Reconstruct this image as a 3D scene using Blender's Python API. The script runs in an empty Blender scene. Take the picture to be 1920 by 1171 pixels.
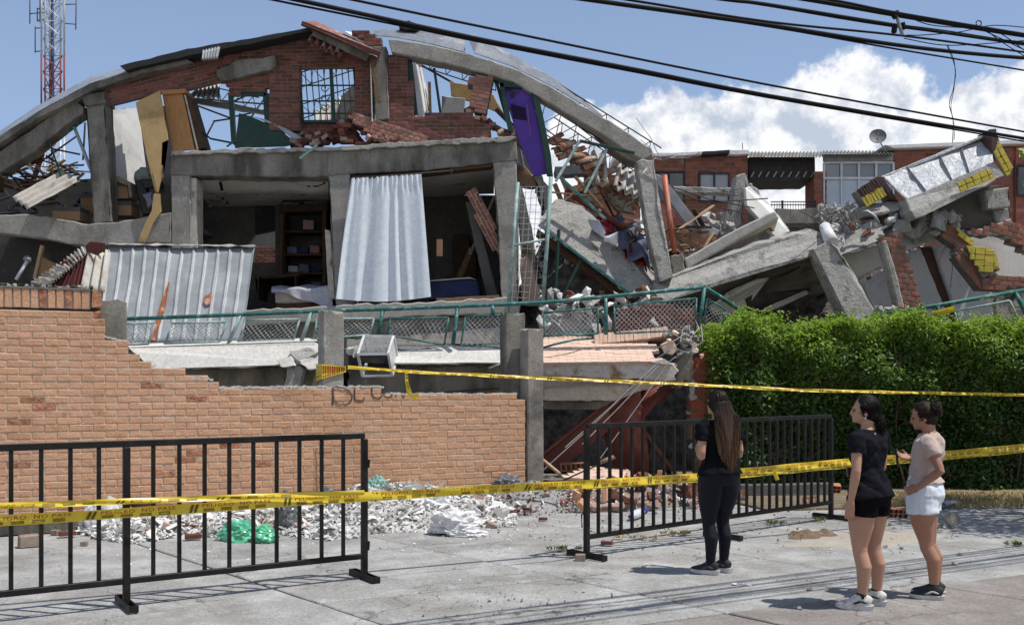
import bpy, bmesh, math, random
import numpy as np
from mathutils import Vector, Matrix, noise, Euler
R = random.Random(11)
F = 1866.67; CX = 960.0; HY = 715.0; CH = 1.70
C = bpy.context.scene.collection
V = Vector
rad = math.radians

# ------------------------------------------------ camera, sky, sun, exposure
sc = bpy.context.scene
cam = bpy.data.objects.new('camera', bpy.data.cameras.new('camera')); C.objects.link(cam)
cam.location = (0, 0, CH); cam.rotation_euler = (rad(90), 0, 0)
cam.data.lens = 35; cam.data.sensor_width = 36; cam.data.shift_y = (HY - 585.5) / 1920
cam.data.clip_end = 6000; cam.data.clip_start = 0.05
sc.camera = cam
sc.view_settings.view_transform = 'Standard'; sc.view_settings.look = 'None'
sc.view_settings.gamma = 1; sc.view_settings.use_curve_mapping = False
sc.view_settings.exposure = 0.0
SUN_AZ = -18.0      # degrees from +X towards the camera (negative)
SUN_EL = 66.0
sd = V((math.cos(rad(SUN_AZ)) * math.cos(rad(SUN_EL)), math.sin(rad(SUN_AZ)) * math.cos(rad(SUN_EL)), math.sin(rad(SUN_EL))))
sun = bpy.data.objects.new('sun', bpy.data.lights.new('sun', 'SUN')); C.objects.link(sun)
sun.data.energy = 4.6; sun.data.angle = rad(0.5); sun.data.color = (1, 0.96, 0.90)
sun.rotation_euler = (-sd).to_track_quat('-Z', 'Y').to_euler()
sun.location = (8, 4, 20)

w = bpy.data.worlds.new('World'); sc.world = w; w.use_nodes = True
wt = w.node_tree; wn = wt.nodes; wl = wt.links
for n in list(wn): wn.remove(n)
def WN(t, **k):
    n = wn.new(t)
    for a, b in k.items(): setattr(n, a, b)
    return n
def WM(op, a, b=None, c=None):
    n = WN('ShaderNodeMath', operation=op)
    for i, x in enumerate((a, b, c)):
        if x is None: continue
        if isinstance(x, (int, float)): n.inputs[i].default_value = x
        else: wl.new(x, n.inputs[i])
    return n.outputs[0]
sky = WN('ShaderNodeTexSky', sky_type='NISHITA'); sky.sun_disc = False
sky.sun_elevation = rad(SUN_EL); sky.sun_rotation = rad(90 - SUN_AZ)
sky.air_density = 1.0; sky.dust_density = 0.6; sky.ozone_density = 1.6; sky.altitude = 1000
tc = WN('ShaderNodeTexCoord'); sp = WN('ShaderNodeSeparateXYZ'); wl.new(tc.outputs['Generated'], sp.inputs[0])
az = WM('ARCTAN2', sp.outputs[0], sp.outputs[1]); el = WM('ARCSINE', sp.outputs[2])
u = WM('ADD', WM('DIVIDE', az, 2 * math.pi), 0.5)
ramp = WN('ShaderNodeValToRGB'); cr = ramp.color_ramp; cr.interpolation = 'LINEAR'
tops = [(1000, 300), (1035, 240), (1070, 182), (1110, 158), (1150, 172), (1185, 190), (1240, 172), (1290, 150), (1340, 142), (1400, 140), (1450, 150), (1490, 125),
        (1540, 88), (1600, 72), (1660, 66), (1700, 96), (1735, 150), (1780, 138), (1850, 140), (1900, 112), (1980, 100)]
stops = [(0.02, .36), (0.15, .44), (0.3, .24), (0.40, .10), (0.46, .12), (0.485, .16)]  # cloud tops outside the frame raised to brighten the shaded facades
for px, py in tops:
    a = math.atan((px - CX) / F); e = math.atan((HY - py) / F * math.cos(a))
    stops.append((a / (2 * math.pi) + .5, e))
stops += [(0.60, .34), (0.66, .30), (0.75, .36), (0.9, .40)]  # unseen side and rear cloud, raised for neutral ambient light
while len(cr.elements) > 1: cr.elements.remove(cr.elements[-1])
for i, (p_, e_) in enumerate(stops[:32]):
    el_ = cr.elements[0] if i == 0 else cr.elements.new(p_)
    el_.position = p_; el_.color = (e_, e_, e_, 1)
wl.new(u, ramp.inputs[0])
def WNoise(scale, detail, rough, off=(0, 0, 0)):
    n = WN('ShaderNodeTexNoise'); n.inputs['Scale'].default_value = scale
    n.inputs['Detail'].default_value = detail; n.inputs['Roughness'].default_value = rough
    m = WN('ShaderNodeVectorMath', operation='ADD'); m.inputs[1].default_value = off
    wl.new(tc.outputs['Generated'], m.inputs[0]); wl.new(m.outputs[0], n.inputs['Vector'])
    return n.outputs['Fac']
n1 = WNoise(20, 9, .60)
top = WM('ADD', ramp.outputs[0], WM('MULTIPLY', WM('SUBTRACT', n1, .5), .13))
d = WM('SUBTRACT', top, el)
mr = WN('ShaderNodeMapRange', interpolation_type='SMOOTHSTEP'); wl.new(d, mr.inputs[0])
mr.inputs[1].default_value = 0.0; mr.inputs[2].default_value = 0.019
# cloud tone: puffs
n2 = WNoise(16, 8, .6, (3, 1, 2)); n3 = WNoise(16, 8, .6, (3 - .010, 1.0, 2 - .014)); n5 = WNoise(7, 3, .5, (9, 1, 2))
puff = WM('MULTIPLY', WM('SUBTRACT', n3, n2), 3.2)
depth = WN('ShaderNodeMapRange'); wl.new(d, depth.inputs[0]); depth.inputs[1].default_value = 0.0; depth.inputs[2].default_value = .2
depth.inputs[3].default_value = 0.06; depth.inputs[4].default_value = -.17
tone = WM('ADD', WM('ADD', puff, .86), WM('ADD', depth.outputs[0], WM('MULTIPLY', WM('SUBTRACT', n5, .5), .35)))
ctone = WN('ShaderNodeValToRGB'); wl.new(tone, ctone.inputs[0])
e0 = ctone.color_ramp.elements; e0[0].position = .45; e0[0].color = (5.4, 6.1, 7.3, 1); e0[1].position = .95; e0[1].color = (9.9, 10.0, 10.2, 1)
skyc = WN('ShaderNodeMix', data_type='RGBA', blend_type='MULTIPLY'); skyc.inputs[0].default_value = 1
wl.new(sky.outputs[0], skyc.inputs[6]); skyc.inputs[7].default_value = (1.0, 1.0, 1.10, 1)
# thin milky veil towards the horizon
veil = WN('ShaderNodeMapRange'); wl.new(el, veil.inputs[0]); veil.inputs[1].default_value = .0; veil.inputs[2].default_value = .6
veil.inputs[3].default_value = .55; veil.inputs[4].default_value = .18
mv = WN('ShaderNodeMix', data_type='RGBA'); wl.new(veil.outputs[0], mv.inputs[0]); wl.new(skyc.outputs[2], mv.inputs[6]); mv.inputs[7].default_value = (5.2, 7.0, 9.8, 1)
mx = WN('ShaderNodeMix', data_type='RGBA'); wl.new(mr.outputs[0], mx.inputs[0]); wl.new(mv.outputs[2], mx.inputs[6]); wl.new(ctone.outputs[0], mx.inputs[7])
bg = WN('ShaderNodeBackground'); bg.inputs[1].default_value = 0.1; wl.new(mx.outputs[2], bg.inputs[0])
wo = WN('ShaderNodeOutputWorld'); wl.new(bg.outputs[0], wo.inputs[0])

# ------------------------------------------------ helpers
def P(px, py, Y): return V(((px - CX) / F * Y, Y, CH - (py - HY) / F * Y))
def G(px, py):
    Y = F * CH / (py - HY); return V(((px - CX) / F * Y, Y, 0))
WL = {}
def wloc(o): return WL.get(o.name, V((0, 0, 0))) if o else V((0, 0, 0))

def mat(name, col, col2=None, sc_=4, rough=.85, bump=.3, bsc=45, metal=0, rnd=0, stain=None, ssc=1.2, sth=.55, sw=.1, streak=1, spec=.3, grain=.25, stain2=None, s2sc=6, s2th=.62, stretch=None, trans=0, alpha=1, bdist=.01, sheen=0):
    m = bpy.data.materials.new(name); m.use_nodes = True
    t = m.node_tree; N = t.nodes; L = t.links; b = N['Principled BSDF']
    b.inputs['Roughness'].default_value = rough; b.inputs['Metallic'].default_value = metal
    b.inputs['Specular IOR Level'].default_value = spec
    if trans: b.inputs['Transmission Weight'].default_value = trans
    if alpha < 1: b.inputs['Alpha'].default_value = alpha
    if sheen: b.inputs['Sheen Weight'].default_value = sheen
    if col2 is None: col2 = tuple(c * .78 for c in col)
    tcn = N.new('ShaderNodeTexCoord'); vec = tcn.outputs['Object']
    oi = N.new('ShaderNodeObjectInfo')
    va = N.new('ShaderNodeVectorMath'); va.operation = 'MULTIPLY_ADD'
    cmb = N.new('ShaderNodeCombineXYZ')
    for i in range(3): L.new(oi.outputs['Random'], cmb.inputs[i])
    L.new(cmb.outputs[0], va.inputs[0]); va.inputs[1].default_value = (37, 53, 71); L.new(vec, va.inputs[2]); vec = va.outputs[0]
    def noi(s, det=5, ro=.6, st=None):
        n = N.new('ShaderNodeTexNoise'); n.inputs['Scale'].default_value = s; n.inputs['Detail'].default_value = det; n.inputs['Roughness'].default_value = ro
        if st:
            mp = N.new('ShaderNodeVectorMath'); mp.operation = 'MULTIPLY'; mp.inputs[1].default_value = st; L.new(vec, mp.inputs[0]); L.new(mp.outputs[0], n.inputs['Vector'])
        else: L.new(vec, n.inputs['Vector'])
        return n.outputs['Fac']
    def mixc(f, a, bb, mode='MIX'):
        mxn = N.new('ShaderNodeMix'); mxn.data_type = 'RGBA'; mxn.blend_type = mode
        for s_, x in ((0, f), (6, a), (7, bb)):
            if isinstance(x, (int, float)): mxn.inputs[s_].default_value = x
            elif isinstance(x, tuple): mxn.inputs[s_].default_value = (*x[:3], 1)
            else: L.new(x, mxn.inputs[s_])
        return mxn.outputs[2]
    def rmp(x, a, bb, c=0., d_=1.):
        r = N.new('ShaderNodeMapRange'); L.new(x, r.inputs[0]); r.inputs[1].default_value = a; r.inputs[2].default_value = bb; r.inputs[3].default_value = c; r.inputs[4].default_value = d_; return r.outputs[0]
    colr = mixc(rmp(noi(sc_, 6, .65, stretch), .35, .65), col, col2)
    if stain: colr = mixc(rmp(noi(ssc, 6, .6, (1, 1, 1 / streak)), sth - sw, sth + sw), colr, stain)
    if stain2: colr = mixc(rmp(noi(s2sc, 4, .6), s2th - .03, s2th + .03), colr, stain2)
    fine = noi(bsc, 4, .7)
    if grain: colr = mixc(1.0, colr, mixc(rmp(fine, .3, .7), (1 - grain,) * 3, (1 + grain * .6,) * 3), 'MULTIPLY')
    if rnd:
        hs = N.new('ShaderNodeHueSaturation'); L.new(colr, hs.inputs['Color'])
        L.new(rmp(oi.outputs['Random'], 0, 1, 1 - rnd, 1 + rnd), hs.inputs['Value']); L.new(rmp(oi.outputs['Random'], 0, 1, .5 + rnd * .03, .5 - rnd * .03), hs.inputs['Hue']); colr = hs.outputs[0]
    L.new(colr, b.inputs['Base Color'])
    if bump:
        bp = N.new('ShaderNodeBump'); bp.inputs['Strength'].default_value = bump; bp.inputs['Distance'].default_value = bdist
        ad = N.new('ShaderNodeMath'); ad.operation = 'ADD'; L.new(fine, ad.inputs[0]); L.new(noi(bsc * .22, 5, .6), ad.inputs[1])
        L.new(ad.outputs[0], bp.inputs['Height']); L.new(bp.outputs[0], b.inputs['Normal'])
    return m

concrete = mat('concrete', (.37, .35, .315), (.28, .265, .235), 2.5, stain=(.15, .14, .125), ssc=2.2, sth=.6, streak=3, bump=.6, bsc=30, stain2=(.42, .41, .39), s2th=.66)
concrete_old = mat('weathered concrete', (.285, .268, .235), (.19, .178, .155), 2, stain=(.095, .088, .075), ssc=2.5, sth=.56, streak=4, bump=.7, bsc=25)
concrete_pale = mat('pale concrete', (.42, .405, .37), (.32, .308, .28), 3, stain=(.20, .19, .17), ssc=3.5, sth=.6, sw=.05, bump=1.0, bsc=22, bdist=.02, stain2=(.17, .16, .145), s2sc=9, s2th=.68, grain=.3, stretch=(1, 1, 2.5))
screed = mat('white slab render', (.66, .635, .585), (.56, .535, .49), 2.5, stain=(.36, .34, .31), ssc=3.5, sth=.66, sw=.05, bump=.35, bsc=20)
plaster = mat('white plaster', (.80, .79, .76), (.70, .69, .66), 2, stain=(.5, .46, .40), ssc=1.7, sth=.68, bump=.2, bsc=18, grain=.08)
plaster_dirty = mat('stained plaster', (.55, .51, .45), (.44, .40, .34), 2.5, stain=(.25, .16, .08), ssc=3, sth=.62, sw=.06, bump=.4, bsc=18)
brick_red = mat('red brick', (.235, .09, .06), (.15, .06, .045), 9, rnd=.35, bump=.5, bsc=60, stain=(.10, .06, .05), ssc=4, sth=.68)
brick_far = mat('far red brick', (.30, .10, .06), (.20, .075, .05), .8, rnd=.3, bump=.3, bsc=8, stain=(.11, .06, .05), ssc=.5, sth=.62, streak=3)
brick_tan = mat('salmon painted brick', (.60, .345, .21), (.555, .315, .19), 5, rnd=.06, bump=.5, bsc=38, bdist=.018, stain=(.36, .16, .09), ssc=6, sth=.77, sw=.03, grain=.18, stain2=(.61, .37, .235), s2sc=4)
def blotch(m, sc_, lo, hi, tint, amt):
    t = m.node_tree; N = t.nodes; L = t.links; b = N['Principled BSDF']; src = b.inputs['Base Color'].links[0].from_socket
    g = N.new('ShaderNodeNewGeometry'); n = N.new('ShaderNodeTexNoise'); n.inputs['Scale'].default_value = sc_; n.inputs['Detail'].default_value = 8; n.inputs['Roughness'].default_value = .68; L.new(g.outputs['Position'], n.inputs['Vector'])
    r = N.new('ShaderNodeMapRange'); L.new(n.outputs['Fac'], r.inputs[0]); r.inputs[1].default_value = lo; r.inputs[2].default_value = hi; r.inputs[4].default_value = amt
    x = N.new('ShaderNodeMix'); x.data_type = 'RGBA'; x.blend_type = 'MULTIPLY'; L.new(r.outputs[0], x.inputs[0]); L.new(src, x.inputs[6]); x.inputs[7].default_value = (*tint, 1); L.new(x.outputs[2], b.inputs['Base Color'])
blotch(brick_tan, 1.1, .46, .70, (.64, .56, .48), .6); blotch(brick_tan, 7, .58, .68, (.62, .46, .36), .6)
blotch(concrete, 1.6, .45, .7, (.6, .58, .54), .8); blotch(concrete_old, 1.3, .45, .7, (.58, .56, .52), .9); blotch(brick_red, 1.5, .45, .68, (.5, .48, .48), .9)
brick_worn = mat('worn salmon brick', (.50, .26, .14), (.34, .13, .07), 12, rnd=.2, bump=1.0, bsc=22, bdist=.03, stain=(.2, .07, .04), ssc=9, sth=.6)
mortar_tan = mat('sandy mortar', (.55, .46, .37), (.46, .38, .30), 6, bump=.5, bsc=50)
mortar = mat('pale mortar', (.56, .53, .48), (.42, .40, .36), 6, bump=.6, bsc=50)
mortar_grey = mat('grey mortar', (.22, .20, .185), (.15, .135, .125), 6, bump=.6, bsc=50)
rubble_grey = mat('grey rubble', (.42, .41, .385), (.30, .29, .27), 4, rnd=.3, bump=.7, bsc=30)
rubble_white = mat('white plaster rubble', (.80, .79, .765), (.66, .65, .62), 4, rnd=.22, bump=.4, bsc=25, stain=(.5, .44, .34), ssc=5, sth=.7)
wood = mat('bare timber', (.28, .185, .115), (.18, .11, .065), 5, rnd=.3, bump=.3, bsc=40, stretch=(6, 1, 6))
wood_dark = mat('dark timber', (.10, .055, .03), (.06, .035, .02), 5, rnd=.3, bump=.3, bsc=30)
plywood = mat('plywood', (.50, .34, .155), (.42, .28, .12), 3, stain=(.22, .14, .07), ssc=1.8, sth=.66, bump=.15, bsc=30, grain=.1, rough=.7)
pine = mat('orange pine veneer', (.44, .225, .085), (.33, .155, .055), 5, bump=.15, bsc=30, stretch=(9, 9, .8), rough=.6, grain=.1)
card = mat('cardboard', (.34, .205, .11), (.29, .17, .09), 3, bump=.1, bsc=30, grain=.08)
tape_grey = mat('grey packing tape', (.10, .095, .09), rough=.5)
teal = mat('teal rail paint', (.035, .16, .15), (.025, .11, .10), 6, rough=.5, bump=.15, stain=(.28, .40, .38), ssc=9, sth=.62)
teal_pale = mat('faded teal paint', (.30, .42, .39), (.16, .30, .28), 8, rough=.6, bump=.2, stain=(.5, .55, .52), ssc=6, sth=.55)
green_dark = mat('dark green steel', (.012, .052, .038), (.01, .035, .027), 5, rough=.45, bump=.1)
wire_m = mat('galvanised wire', (.50, .51, .50), rough=.5, metal=.4, bump=0)
galv = mat('galvanised flashing', (.36, .39, .42), (.26, .29, .32), 2.2, rough=.5, metal=.3, stain=(.22, .22, .22), ssc=3, sth=.62, streak=3, bump=.12, bsc=14)
galv_dark = mat('dull galvanised sheet', (.20, .22, .245), (.13, .145, .165), 2.2, rough=.6, metal=.1, stain=(.34, .36, .38), ssc=3, sth=.64, streak=3, bump=.15, bsc=14)
zinc = mat('zinc roofing', (.34, .355, .365), (.245, .26, .27), 2.5, rough=.55, metal=.15, stain=(.34, .12, .045), ssc=2.2, sth=.735, sw=.02, streak=7, bump=.12, bsc=14, grain=.08)
roof_dark = mat('tarred roof edge', (.03, .03, .032), rough=.7)
roof_rust = mat('rusted roof sheet', (.20, .075, .055), (.30, .16, .13), 5, stain=(.5, .44, .38), ssc=4, sth=.62, bump=.2)
fibro = mat('fibre cement sheet', (.50, .47, .42), (.40, .375, .33), 3, stain=(.25, .22, .19), ssc=3, sth=.62, bump=.3)
clay = mat('clay tile', (.40, .16, .09), (.28, .12, .07), 6, rnd=.3, stain=(.55, .47, .38), ssc=5, sth=.56, bump=.4)
rust = mat('rust', (.22, .07, .03), (.13, .045, .025), 8, bump=.4)
maroon = mat('maroon steel', (.19, .055, .04), (.14, .04, .03), 2, rough=.5, bump=.06, bsc=8, stain=(.36, .12, .08), ssc=1.5, sth=.65)
maroon_sheet = mat('dark maroon sheet', (.10, .022, .02), (.07, .016, .015), 4, rough=.6, bump=.1)
black_paint = mat('black barrier paint', (.008, .008, .008), (.015, .0145, .014), 9, rough=.5, bump=.12, bsc=60, stain=(.045, .04, .036), ssc=9, sth=.70, spec=.22)
cable_m = mat('black cable', (.009, .009, .010), rough=.7, bump=0, spec=.15)
steel = mat('grey steel', (.32, .33, .34), (.24, .25, .26), 4, rough=.5, metal=.4, bump=.1)
rod = mat('rusty rod', (.05, .04, .038), rough=.8, bump=0)
glass = mat('window glass', (.025, .035, .045), (.03, .04, .055), 1, rough=.06, spec=.8, bump=0, grain=0)
glass_grey = mat('curtained glass', (.30, .32, .35), (.25, .27, .30), 1, rough=.15, spec=.6, bump=0, grain=0)
alu = mat('white aluminium', (.70, .71, .72), rough=.4, bump=0)
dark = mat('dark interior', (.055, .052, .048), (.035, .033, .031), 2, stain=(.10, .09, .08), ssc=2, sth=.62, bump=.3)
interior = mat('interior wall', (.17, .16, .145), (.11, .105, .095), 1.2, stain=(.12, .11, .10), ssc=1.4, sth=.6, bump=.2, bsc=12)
blue_cloth = mat('pale blue curtain', (.74, .80, .85), (.66, .725, .78), 6, rough=.9, bump=.25, bsc=80, sheen=.3, stain=(.80, .86, .90), ssc=14, sth=.58)
cloth_grey = mat('slate blue cloth', (.13, .145, .20), (.09, .10, .15), 5, rough=.95, bump=.3)
cloth_red = mat('crimson cloth', (.28, .015, .025), (.16, .01, .018), 4, rough=.8, bump=.2)
navy = mat('navy fabric', (.025, .035, .10), (.018, .026, .07), 3, rough=.9)
mattress_m = mat('quilted mattress side', (.46, .43, .40), (.38, .355, .33), 6, bump=.4, bsc=30, rough=.9)
mattress_b = mat('mattress underside', (.58, .49, .35), (.50, .42, .30), 3, bump=.2, rough=.9)
purple = mat('purple paint', (.105, .042, .34), (.085, .034, .28), 2, rough=.55, bump=.1, stain=(.03, .008, .06), ssc=1.6, sth=.66, sw=.03)
foil = mat('silver foil membrane', (.58, .59, .60), (.45, .46, .475), 2.2, rough=.5, metal=.2, bump=1.0, bsc=9, bdist=.05, stain=(.40, .41, .43), ssc=2.6, sth=.6)
grout_y = mat('yellow grey grout', (.42, .36, .14), bump=.2)
yellow_tile = mat('yellow wall tile', (.58, .46, .045), (.50, .39, .04), 5, rnd=.1, rough=.35, spec=.5, bump=.05)
brown_tile = mat('brown wall tile', (.09, .05, .04), (.07, .04, .03), 5, rough=.5)
pink_tile = mat('pale salmon tile', (.72, .52, .40), (.66, .47, .36), 6, rnd=.1, bump=.3, bsc=40, grain=.1)
orange_pipe = mat('orange pvc', (.50, .135, .065), (.40, .11, .055), 5, rough=.5, stain=(.62, .46, .38), ssc=6, sth=.62, streak=6, bump=.1)
tower_white = mat('white tower paint', (.66, .66, .66), (.5, .5, .5), 1, rough=.5, bump=0, stain=(.3, .3, .32), ssc=1.3)
tower_red = mat('red tower paint', (.25, .04, .025), (.15, .03, .02), 1, rough=.6, bump=0)
soil = mat('dry soil', (.24, .19, .13), (.16, .125, .085), 2.5, bump=.8, bsc=22, bdist=.03)
straw = mat('dry grass', (.45, .35, .17), (.34, .26, .12), 2, rnd=.2, bump=0)
grass_m = mat('green weed', (.10, .15, .035), (.16, .17, .06), 2, bump=0)

def tag(o, label=None, cat=None, group=None, kind=None):
    for k, v in (('label', label), ('category', cat), ('group', group), ('kind', kind)):
        if v: o[k] = v
    return o
def T(name, label, cat, loc, group=None):
    o = bpy.data.objects.new(name, None); C.objects.link(o); o.location = loc; o.empty_display_size = .2
    WL[o.name] = V(loc); return tag(o, label, cat, group)
def link(name, me, loc, parent=None):
    o = bpy.data.objects.new(name, me); C.objects.link(o)
    WL[o.name] = V(loc); o.location = V(loc) - wloc(parent)
    if parent: o.parent = parent
    return o
def M(name, verts, faces, mats, parent=None, smooth=False, mi=None):
    vs = np.array([tuple(v) for v in verts], dtype=np.float64).reshape(-1, 3)
    lo = vs.min(0); hi = vs.max(0); org = V(((lo[0] + hi[0]) / 2, (lo[1] + hi[1]) / 2, lo[2]))
    me = bpy.data.meshes.new(name); me.from_pydata((vs - np.array(org)).tolist(), [], faces)
    for m in (mats if isinstance(mats, (list, tuple)) else [mats]): me.materials.append(m)
    if mi is not None: me.polygons.foreach_set('material_index', mi)
    if smooth: me.polygons.foreach_set('use_smooth', [True] * len(me.polygons))
    me.update()
    return link(name, me, org, parent)
def MB(name, bm, mats, parent=None, smooth=False):
    bm.verts.ensure_lookup_table()
    vs = np.array([v.co[:] for v in bm.verts]); lo = vs.min(0); hi = vs.max(0); org = V(((lo[0] + hi[0]) / 2, (lo[1] + hi[1]) / 2, lo[2]))
    bmesh.ops.translate(bm, verts=bm.verts, vec=-org)
    me = bpy.data.meshes.new(name); bm.to_mesh(me); bm.free()
    for m in (mats if isinstance(mats, (list, tuple)) else [mats]): me.materials.append(m)
    if smooth: me.polygons.foreach_set('use_smooth', [True] * len(me.polygons))
    return link(name, me, org, parent)

def resample(pts, step, jit, closed=True, seed=0):
    rr = random.Random(seed); out = []
    n = len(pts)
    for i in range(n if closed else n - 1):
        a, b = pts[i], pts[(i + 1) % n]; L_ = (b - a).length; k = max(1, int(round(L_ / step))) if step else 1
        for j in range(k):
            p = a.lerp(b, j / k)
            if jit: p = p + V((rr.uniform(-jit, jit), 0, rr.uniform(-jit, jit)))
            out.append(p)
    if not closed: out.append(pts[-1])
    return out
def prism_bm(bm, outline, Y, depth, step=.14, jit=.008, bevel=.012, seed=0, mi=0):
    pts = [P(o[0], o[1], Y + (o[2] if len(o) > 2 else 0)) for o in outline]
    area = sum(pts[i].x * pts[(i + 1) % len(pts)].z - pts[(i + 1) % len(pts)].x * pts[i].z for i in range(len(pts)))
    if area < 0: pts.reverse()
    pts = resample(pts, step, jit, True, seed)
    dv = depth if isinstance(depth, V) else V((0, depth, 0)); n = len(pts); dn = dv.normalized()
    ins = []
    for i in range(n):
        t = pts[(i + 1) % n] - pts[i - 1]; nn = V((-t.z, 0, t.x))
        ins.append(pts[i] + (nn.normalized() * bevel if nn.length > 1e-6 else V()))
    a = [bm.verts.new(p) for p in ins]; b = [bm.verts.new(p + dn * bevel) for p in pts]; c = [bm.verts.new(p + dv) for p in pts]
    fs = []
    for i in range(n):
        j = (i + 1) % n
        fs.append(bm.faces.new((a[i], b[i], b[j], a[j])) if bevel else None); fs.append(bm.faces.new((b[i], c[i], c[j], b[j])))
    f1 = bm.faces.new(a); f2 = bm.faces.new(list(reversed(c)))
    r = bmesh.ops.triangulate(bm, faces=[f1, f2], ngon_method='EAR_CLIP')
    for f in [x for x in fs if x] + r['faces']: f.material_index = mi
    return bm
def prism(name, outline, Y, depth, m, parent=None, **k):
    bm = bmesh.new(); prism_bm(bm, outline, Y, depth, **k); return MB(name, bm, m, parent)

def frame(d, up=V((0, 0, 1))):
    d = d.normalized(); s = d.cross(up)
    if s.length < 1e-4: s = d.cross(V((0, 1, 0)))
    s.normalize(); return d, s, s.cross(d).normalized()
def tube_bm(bm, pts, r, n=6, mi=0, cap=True):
    rings = []
    pts = [V(p) for p in pts]
    for i, p in enumerate(pts):
        d = (pts[min(i + 1, len(pts) - 1)] - pts[max(i - 1, 0)])
        d, s, u_ = frame(d)
        rr = r[i] if isinstance(r, (list, tuple)) else r
        rings.append([bm.verts.new(p + (s * math.cos(2 * math.pi * k / n) + u_ * math.sin(2 * math.pi * k / n)) * rr) for k in range(n)])
    for a, b in zip(rings, rings[1:]):
        for k in range(n):
            f = bm.faces.new((a[k], a[(k + 1) % n], b[(k + 1) % n], b[k])); f.material_index = mi; f.smooth = n > 4
    if cap and n > 2:
        for rg in (list(reversed(rings[0])), rings[-1]): bm.faces.new(rg).material_index = mi
def tube(name, pts, r, m, parent=None, n=6):
    bm = bmesh.new(); tube_bm(bm, pts, r, n); return MB(name, bm, m, parent)
def bar_bm(bm, a, b, w_, h_, up=V((0, 0, 1)), mi=0, bev=0, side=None):
    a = V(a); b = V(b); d, s, u_ = frame(b - a, up)
    if side is not None: s = (side - d * side.dot(d)).normalized(); u_ = s.cross(d)
    vs = [bm.verts.new(p + s * (w_ / 2 * x) + u_ * (h_ / 2 * z)) for p in (a, b) for x, z in ((-1, -1), (1, -1), (1, 1), (-1, 1))]
    fs = [(0, 1, 2, 3), (7, 6, 5, 4), (0, 4, 5, 1), (1, 5, 6, 2), (2, 6, 7, 3), (3, 7, 4, 0)]
    out = []
    for f in fs:
        q = bm.faces.new([vs[i] for i in f]); q.material_index = mi; out.append(q)
    if bev:
        bmesh.ops.bevel(bm, geom=list({e for f in out for e in f.edges}), offset=bev, segments=1, affect='EDGES')
def bar(name, a, b, w_, h_, m, parent=None, up=V((0, 0, 1)), bev=.004, side=None):
    bm = bmesh.new(); bar_bm(bm, a, b, w_, h_, up, 0, bev, side); bmesh.ops.recalc_face_normals(bm, faces=bm.faces); return MB(name, bm, m, parent)

def rough_bm(bm, amp, sc_=4, cuts=0, seed=0):
    if cuts:
        bmesh.ops.subdivide_edges(bm, edges=bm.edges, cuts=cuts, use_grid_fill=True)
    o = V((seed * 3.1, seed * 1.7, 0))
    for v in bm.verts:
        v.co += noise.noise_vector(v.co * sc_ + o) * amp
def beam(name, a, b, w_, h_, m, parent=None, up=V((0, 0, 1)), amp=.02, side=None, broken=0, seed=1):
    """a concrete member: chipped box between two points, optionally ragged at its ends"""
    a = V(a); b = V(b); bm = bmesh.new(); L_ = (b - a).length; k = max(2, int(L_ / .22)); d, s, u_ = frame(b - a, up)
    if side is not None: s = (side - d * side.dot(d)).normalized(); u_ = s.cross(d)
    prof = []
    for x0, x1 in (((-1, -1), (1, -1)), ((1, -1), (1, 1)), ((1, 1), (-1, 1)), ((-1, 1), (-1, -1))):
        for t in (.06, .35, .65, .94): prof.append((x0[0] + (x1[0] - x0[0]) * t, x0[1] + (x1[1] - x0[1]) * t))
    rings = []; rr = random.Random(seed)
    for i in range(k + 1):
        p = a.lerp(b, i / k); ring = []
        for q, (x, z) in enumerate(prof):
            off = 0
            if broken and i in (0, k): off = rr.uniform(-broken, broken)
            ring.append(bm.verts.new(p + s * (x * w_ / 2) + u_ * (z * h_ / 2) + d * off))
        rings.append(ring)
    n = len(prof)
    for r0, r1 in zip(rings, rings[1:]):
        for q in range(n): bm.faces.new((r0[q], r0[(q + 1) % n], r1[(q + 1) % n], r1[q]))
    f = [bm.faces.new(list(reversed(rings[0]))), bm.faces.new(rings[-1])]
    bmesh.ops.triangulate(bm, faces=f)
    for v in bm.verts:
        v.co += noise.noise_vector(v.co * 5 + V((seed * 7.3, 0, 0))) * amp + noise.noise_vector(v.co * 17) * amp * .4
    bmesh.ops.recalc_face_normals(bm, faces=bm.faces)
    return MB(name, bm, m, parent)

def sheet(name, c, nu, nv, disp, thick, m, parent=None, smooth=True, keep=None, mi=None):
    """a thin solid sheet on four corners; disp(u,v) moves it along its normal (or by a vector)"""
    p00, p10, p11, p01 = [V(x) for x in c]; nrm = (p10 - p00).cross(p01 - p00).normalized()
    vs = []; 
    for side in (0, 1):
        for j in range(nv + 1):
            for i in range(nu + 1):
                uu, vv = i / nu, j / nv
                p = p00.lerp(p10, uu).lerp(p01.lerp(p11, uu), vv); dd = disp(uu, vv) if disp else 0
                p = p + (dd if isinstance(dd, V) else nrm * dd) - nrm * (thick * side)
                vs.append(p)
    W = nu + 1; off = W * (nv + 1); fs = []; ids = []
    cells = {(i, j) for j in range(nv) for i in range(nu) if keep is None or keep((i + .5) / nu, (j + .5) / nv)}
    for (i, j) in cells:
        a = j * W + i; q = (a, a + 1, a + W + 1, a + W)
        fs.append(q); ids.append((i, j)); fs.append(tuple(x + off for x in reversed(q))); ids.append((i, j))
        for (di, dj, e0_, e1_) in ((0, -1, q[0], q[1]), (1, 0, q[1], q[2]), (0, 1, q[2], q[3]), (-1, 0, q[3], q[0])):
            if (i + di, j + dj) not in cells: fs.append((e1_, e0_, e0_ + off, e1_ + off)); ids.append((i, j))
    mid = [mi((i + .5) / nu, (j + .5) / nv) for i, j in ids] if mi else None
    return M(name, vs, fs, m, parent, smooth, mid)

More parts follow.
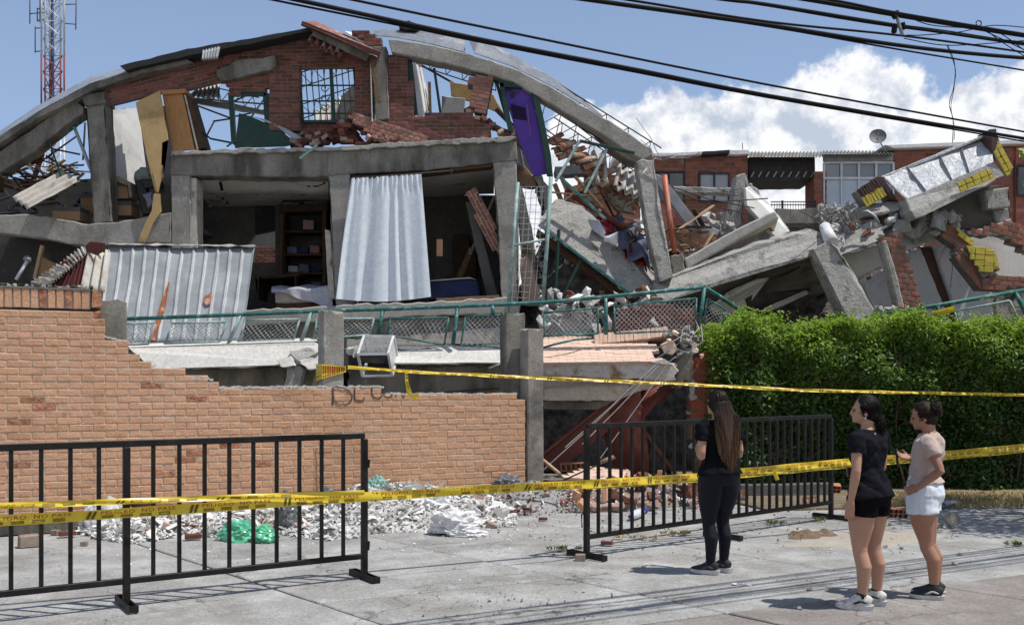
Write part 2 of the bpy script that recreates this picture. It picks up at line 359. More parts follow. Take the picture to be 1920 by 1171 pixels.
def chunk(seed, sx, sy, sz, n=11):
    rr = random.Random(seed); bm = bmesh.new()
    for _ in range(n):
        v = V((rr.gauss(0, 1), rr.gauss(0, 1), rr.gauss(0, 1))).normalized() * rr.uniform(.75, 1)
        bm.verts.new((v.x * sx / 2, v.y * sy / 2, v.z * sz / 2))
    r = bmesh.ops.convex_hull(bm, input=bm.verts)
    for v in [v for v in bm.verts if not v.link_faces]: bm.verts.remove(v)
    bmesh.ops.recalc_face_normals(bm, faces=bm.faces); return bm
def brick_box(seed, l, h, t, bev=.006, jit=.004, holes=False):
    bm = bmesh.new(); bmesh.ops.create_cube(bm, size=1); rr = random.Random(seed)
    for v in bm.verts: v.co = V((v.co.x * l, v.co.y * t, v.co.z * h))
    bmesh.ops.bevel(bm, geom=list(bm.edges), offset=bev, segments=1, affect='EDGES')
    for v in bm.verts: v.co += V((rr.uniform(-jit, jit), rr.uniform(-jit, jit) * .6, rr.uniform(-jit, jit)))
    return bm
def to_me(bm, name, m):
    me = bpy.data.meshes.new(name); bm.to_mesh(me); bm.free(); me.materials.append(m); return me
def inpoly(x, y, pl):
    c = False; n = len(pl)
    for i in range(n):
        x1, y1 = pl[i]; x2, y2 = pl[i - 1]
        if (y1 > y) != (y2 > y) and x < (x2 - x1) * (y - y1) / (y2 - y1) + x1: c = not c
    return c
BRICK_ME = {}
def bricks(parent, O, u_, n_, poly, bl, bh, bt, joint, bmat, mmat, limit=300, seed=0, worn=None, v_=None, jit=.003, part_name='brick', recess=.007, bond=.5):
    """a coursed brick field on the plane O,u,v clipped to poly (s,t); each brick an object, the smallest-showing rest joined"""
    rr = random.Random(seed); v_ = v_ or V((0, 0, 1)); n_ = n_.normalized()
    s0 = min(p[0] for p in poly); s1 = max(p[0] for p in poly); t0 = min(p[1] for p in poly); t1 = max(p[1] for p in poly)
    cells = []; runs = []
    j = 0; t = t0
    while t < t1:
        tc_ = t + bh / 2; s = s0 - (bl + joint) * (bond if j % 2 else 0) ; run = None
        while s < s1:
            a = inpoly(s + bl * .25, tc_, poly); b = inpoly(s + bl * .75, tc_, poly)
            if a or b:
                x0, x1 = (s, s + bl) if a and b else ((s, s + bl / 2) if a else (s + bl / 2, s + bl))
                cells.append((x0, x1, tc_))
                if run and abs(run[1] - (x0 - joint)) < bl * .3: run[1] = x1
                else:
                    if run: runs.append((*run, tc_))
                    run = [x0, x1]
            elif run: runs.append((*run, tc_)); run = None
            s += bl + joint
        if run: runs.append((*run, tc_))
        t += bh + joint; j += 1
    bm = bmesh.new()
    for a, b, tt in runs:
        c0 = O + u_ * a + v_ * tt - n_ * (bt / 2 + recess / 2); c1 = O + u_ * b + v_ * tt - n_ * (bt / 2 + recess / 2)
        bar_bm(bm, c0, c1, bt - recess, bh + joint, v_, side=n_)
    if not runs: bm.free(); return
    bmesh.ops.recalc_face_normals(bm, faces=bm.faces)
    MB('mortar', bm, mmat, parent)
    cells.sort(key=lambda c_: (O + u_ * c_[0] + v_ * c_[2]).length)
    rest = bmesh.new(); nr = 0
    for q, (a, b, tt) in enumerate(cells):
        half = (b - a) < bl * .7
        mm = bmat if not (worn and rr.random() < worn[1]) else worn[0]
        ctr = O + u_ * ((a + b) / 2) + v_ * tt - n_ * (bt / 2 - rr.uniform(-jit, jit))
        mx_ = Matrix((u_, -n_, v_)).transposed().to_4x4()
        mx_ = Matrix.Translation(ctr) @ mx_ @ Euler((rr.gauss(0, .006), rr.gauss(0, .006), rr.gauss(0, .008))).to_matrix().to_4x4()
        if q < limit:
            key = (round(bl, 3), round(bh, 3), round(bt, 3), half, rr.randrange(4), mm.name)
            if key not in BRICK_ME: BRICK_ME[key] = to_me(brick_box(hash(key[:5]) & 999, bl / 2 if half else bl, bh, bt), 'brick', mm)
            o = bpy.data.objects.new(part_name, BRICK_ME[key]); C.objects.link(o)
            o.parent = parent; o.matrix_local = Matrix.Translation(-wloc(parent)) @ mx_
        else:
            b2 = brick_box(q, b - a, bh, bt); b2.transform(mx_); tmp = bpy.data.meshes.new('t'); b2.to_mesh(tmp); b2.free(); rest.from_mesh(tmp); bpy.data.meshes.remove(tmp); nr += 1
    if nr:
        o = MB('brick_courses', rest, bmat, parent); o['kind'] = 'stuff'
    else: rest.free()
def pxpoly(pl, Y): return [((px - CX) / F * Y, CH - (py - HY) / F * Y) for px, py in pl]
def brick_wall(name, parent, pl, Y, bt=.13, bl=.22, bh=.06, joint=.011, bmat=None, mmat=None, limit=300, seed=0, tilt=0, label=None):
    poly = pxpoly(pl, Y); cx_ = sum(p[0] for p in poly) / len(poly); z0 = min(p[1] for p in poly)
    o = bpy.data.objects.new(name, None); C.objects.link(o); o.empty_display_size = .1
    WL[o.name] = V((cx_, Y, z0)); o.location = WL[o.name] - wloc(parent)
    if parent: o.parent = parent
    a = rad(tilt); u_ = V((math.cos(a), 0, math.sin(a))); v_ = V((-math.sin(a), 0, math.cos(a))); O = V((cx_, Y, z0))
    pl2 = [((x - cx_) * u_.x + (z - z0) * u_.z, (x - cx_) * v_.x + (z - z0) * v_.z) for x, z in poly]
    bricks(o, O, u_, V((0, -1, 0)), pl2, bl, bh, bt, joint, bmat or brick_red, mmat or mortar_grey, limit, seed, v_=v_)
    return o
# ------------------------------------------------ ground
def grid_ground():
    xs = np.concatenate([np.linspace(-1500, -40, 8), np.linspace(-30, 40, 36), np.linspace(60, 1500, 8)]); ys = np.concatenate([np.linspace(-60, -4, 4), np.linspace(-2, 60, 32), np.linspace(80, 2500, 9)])
    vs = [(x, y, -.035) for y in ys for x in xs]; W = len(xs)
    fs = [(j * W + i, j * W + i + 1, (j + 1) * W + i + 1, (j + 1) * W + i) for j in range(len(ys) - 1) for i in range(W - 1)]
    return vs, fs
ground_m = mat('dusty ground', (.20, .185, .16), (.15, .135, .115), .8, bump=.5, bsc=18, stain=(.29, .27, .24), ssc=.4)
vs, fs = grid_ground(); tag(M('ground', vs, fs, ground_m), kind='structure')
paving = mat('concrete paving', (.345, .34, .322), (.285, .28, .265), 1.6, rough=.9, bump=.55, bsc=55, bdist=.006, stain=(.45, .445, .43), ssc=2.2, sth=.58, sw=.12, rnd=.04, stain2=(.20, .195, .185), s2sc=7, s2th=.68, grain=.42)
road_m = mat('worn road concrete', (.28, .252, .228), (.22, .198, .18), 1.2, rough=.9, bump=.6, bsc=50, bdist=.006, stain=(.36, .345, .325), ssc=1.8, sth=.6, sw=.12, stain2=(.15, .14, .13), s2sc=6, s2th=.70, grain=.35)
def cracks(m, sc_, wd):
    t = m.node_tree; N = t.nodes; L = t.links; b = N['Principled BSDF']; src = b.inputs['Base Color'].links[0].from_socket
    g = N.new('ShaderNodeNewGeometry'); nz = N.new('ShaderNodeTexNoise'); nz.inputs['Scale'].default_value = 2.2; nz.inputs['Detail'].default_value = 6; L.new(g.outputs['Position'], nz.inputs['Vector'])
    ma = N.new('ShaderNodeVectorMath'); ma.operation = 'MULTIPLY_ADD'; L.new(nz.outputs['Color'], ma.inputs[0]); ma.inputs[1].default_value = (.9, .9, 0); L.new(g.outputs['Position'], ma.inputs[2])
    fl = N.new('ShaderNodeVectorMath'); fl.operation = 'MULTIPLY'; fl.inputs[1].default_value = (1, 1, 0); L.new(ma.outputs[0], fl.inputs[0])
    vo = N.new('ShaderNodeTexVoronoi'); vo.feature = 'DISTANCE_TO_EDGE'; vo.inputs['Scale'].default_value = sc_; L.new(fl.outputs[0], vo.inputs['Vector'])
    mr_ = N.new('ShaderNodeMapRange'); L.new(vo.outputs['Distance'], mr_.inputs[0]); mr_.inputs[1].default_value = 0; mr_.inputs[2].default_value = wd; mr_.inputs[3].default_value = .75; mr_.inputs[4].default_value = 0
    n2_ = N.new('ShaderNodeTexNoise'); n2_.inputs['Scale'].default_value = .9; L.new(g.outputs['Position'], n2_.inputs['Vector'])
    m2 = N.new('ShaderNodeMapRange'); L.new(n2_.outputs['Fac'], m2.inputs[0]); m2.inputs[1].default_value = .43; m2.inputs[2].default_value = .50
    mu = N.new('ShaderNodeMath'); mu.operation = 'MULTIPLY'; L.new(mr_.outputs[0], mu.inputs[0]); L.new(m2.outputs[0], mu.inputs[1])
    mx_ = N.new('ShaderNodeMix'); mx_.data_type = 'RGBA'; L.new(mu.outputs[0], mx_.inputs[0]); L.new(src, mx_.inputs[6]); mx_.inputs[7].default_value = (.07, .066, .06, 1); L.new(mx_.outputs[2], b.inputs['Base Color'])
    # pale dust and spill blotches
    n3_ = N.new('ShaderNodeTexNoise'); n3_.inputs['Scale'].default_value = 1.4; n3_.inputs['Detail'].default_value = 9; n3_.inputs['Roughness'].default_value = .72; L.new(g.outputs['Position'], n3_.inputs['Vector'])
    m3 = N.new('ShaderNodeMapRange'); L.new(n3_.outputs['Fac'], m3.inputs[0]); m3.inputs[1].default_value = .56; m3.inputs[2].default_value = .72; m3.inputs[4].default_value = .5
    mx2 = N.new('ShaderNodeMix'); mx2.data_type = 'RGBA'; L.new(m3.outputs[0], mx2.inputs[0]); L.new(mx_.outputs[2], mx2.inputs[6]); mx2.inputs[7].default_value = (.46, .45, .43, 1); L.new(mx2.outputs[2], b.inputs['Base Color'])
cracks(paving, .55, .007); cracks(road_m, .7, .008); blotch(paving, .9, .48, .66, (.66, .64, .60), .8); blotch(paving, 5, .58, .70, (.55, .53, .50), .7); blotch(road_m, 1.4, .48, .66, (.66, .63, .60), .8)
pav = bpy.data.objects.new('pavement', None); C.objects.link(pav); pav.location = (0, 8, 0); WL['pavement'] = V((0, 8, 0)); pav['kind'] = 'structure'
A_ang, B_ang = rad(26.6), rad(131)
uA = V((math.cos(A_ang), math.sin(A_ang), 0)); nA = V((-uA.y, uA.x, 0)); uB = V((math.cos(B_ang), math.sin(B_ang), 0)); nB = V((uB.y, -uB.x, 0))
def isect(a, b):  # p.nA=a, p.nB=b
    det = nA.x * nB.y - nA.y * nB.x
    return V(((a * nB.y - b * nA.y) / det, (nA.x * b - nB.x * a) / det, 0))
Aoff = [1.2, 3.9, 5.85, 7.51, 9.65, 12.32]; Boff = [3.9 + 2.1 * k for k in range(-6, 9)]
q = 0
for i in range(len(Aoff) - 1):
    for j in range(len(Boff) - 1):
        g = .011
        co = [isect(Aoff[i] + g, Boff[j] + g), isect(Aoff[i] + g, Boff[j + 1] - g), isect(Aoff[i + 1] - g, Boff[j + 1] - g), isect(Aoff[i + 1] - g, Boff[j] + g)]
        if min(c.y for c in co) > 15.5 or max(c.x for c in co) < -9: continue
        q += 1; bm = bmesh.new()
        pts = []
        rr = random.Random(q)
        for k in range(4):
            a, b = co[k], co[(k + 1) % 4]; m_ = max(2, int((b - a).length / .25))
            for t in range(m_):
                p = a.lerp(b, t / m_); pts.append(p + V((noise.noise(p * 3) * .012, noise.noise(p * 3 + V((9, 0, 0))) * .012, 0)))
        if sum(pts[k].x * pts[(k + 1) % len(pts)].y - pts[(k + 1) % len(pts)].x * pts[k].y for k in range(len(pts))) < 0: pts.reverse()
        z = rr.uniform(-.006, .003); ctr = sum(pts, V()) / len(pts)
        a = [bm.verts.new(p + (ctr - p).normalized() * .012 + V((0, 0, z))) for p in pts]; b = [bm.verts.new(p + V((0, 0, z - .008))) for p in pts]; c_ = [bm.verts.new(p + V((0, 0, -.07))) for p in pts]
        n = len(pts)
        for k in range(n):
            bm.faces.new((a[k - 1], b[k - 1], b[k], a[k])); bm.faces.new((b[k - 1], c_[k - 1], c_[k], b[k]))
        bm.faces.new(a); bmesh.ops.recalc_face_normals(bm, faces=bm.faces)
        MB('paving_slab', bm, paving if i > 1 else road_m, pav)
# cracked patch and sand, thin irregular sheets lying on the slabs
def patch(name, cx_, cy_, rx, ry, m, z=.004, seed=0, h=.012, n=40, nr=6, label=None):
    vs = [V((cx_, cy_, z + h))]; fs = []; rr = random.Random(seed)
    for r in range(1, nr + 1):
        for k in range(n):
            a = 2 * math.pi * k / n; f = r / nr * (1 + .35 * noise.noise(V((math.cos(a) * 1.7, math.sin(a) * 1.7, seed * 3.3))) + .12 * noise.noise(V((math.cos(a) * 6, math.sin(a) * 6, seed))))
            x, y = rx * f * math.cos(a), ry * f * math.sin(a)
            vs.append(V((cx_ + x * uA.x - y * uA.y, cy_ + x * uA.y + y * uA.x, z + (h * (1 - (r / nr) ** 2) * (.6 + .6 * noise.noise(V((x * 4, y * 4, seed)))) if r < nr else -.012))))
    for k in range(n): fs.append((0, 1 + k, 1 + (k + 1) % n))
    for r in range(nr - 1):
        for k in range(n): a = 1 + r * n + k; b = 1 + r * n + (k + 1) % n; fs.append((a, a + n, b + n, b))
    return M(name, vs, fs, m, None, True)
sand_m = mat('spilled sand', (.39, .345, .285), (.33, .285, .23), 3, bump=.6, bsc=60, stain=(.44, .42, .38), ssc=3)
p_ = G(1620, 1010); o = patch('sand', p_.x, p_.y, 1.15, .42, sand_m, seed=3, h=.02); tag(o, kind='structure')
crumb_m = mat('crumbled paving', (.40, .395, .38), (.22, .215, .20), 9, bump=1, bsc=22, bdist=.03, stain=(.10, .097, .09), ssc=7, sth=.6, sw=.05)
p_ = G(960, 1152); o = patch('crumbled_paving', p_.x, p_.y, 1.0, .17, crumb_m, seed=5, h=.012); tag(o, kind='structure')
p_ = G(780, 1182); o = patch('crumbled_paving', p_.x, p_.y, .7, .14, crumb_m, seed=8, h=.012); tag(o, kind='structure')
# soil bed and kerb under the hedge
bm = bmesh.new(); prism_pts = [G(1440, 958), G(1700, 952), G(1990, 940), V((14, 22, 0)), V((3.4, 22, 0)), V((2.6, 15.6, 0))]
a = [bm.verts.new(p + V((0, 0, .03))) for p in prism_pts]; b = [bm.verts.new(p + V((0, 0, -.03))) for p in prism_pts]
for k in range(len(a)): bm.faces.new((a[k - 1], b[k - 1], b[k], a[k]))
bm.faces.new(a); bmesh.ops.recalc_face_normals(bm, faces=bm.faces)
tag(MB('soil', bm, soil), kind='structure')
kerb_m = mat('kerb concrete', (.15, .145, .135), (.10, .097, .09), 4, bump=.5)
k0, k1 = V((1.5, 14.5, .0)), V((4.7, 14.75, .0))
tag(beam('kerb', k0 + V((0, 0, .07)), k1 + V((0, 0, .09)), .16, .22, kerb_m, amp=.012), kind='structure')
# far hill, distance haze put into its base colour
hill_haze_m = mat('hazed wooded hill', (.20, .27, .33), (.15, .21, .27), .004, bump=0, grain=.1, bsc=.02)
vs = []; fs = []
for j in range(10):
    for i in range(81):
        x = -2600 + i * 65 ; h = 190 + 130 * noise.noise(V((x * .0016, 3.1, 0))) + 50 * noise.noise(V((x * .006, 1, 0))) + 12 * noise.noise(V((x * .03, 4, 0)))
        if x > 200: h += 120 * math.exp(-((x - 720) / 260) ** 2)
        f = j / 9; vs.append((x, 2100 + 700 * f + 60 * noise.noise(V((x * .003, f * 3, 7))), -2 + h * math.sin(f * math.pi / 2)))
for j in range(9):
    for i in range(80): a = j * 81 + i; fs.append((a, a + 1, a + 82, a + 81))
tag(M('hill', vs, fs, hill_haze_m, None, True), kind='structure')

# ------------------------------------------------ radio tower
YT = 60.0
tw = T('radio_tower', 'red and white lattice radio tower rising behind the left end of the ruin', 'tower', P(98, 715, YT) - V((0, 0, CH)))
legs = [P(81, 0, YT - .3), P(117, 0, YT - .3), P(97, 0, YT + .8)]
bands = [(-4, 9.6, tower_white), (9.6, 15.2, tower_white), (15.2, 21.6, tower_red), (21.6, 30, tower_white)]
def zpy(py): return CH - (py - HY) / F * YT
zb = [(0, zpy(235), tower_white), (zpy(235), zpy(108), tower_red), (zpy(108), zpy(-90), tower_white)]
for z0, z1, m_ in zb:
    for L_ in legs:
        bm = bmesh.new()
        for dx in (-.11, .11): tube_bm(bm, [(L_.x + dx, L_.y, z0), (L_.x + dx, L_.y, z1)], .055, 6)
        MB('leg', bm, m_, tw)
    bm = bmesh.new(); k = 0; z = z0
    while z < z1 - .2:
        zn = min(z + 1.05, z1)
        for a in range(3):
            A, B = legs[a], legs[(a + 1) % 3]
            if k % 2: A, B = B, A
            tube_bm(bm, [(A.x, A.y, z), (B.x, B.y, zn)], .03, 4); tube_bm(bm, [(A.x, A.y, zn), (B.x, B.y, zn)], .022, 4)
            tube_bm(bm, [(B.x, B.y, z), (A.x, A.y, zn)], .02, 4)
        z = zn; k += 1
    MB('lattice_bracing', bm, m_, tw)
cab = mat('blue feeder cable', (.05, .10, .22), rough=.5, bump=0)
tube('feeder_cable', [P(98, 700, YT + .3), P(98, -60, YT + .3)], .09, cab, tw)
ant_m = mat('antenna metal', (.10, .11, .13), rough=.5, bump=0)
for ln in ([(56, -20, 56, 45), (56, 26, 84, 24)], [(70, 15, 70, 41), (70, 17, 82, 17), (70, 39, 82, 37)], [(75, -10, 75, 43), (75, 38, 84, 38)], [(66, 50, 66, 99), (66, 53, 80, 53), (66, 97, 80, 96)],
           [(143, -20, 142, 56), (119, 9, 143, 8), (119, 44, 143, 46)]):
    bm = bmesh.new()
    for a, b, c_, d_ in ln: tube_bm(bm, [P(a, b, YT - .2), P(c_, d_, YT - .2)], .035, 5)
    MB('antenna', bm, ant_m, tw)
for (px, py, r_) in ((12, 238, .3), (33, 262, .28)):
    pass

# ------------------------------------------------ apartment block in the background
YB = 38.0
ab = T('apartment_block', 'red brick apartment block with terrace and glazed balcony behind the collapsed side', 'building', P(1550, 715, YB) - V((0, 0, CH)))
def bwall(pl, Y=YB, th=1.2): 
    return prism('wall', pl, Y, th, brick_far, ab, step=0, jit=0, bevel=0)
bfar_kw = dict(bl=.46, bh=.125, joint=.02, bt=.06, bmat=brick_far)
def bfield(pl, Y, limit=130, seed=0): return brick_wall('brick_panel', ab, pl, Y, limit=limit, seed=seed, **bfar_kw)
walls = [[(1060, 352), (1200, 318), (1200, 797), (1060, 797)], [(1225, 292), (1284, 294), (1284, 322), (1225, 322)], [(1225, 378), (1284, 378), (1284, 797), (1225, 797)],
         [(1285, 290), (1402, 288), (1402, 325), (1285, 325)], [(1285, 325), (1312, 325), (1312, 378), (1285, 378)], [(1367, 325), (1402, 325), (1402, 378), (1367, 378)], [(1285, 378), (1402, 378), (1402, 797), (1285, 797)],
         [(1527, 323), (1545, 323), (1545, 392), (1527, 392)], [(1676, 276), (1905, 268), (1905, 300), (1676, 300)], [(1676, 300), (1905, 300), (1905, 797), (1676, 797)], [(1905, 268), (2060, 262), (2060, 797), (1905, 797)]]
for i, pl in enumerate(walls):
    bwall(pl, YB + .002 * i + .06 + (.0 if i != 1 else .0)); bfield(pl, YB + .002 * i, 60, i)
prism('wall', [(1402, 392), (1690, 392), (1690, 797), (1402, 797)], YB + .4, .6, concrete_old, ab, step=0, jit=0, bevel=0)
prism('parapet', [(1455, 391), (1640, 391), (1640, 418), (1455, 418)], YB - 1.2, 1.4, concrete_old, ab, jit=.03, step=.4)
roof_white = mat('white roof edge', (.80, .80, .79), rough=.5, bump=.1)
prism('roof', [(1150, 292), (1240, 286), (1300, 284), (1340, 281), (1404, 281), (1404, 289), (1300, 291), (1225, 293), (1150, 300)], YB - .25, 1.6, roof_white, ab, jit=.02, step=.4, bevel=.02)
prism('roof', [(1318, 284), (1368, 281), (1368, 287), (1318, 290)], YB - .5, 1.0, roof_dark, ab, bevel=.01)
prism('roof', [(1660, 271), (1785, 266), (1930, 260), (2070, 256), (2070, 265), (1785, 274), (1675, 278)], YB - .3, 1.8, roof_white, ab, jit=.01, step=.5, bevel=.02)
def corr_strip(px0, px1, py, py2, Y0_, Y1_, m_, waves):
    return sheet('corrugated_roof', [P(px0, py2, Y0_), P(px1, py2, Y0_), P(px1, py, Y1_), P(px0, py, Y1_)], waves * 6, 3, lambda a, b: .04 * math.sin(a * waves * 2 * math.pi), .02, m_, ab)
corr_m = mat('weathered roof sheet', (.30, .29, .26), (.20, .19, .17), 2, stain=(.09, .085, .08), ssc=1.5, bump=.2)
corr_strip(1402, 1545, 285, 293, YB - .6, YB + 6, corr_m, 22)
corr_strip(1543, 1676, 283, 288, YB - .6, YB + 3, corr_m, 20)
prism('eave_board', [(1545, 289), (1675, 287), (1675, 301), (1545, 302)], YB - .1, .15, steel, ab, bevel=0)
prism('ceiling', [(1404, 294), (1528, 294), (1528, 336), (1404, 338)], YB + .3, 2.0, dark, ab, bevel=0)
for i in range(9): bar('truss_member', P(1408 + i * 14, 332, YB + .2), P(1414 + i * 14, 322, YB + .2), .05, .05, steel, ab)
# windows
def window(x0, y0, x1, y1, n, Y, frame_m, gl, parent, split=None, wd=.06):
    o = T('window', None, None, P((x0 + x1) / 2, y1, Y)); o.parent = parent; o.location = wloc(o) - wloc(parent); 
    M('pane', [P(x0, y0, Y + .05), P(x1, y0, Y + .05), P(x1, y1, Y + .05), P(x0, y1, Y + .05), P(x0, y0, Y + .07), P(x1, y0, Y + .07), P(x1, y1, Y + .07), P(x0, y1, Y + .07)],
      [(3, 2, 1, 0), (4, 5, 6, 7), (0, 1, 5, 4), (1, 2, 6, 5), (2, 3, 7, 6), (3, 0, 4, 7)], gl, o)
    bm = bmesh.new()
    for i in range(n + 1):
        x = x0 + (x1 - x0) * i / n; bar_bm(bm, P(x, y0, Y), P(x, y1, Y), wd, .06)
    for y in [y0, y1] + ([split] if split else []): bar_bm(bm, P(x0, y, Y - .004), P(x1, y, Y - .004), .06, wd)
    MB('frame', bm, frame_m, o); return o
window(1312, 325, 1367, 378, 2, YB + .02, dark, glass_grey, ab)
window(1226, 322, 1283, 378, 2, YB + .02, dark, glass, ab)
window(1135, 345, 1150, 378, 1, YB + .02, dark, glass, ab)
bank_gl = mat('balcony glass', (.10, .14, .18), (.14, .19, .24), .4, rough=.05, spec=1, bump=0, grain=0)
window(1545, 305, 1675, 334, 4, YB + .02, alu, bank_gl, ab, wd=.08)
window(1545, 334, 1675, 388, 4, YB + .021, alu, mat('painted reflection glass', (.50, .56, .62), (.36, .42, .50), .5, rough=.1, bump=0, grain=0), ab, split=385, wd=.05)  # pale glass colour stands in for the sky's reflection
window(1908, 310, 1990, 365, 2, YB - .1, dark, glass, ab)
bm = bmesh.new()
for y in (378, 384): bar_bm(bm, P(1445, y, YB - .5), P(1530, y, YB - .5), .03, .03)
for i in range(17): bar_bm(bm, P(1447 + i * 5, 378, YB - .5), P(1447 + i * 5, 393, YB - .5), .015, .015)
for x in (1467, 1528): bar_bm(bm, P(x, 376, YB - .5), P(x, 394, YB - .5), .07, .07)
MB('railing', bm, black_paint, ab)
# satellite dish on its roof
dp = P(1646, 255, YB - .4); dish = T('satellite_dish', 'grey satellite dish on the brick block roof beneath the cables', 'satellite dish', P(1661, 284, YB - .4))
vs = []; fs = []; nn = 24; dr = .31
ax = V((-.25, -.9, .35)).normalized(); d_, s_, u_ = frame(ax)
for side in (0, .02):
    for r in range(5):
        for k in range(nn):
            a = 2 * math.pi * k / nn; f = r / 4 if r else .02
            vs.append(dp + (s_ * math.cos(a) + u_ * math.sin(a) * 1.0) * dr * f + ax * (.09 * (f * f - 1) - side))
for side in (0, 1):
    o_ = side * 5 * nn
    for r in range(4):
        for k in range(nn):
            qd = (o_ + r * nn + k, o_ + r * nn + (k + 1) % nn, o_ + (r + 1) * nn + (k + 1) % nn, o_ + (r + 1) * nn + k); fs.append(qd if side else qd[::-1])
for k in range(nn): a = 4 * nn + k; b = 4 * nn + (k + 1) % nn; fs.append((a, b, b + 5 * nn, a + 5 * nn))
dish_m = mat('dish grey', (.17, .18, .185), rough=.6, bump=0)
M('reflector', vs, fs, dish_m, dish, True)
bm = bmesh.new(); tube_bm(bm, [dp + V((0, .05, -.05)), P(1661, 284, YB - .35)], .025, 6); tube_bm(bm, [dp + u_ * -.28, dp + ax * .3 - u_ * .05], .012, 5); MB('mast', bm, steel, dish)
# block seen through the gap of the ruin, and its antenna
tube('roof_antenna', [P(1393, 290, YB), P(1392, 268, YB)], .015, rod, ab)
# ------------------------------------------------ the ruined building (standing frame)
Y0 = 19.0
rb = T('ruined_building', 'half collapsed brick and concrete house with sagging arched roof beams and open rooms', 'building', (-3.5, Y0, 0))
def pr(name, ol, Y, depth, m, parent=rb, **k): return prism(name, ol, Y, depth, m, parent, **k)
# main ring beam with the slab edge on it
pr('concrete_beam', [(318, 289), (420, 283), (520, 284), (622, 281), (640, 280), (800, 271), (955, 262), (969, 265), (970, 300), (925, 306), (800, 319), (655, 326), (617, 331), (500, 332), (380, 329), (318, 328)], Y0, .45, concrete_old, jit=.012, bevel=.02)
pr('slab_edge', [(320, 284), (480, 277), (560, 278), (640, 274), (760, 266), (955, 255), (968, 258), (955, 264), (800, 272.5), (640, 281.5), (520, 285.5), (320, 290)], Y0 - .08, 1.3, concrete_pale, jit=.02, step=.1, bevel=.008)
pr('form_board', [(660, 330), (800, 322), (922, 308), (922, 312), (800, 326), (660, 334)], Y0 + .03, .3, wood_dark, jit=.004, bevel=.003)
# columns
pr('concrete_column', [(320, 325), (357, 325), (357, 600), (322, 600)], Y0 + .03, .38, concrete, jit=.008)
pr('concrete_column', [(357.6, 333), (368.5, 334), (368.5, 600), (357.6, 600)], Y0 + .08, .4, plaster_dirty, jit=.004, bevel=.004)
pr('concrete_column', [(616, 329), (655, 324), (660, 450), (668, 600), (632, 600), (622, 470)], Y0 + .02, .4, concrete, jit=.012, bevel=.02)
pr('concrete_column', [(923, 304), (968, 298), (972, 400), (972, 600), (942, 600), (934, 450)], Y0 + .02, .42, concrete, jit=.012, bevel=.02)
pr('door_board', [(609, 430), (619, 432), (628, 560), (616, 560)], Y0 + .12, .05, plaster_dirty, jit=.003, bevel=.003)
# floor slab edge of the open rooms
pr('floor_slab', [(236, 592), (400, 584), (520, 578), (660, 570), (800, 566), (960, 556), (975, 570), (972, 588), (800, 592), (660, 600), (400, 612), (236, 615)], Y0 - .15, 3.4, mat('dusty floor', (.42, .40, .36), bump=.3), jit=.02, bevel=.02)
pr('floor_beam', [(236, 612), (400, 610), (660, 599), (972, 590), (972, 660), (660, 668), (236, 680)], Y0 + .05, .4, concrete_old, jit=.015)
pr('wall_band', [(650, 636), (740, 630), (945, 612), (972, 612), (972, 650), (650, 660)], Y0 - .1, .14, plaster_dirty, jit=.015)
# room: ceiling plaster, back and side walls
def slabq(name, c, th, m, parent=rb, nu=1, nv=1, disp=None, keep=None, smooth=False): return sheet(name, c, nu, nv, disp, th, m, parent, smooth, keep)
ceil_m = mat('cracked ceiling plaster', (.66, .64, .60), (.58, .56, .52), 2, stain=(.28, .25, .21), ssc=2.2, sth=.66, sw=.03, bump=.3, bsc=14, grain=.06)
def crackkeep(seed, th=.05):
    return lambda a, b: abs(noise.noise(V((a * 3, b * 2.2, seed)))) > th
slabq('ceiling', [P(362, 333, Y0 + .5), P(616, 335, Y0 + .5), P(616, 380, Y0 + 2.9), P(392, 386, Y0 + 2.9)], .03, ceil_m, nu=44, nv=44, disp=lambda a, b: .05 * noise.noise(V((a * 4, b * 4, 2))) - .10 * math.exp(-((b - .25) / .18) ** 2), keep=crackkeep(2, .045))
slabq('ceiling_slab', [P(355, 318, Y0 + .4), P(622, 322, Y0 + .4), P(622, 366, Y0 + 3.1), P(380, 368, Y0 + 3.1)], -.14, concrete_old)
slabq('ceiling', [P(656, 331, Y0 + .45), P(926, 312, Y0 + .45), P(926, 360, Y0 + 2.9), P(680, 372, Y0 + 2.9)], .04, ceil_m, nu=10, nv=10, disp=lambda a, b: .02 * noise.noise(V((a * 4, b * 4, 7))))
slabq('ceiling_slab', [P(622, 318, Y0 + .4), P(930, 302, Y0 + .4), P(930, 346, Y0 + 3.1), P(622, 356, Y0 + 3.1)], -.14, concrete_old)
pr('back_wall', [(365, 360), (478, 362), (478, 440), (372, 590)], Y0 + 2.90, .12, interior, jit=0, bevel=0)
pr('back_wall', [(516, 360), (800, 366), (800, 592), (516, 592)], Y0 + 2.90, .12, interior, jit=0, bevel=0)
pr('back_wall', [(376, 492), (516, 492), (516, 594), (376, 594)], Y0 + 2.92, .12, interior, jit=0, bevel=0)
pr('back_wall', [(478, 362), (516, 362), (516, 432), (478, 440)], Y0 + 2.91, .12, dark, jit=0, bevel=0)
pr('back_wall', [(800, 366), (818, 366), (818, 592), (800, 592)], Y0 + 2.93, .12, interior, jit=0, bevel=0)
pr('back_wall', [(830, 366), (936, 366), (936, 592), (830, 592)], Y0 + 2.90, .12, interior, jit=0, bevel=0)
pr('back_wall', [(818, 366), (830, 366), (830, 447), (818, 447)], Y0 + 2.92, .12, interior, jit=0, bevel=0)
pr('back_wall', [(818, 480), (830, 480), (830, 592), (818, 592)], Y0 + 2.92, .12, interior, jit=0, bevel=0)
slabq('side_wall', [P(370, 600, Y0 + .6), P(372, 600, Y0 + 2.9), P(372, 370, Y0 + 2.9), P(364, 330, Y0 + .6)], .1, interior)
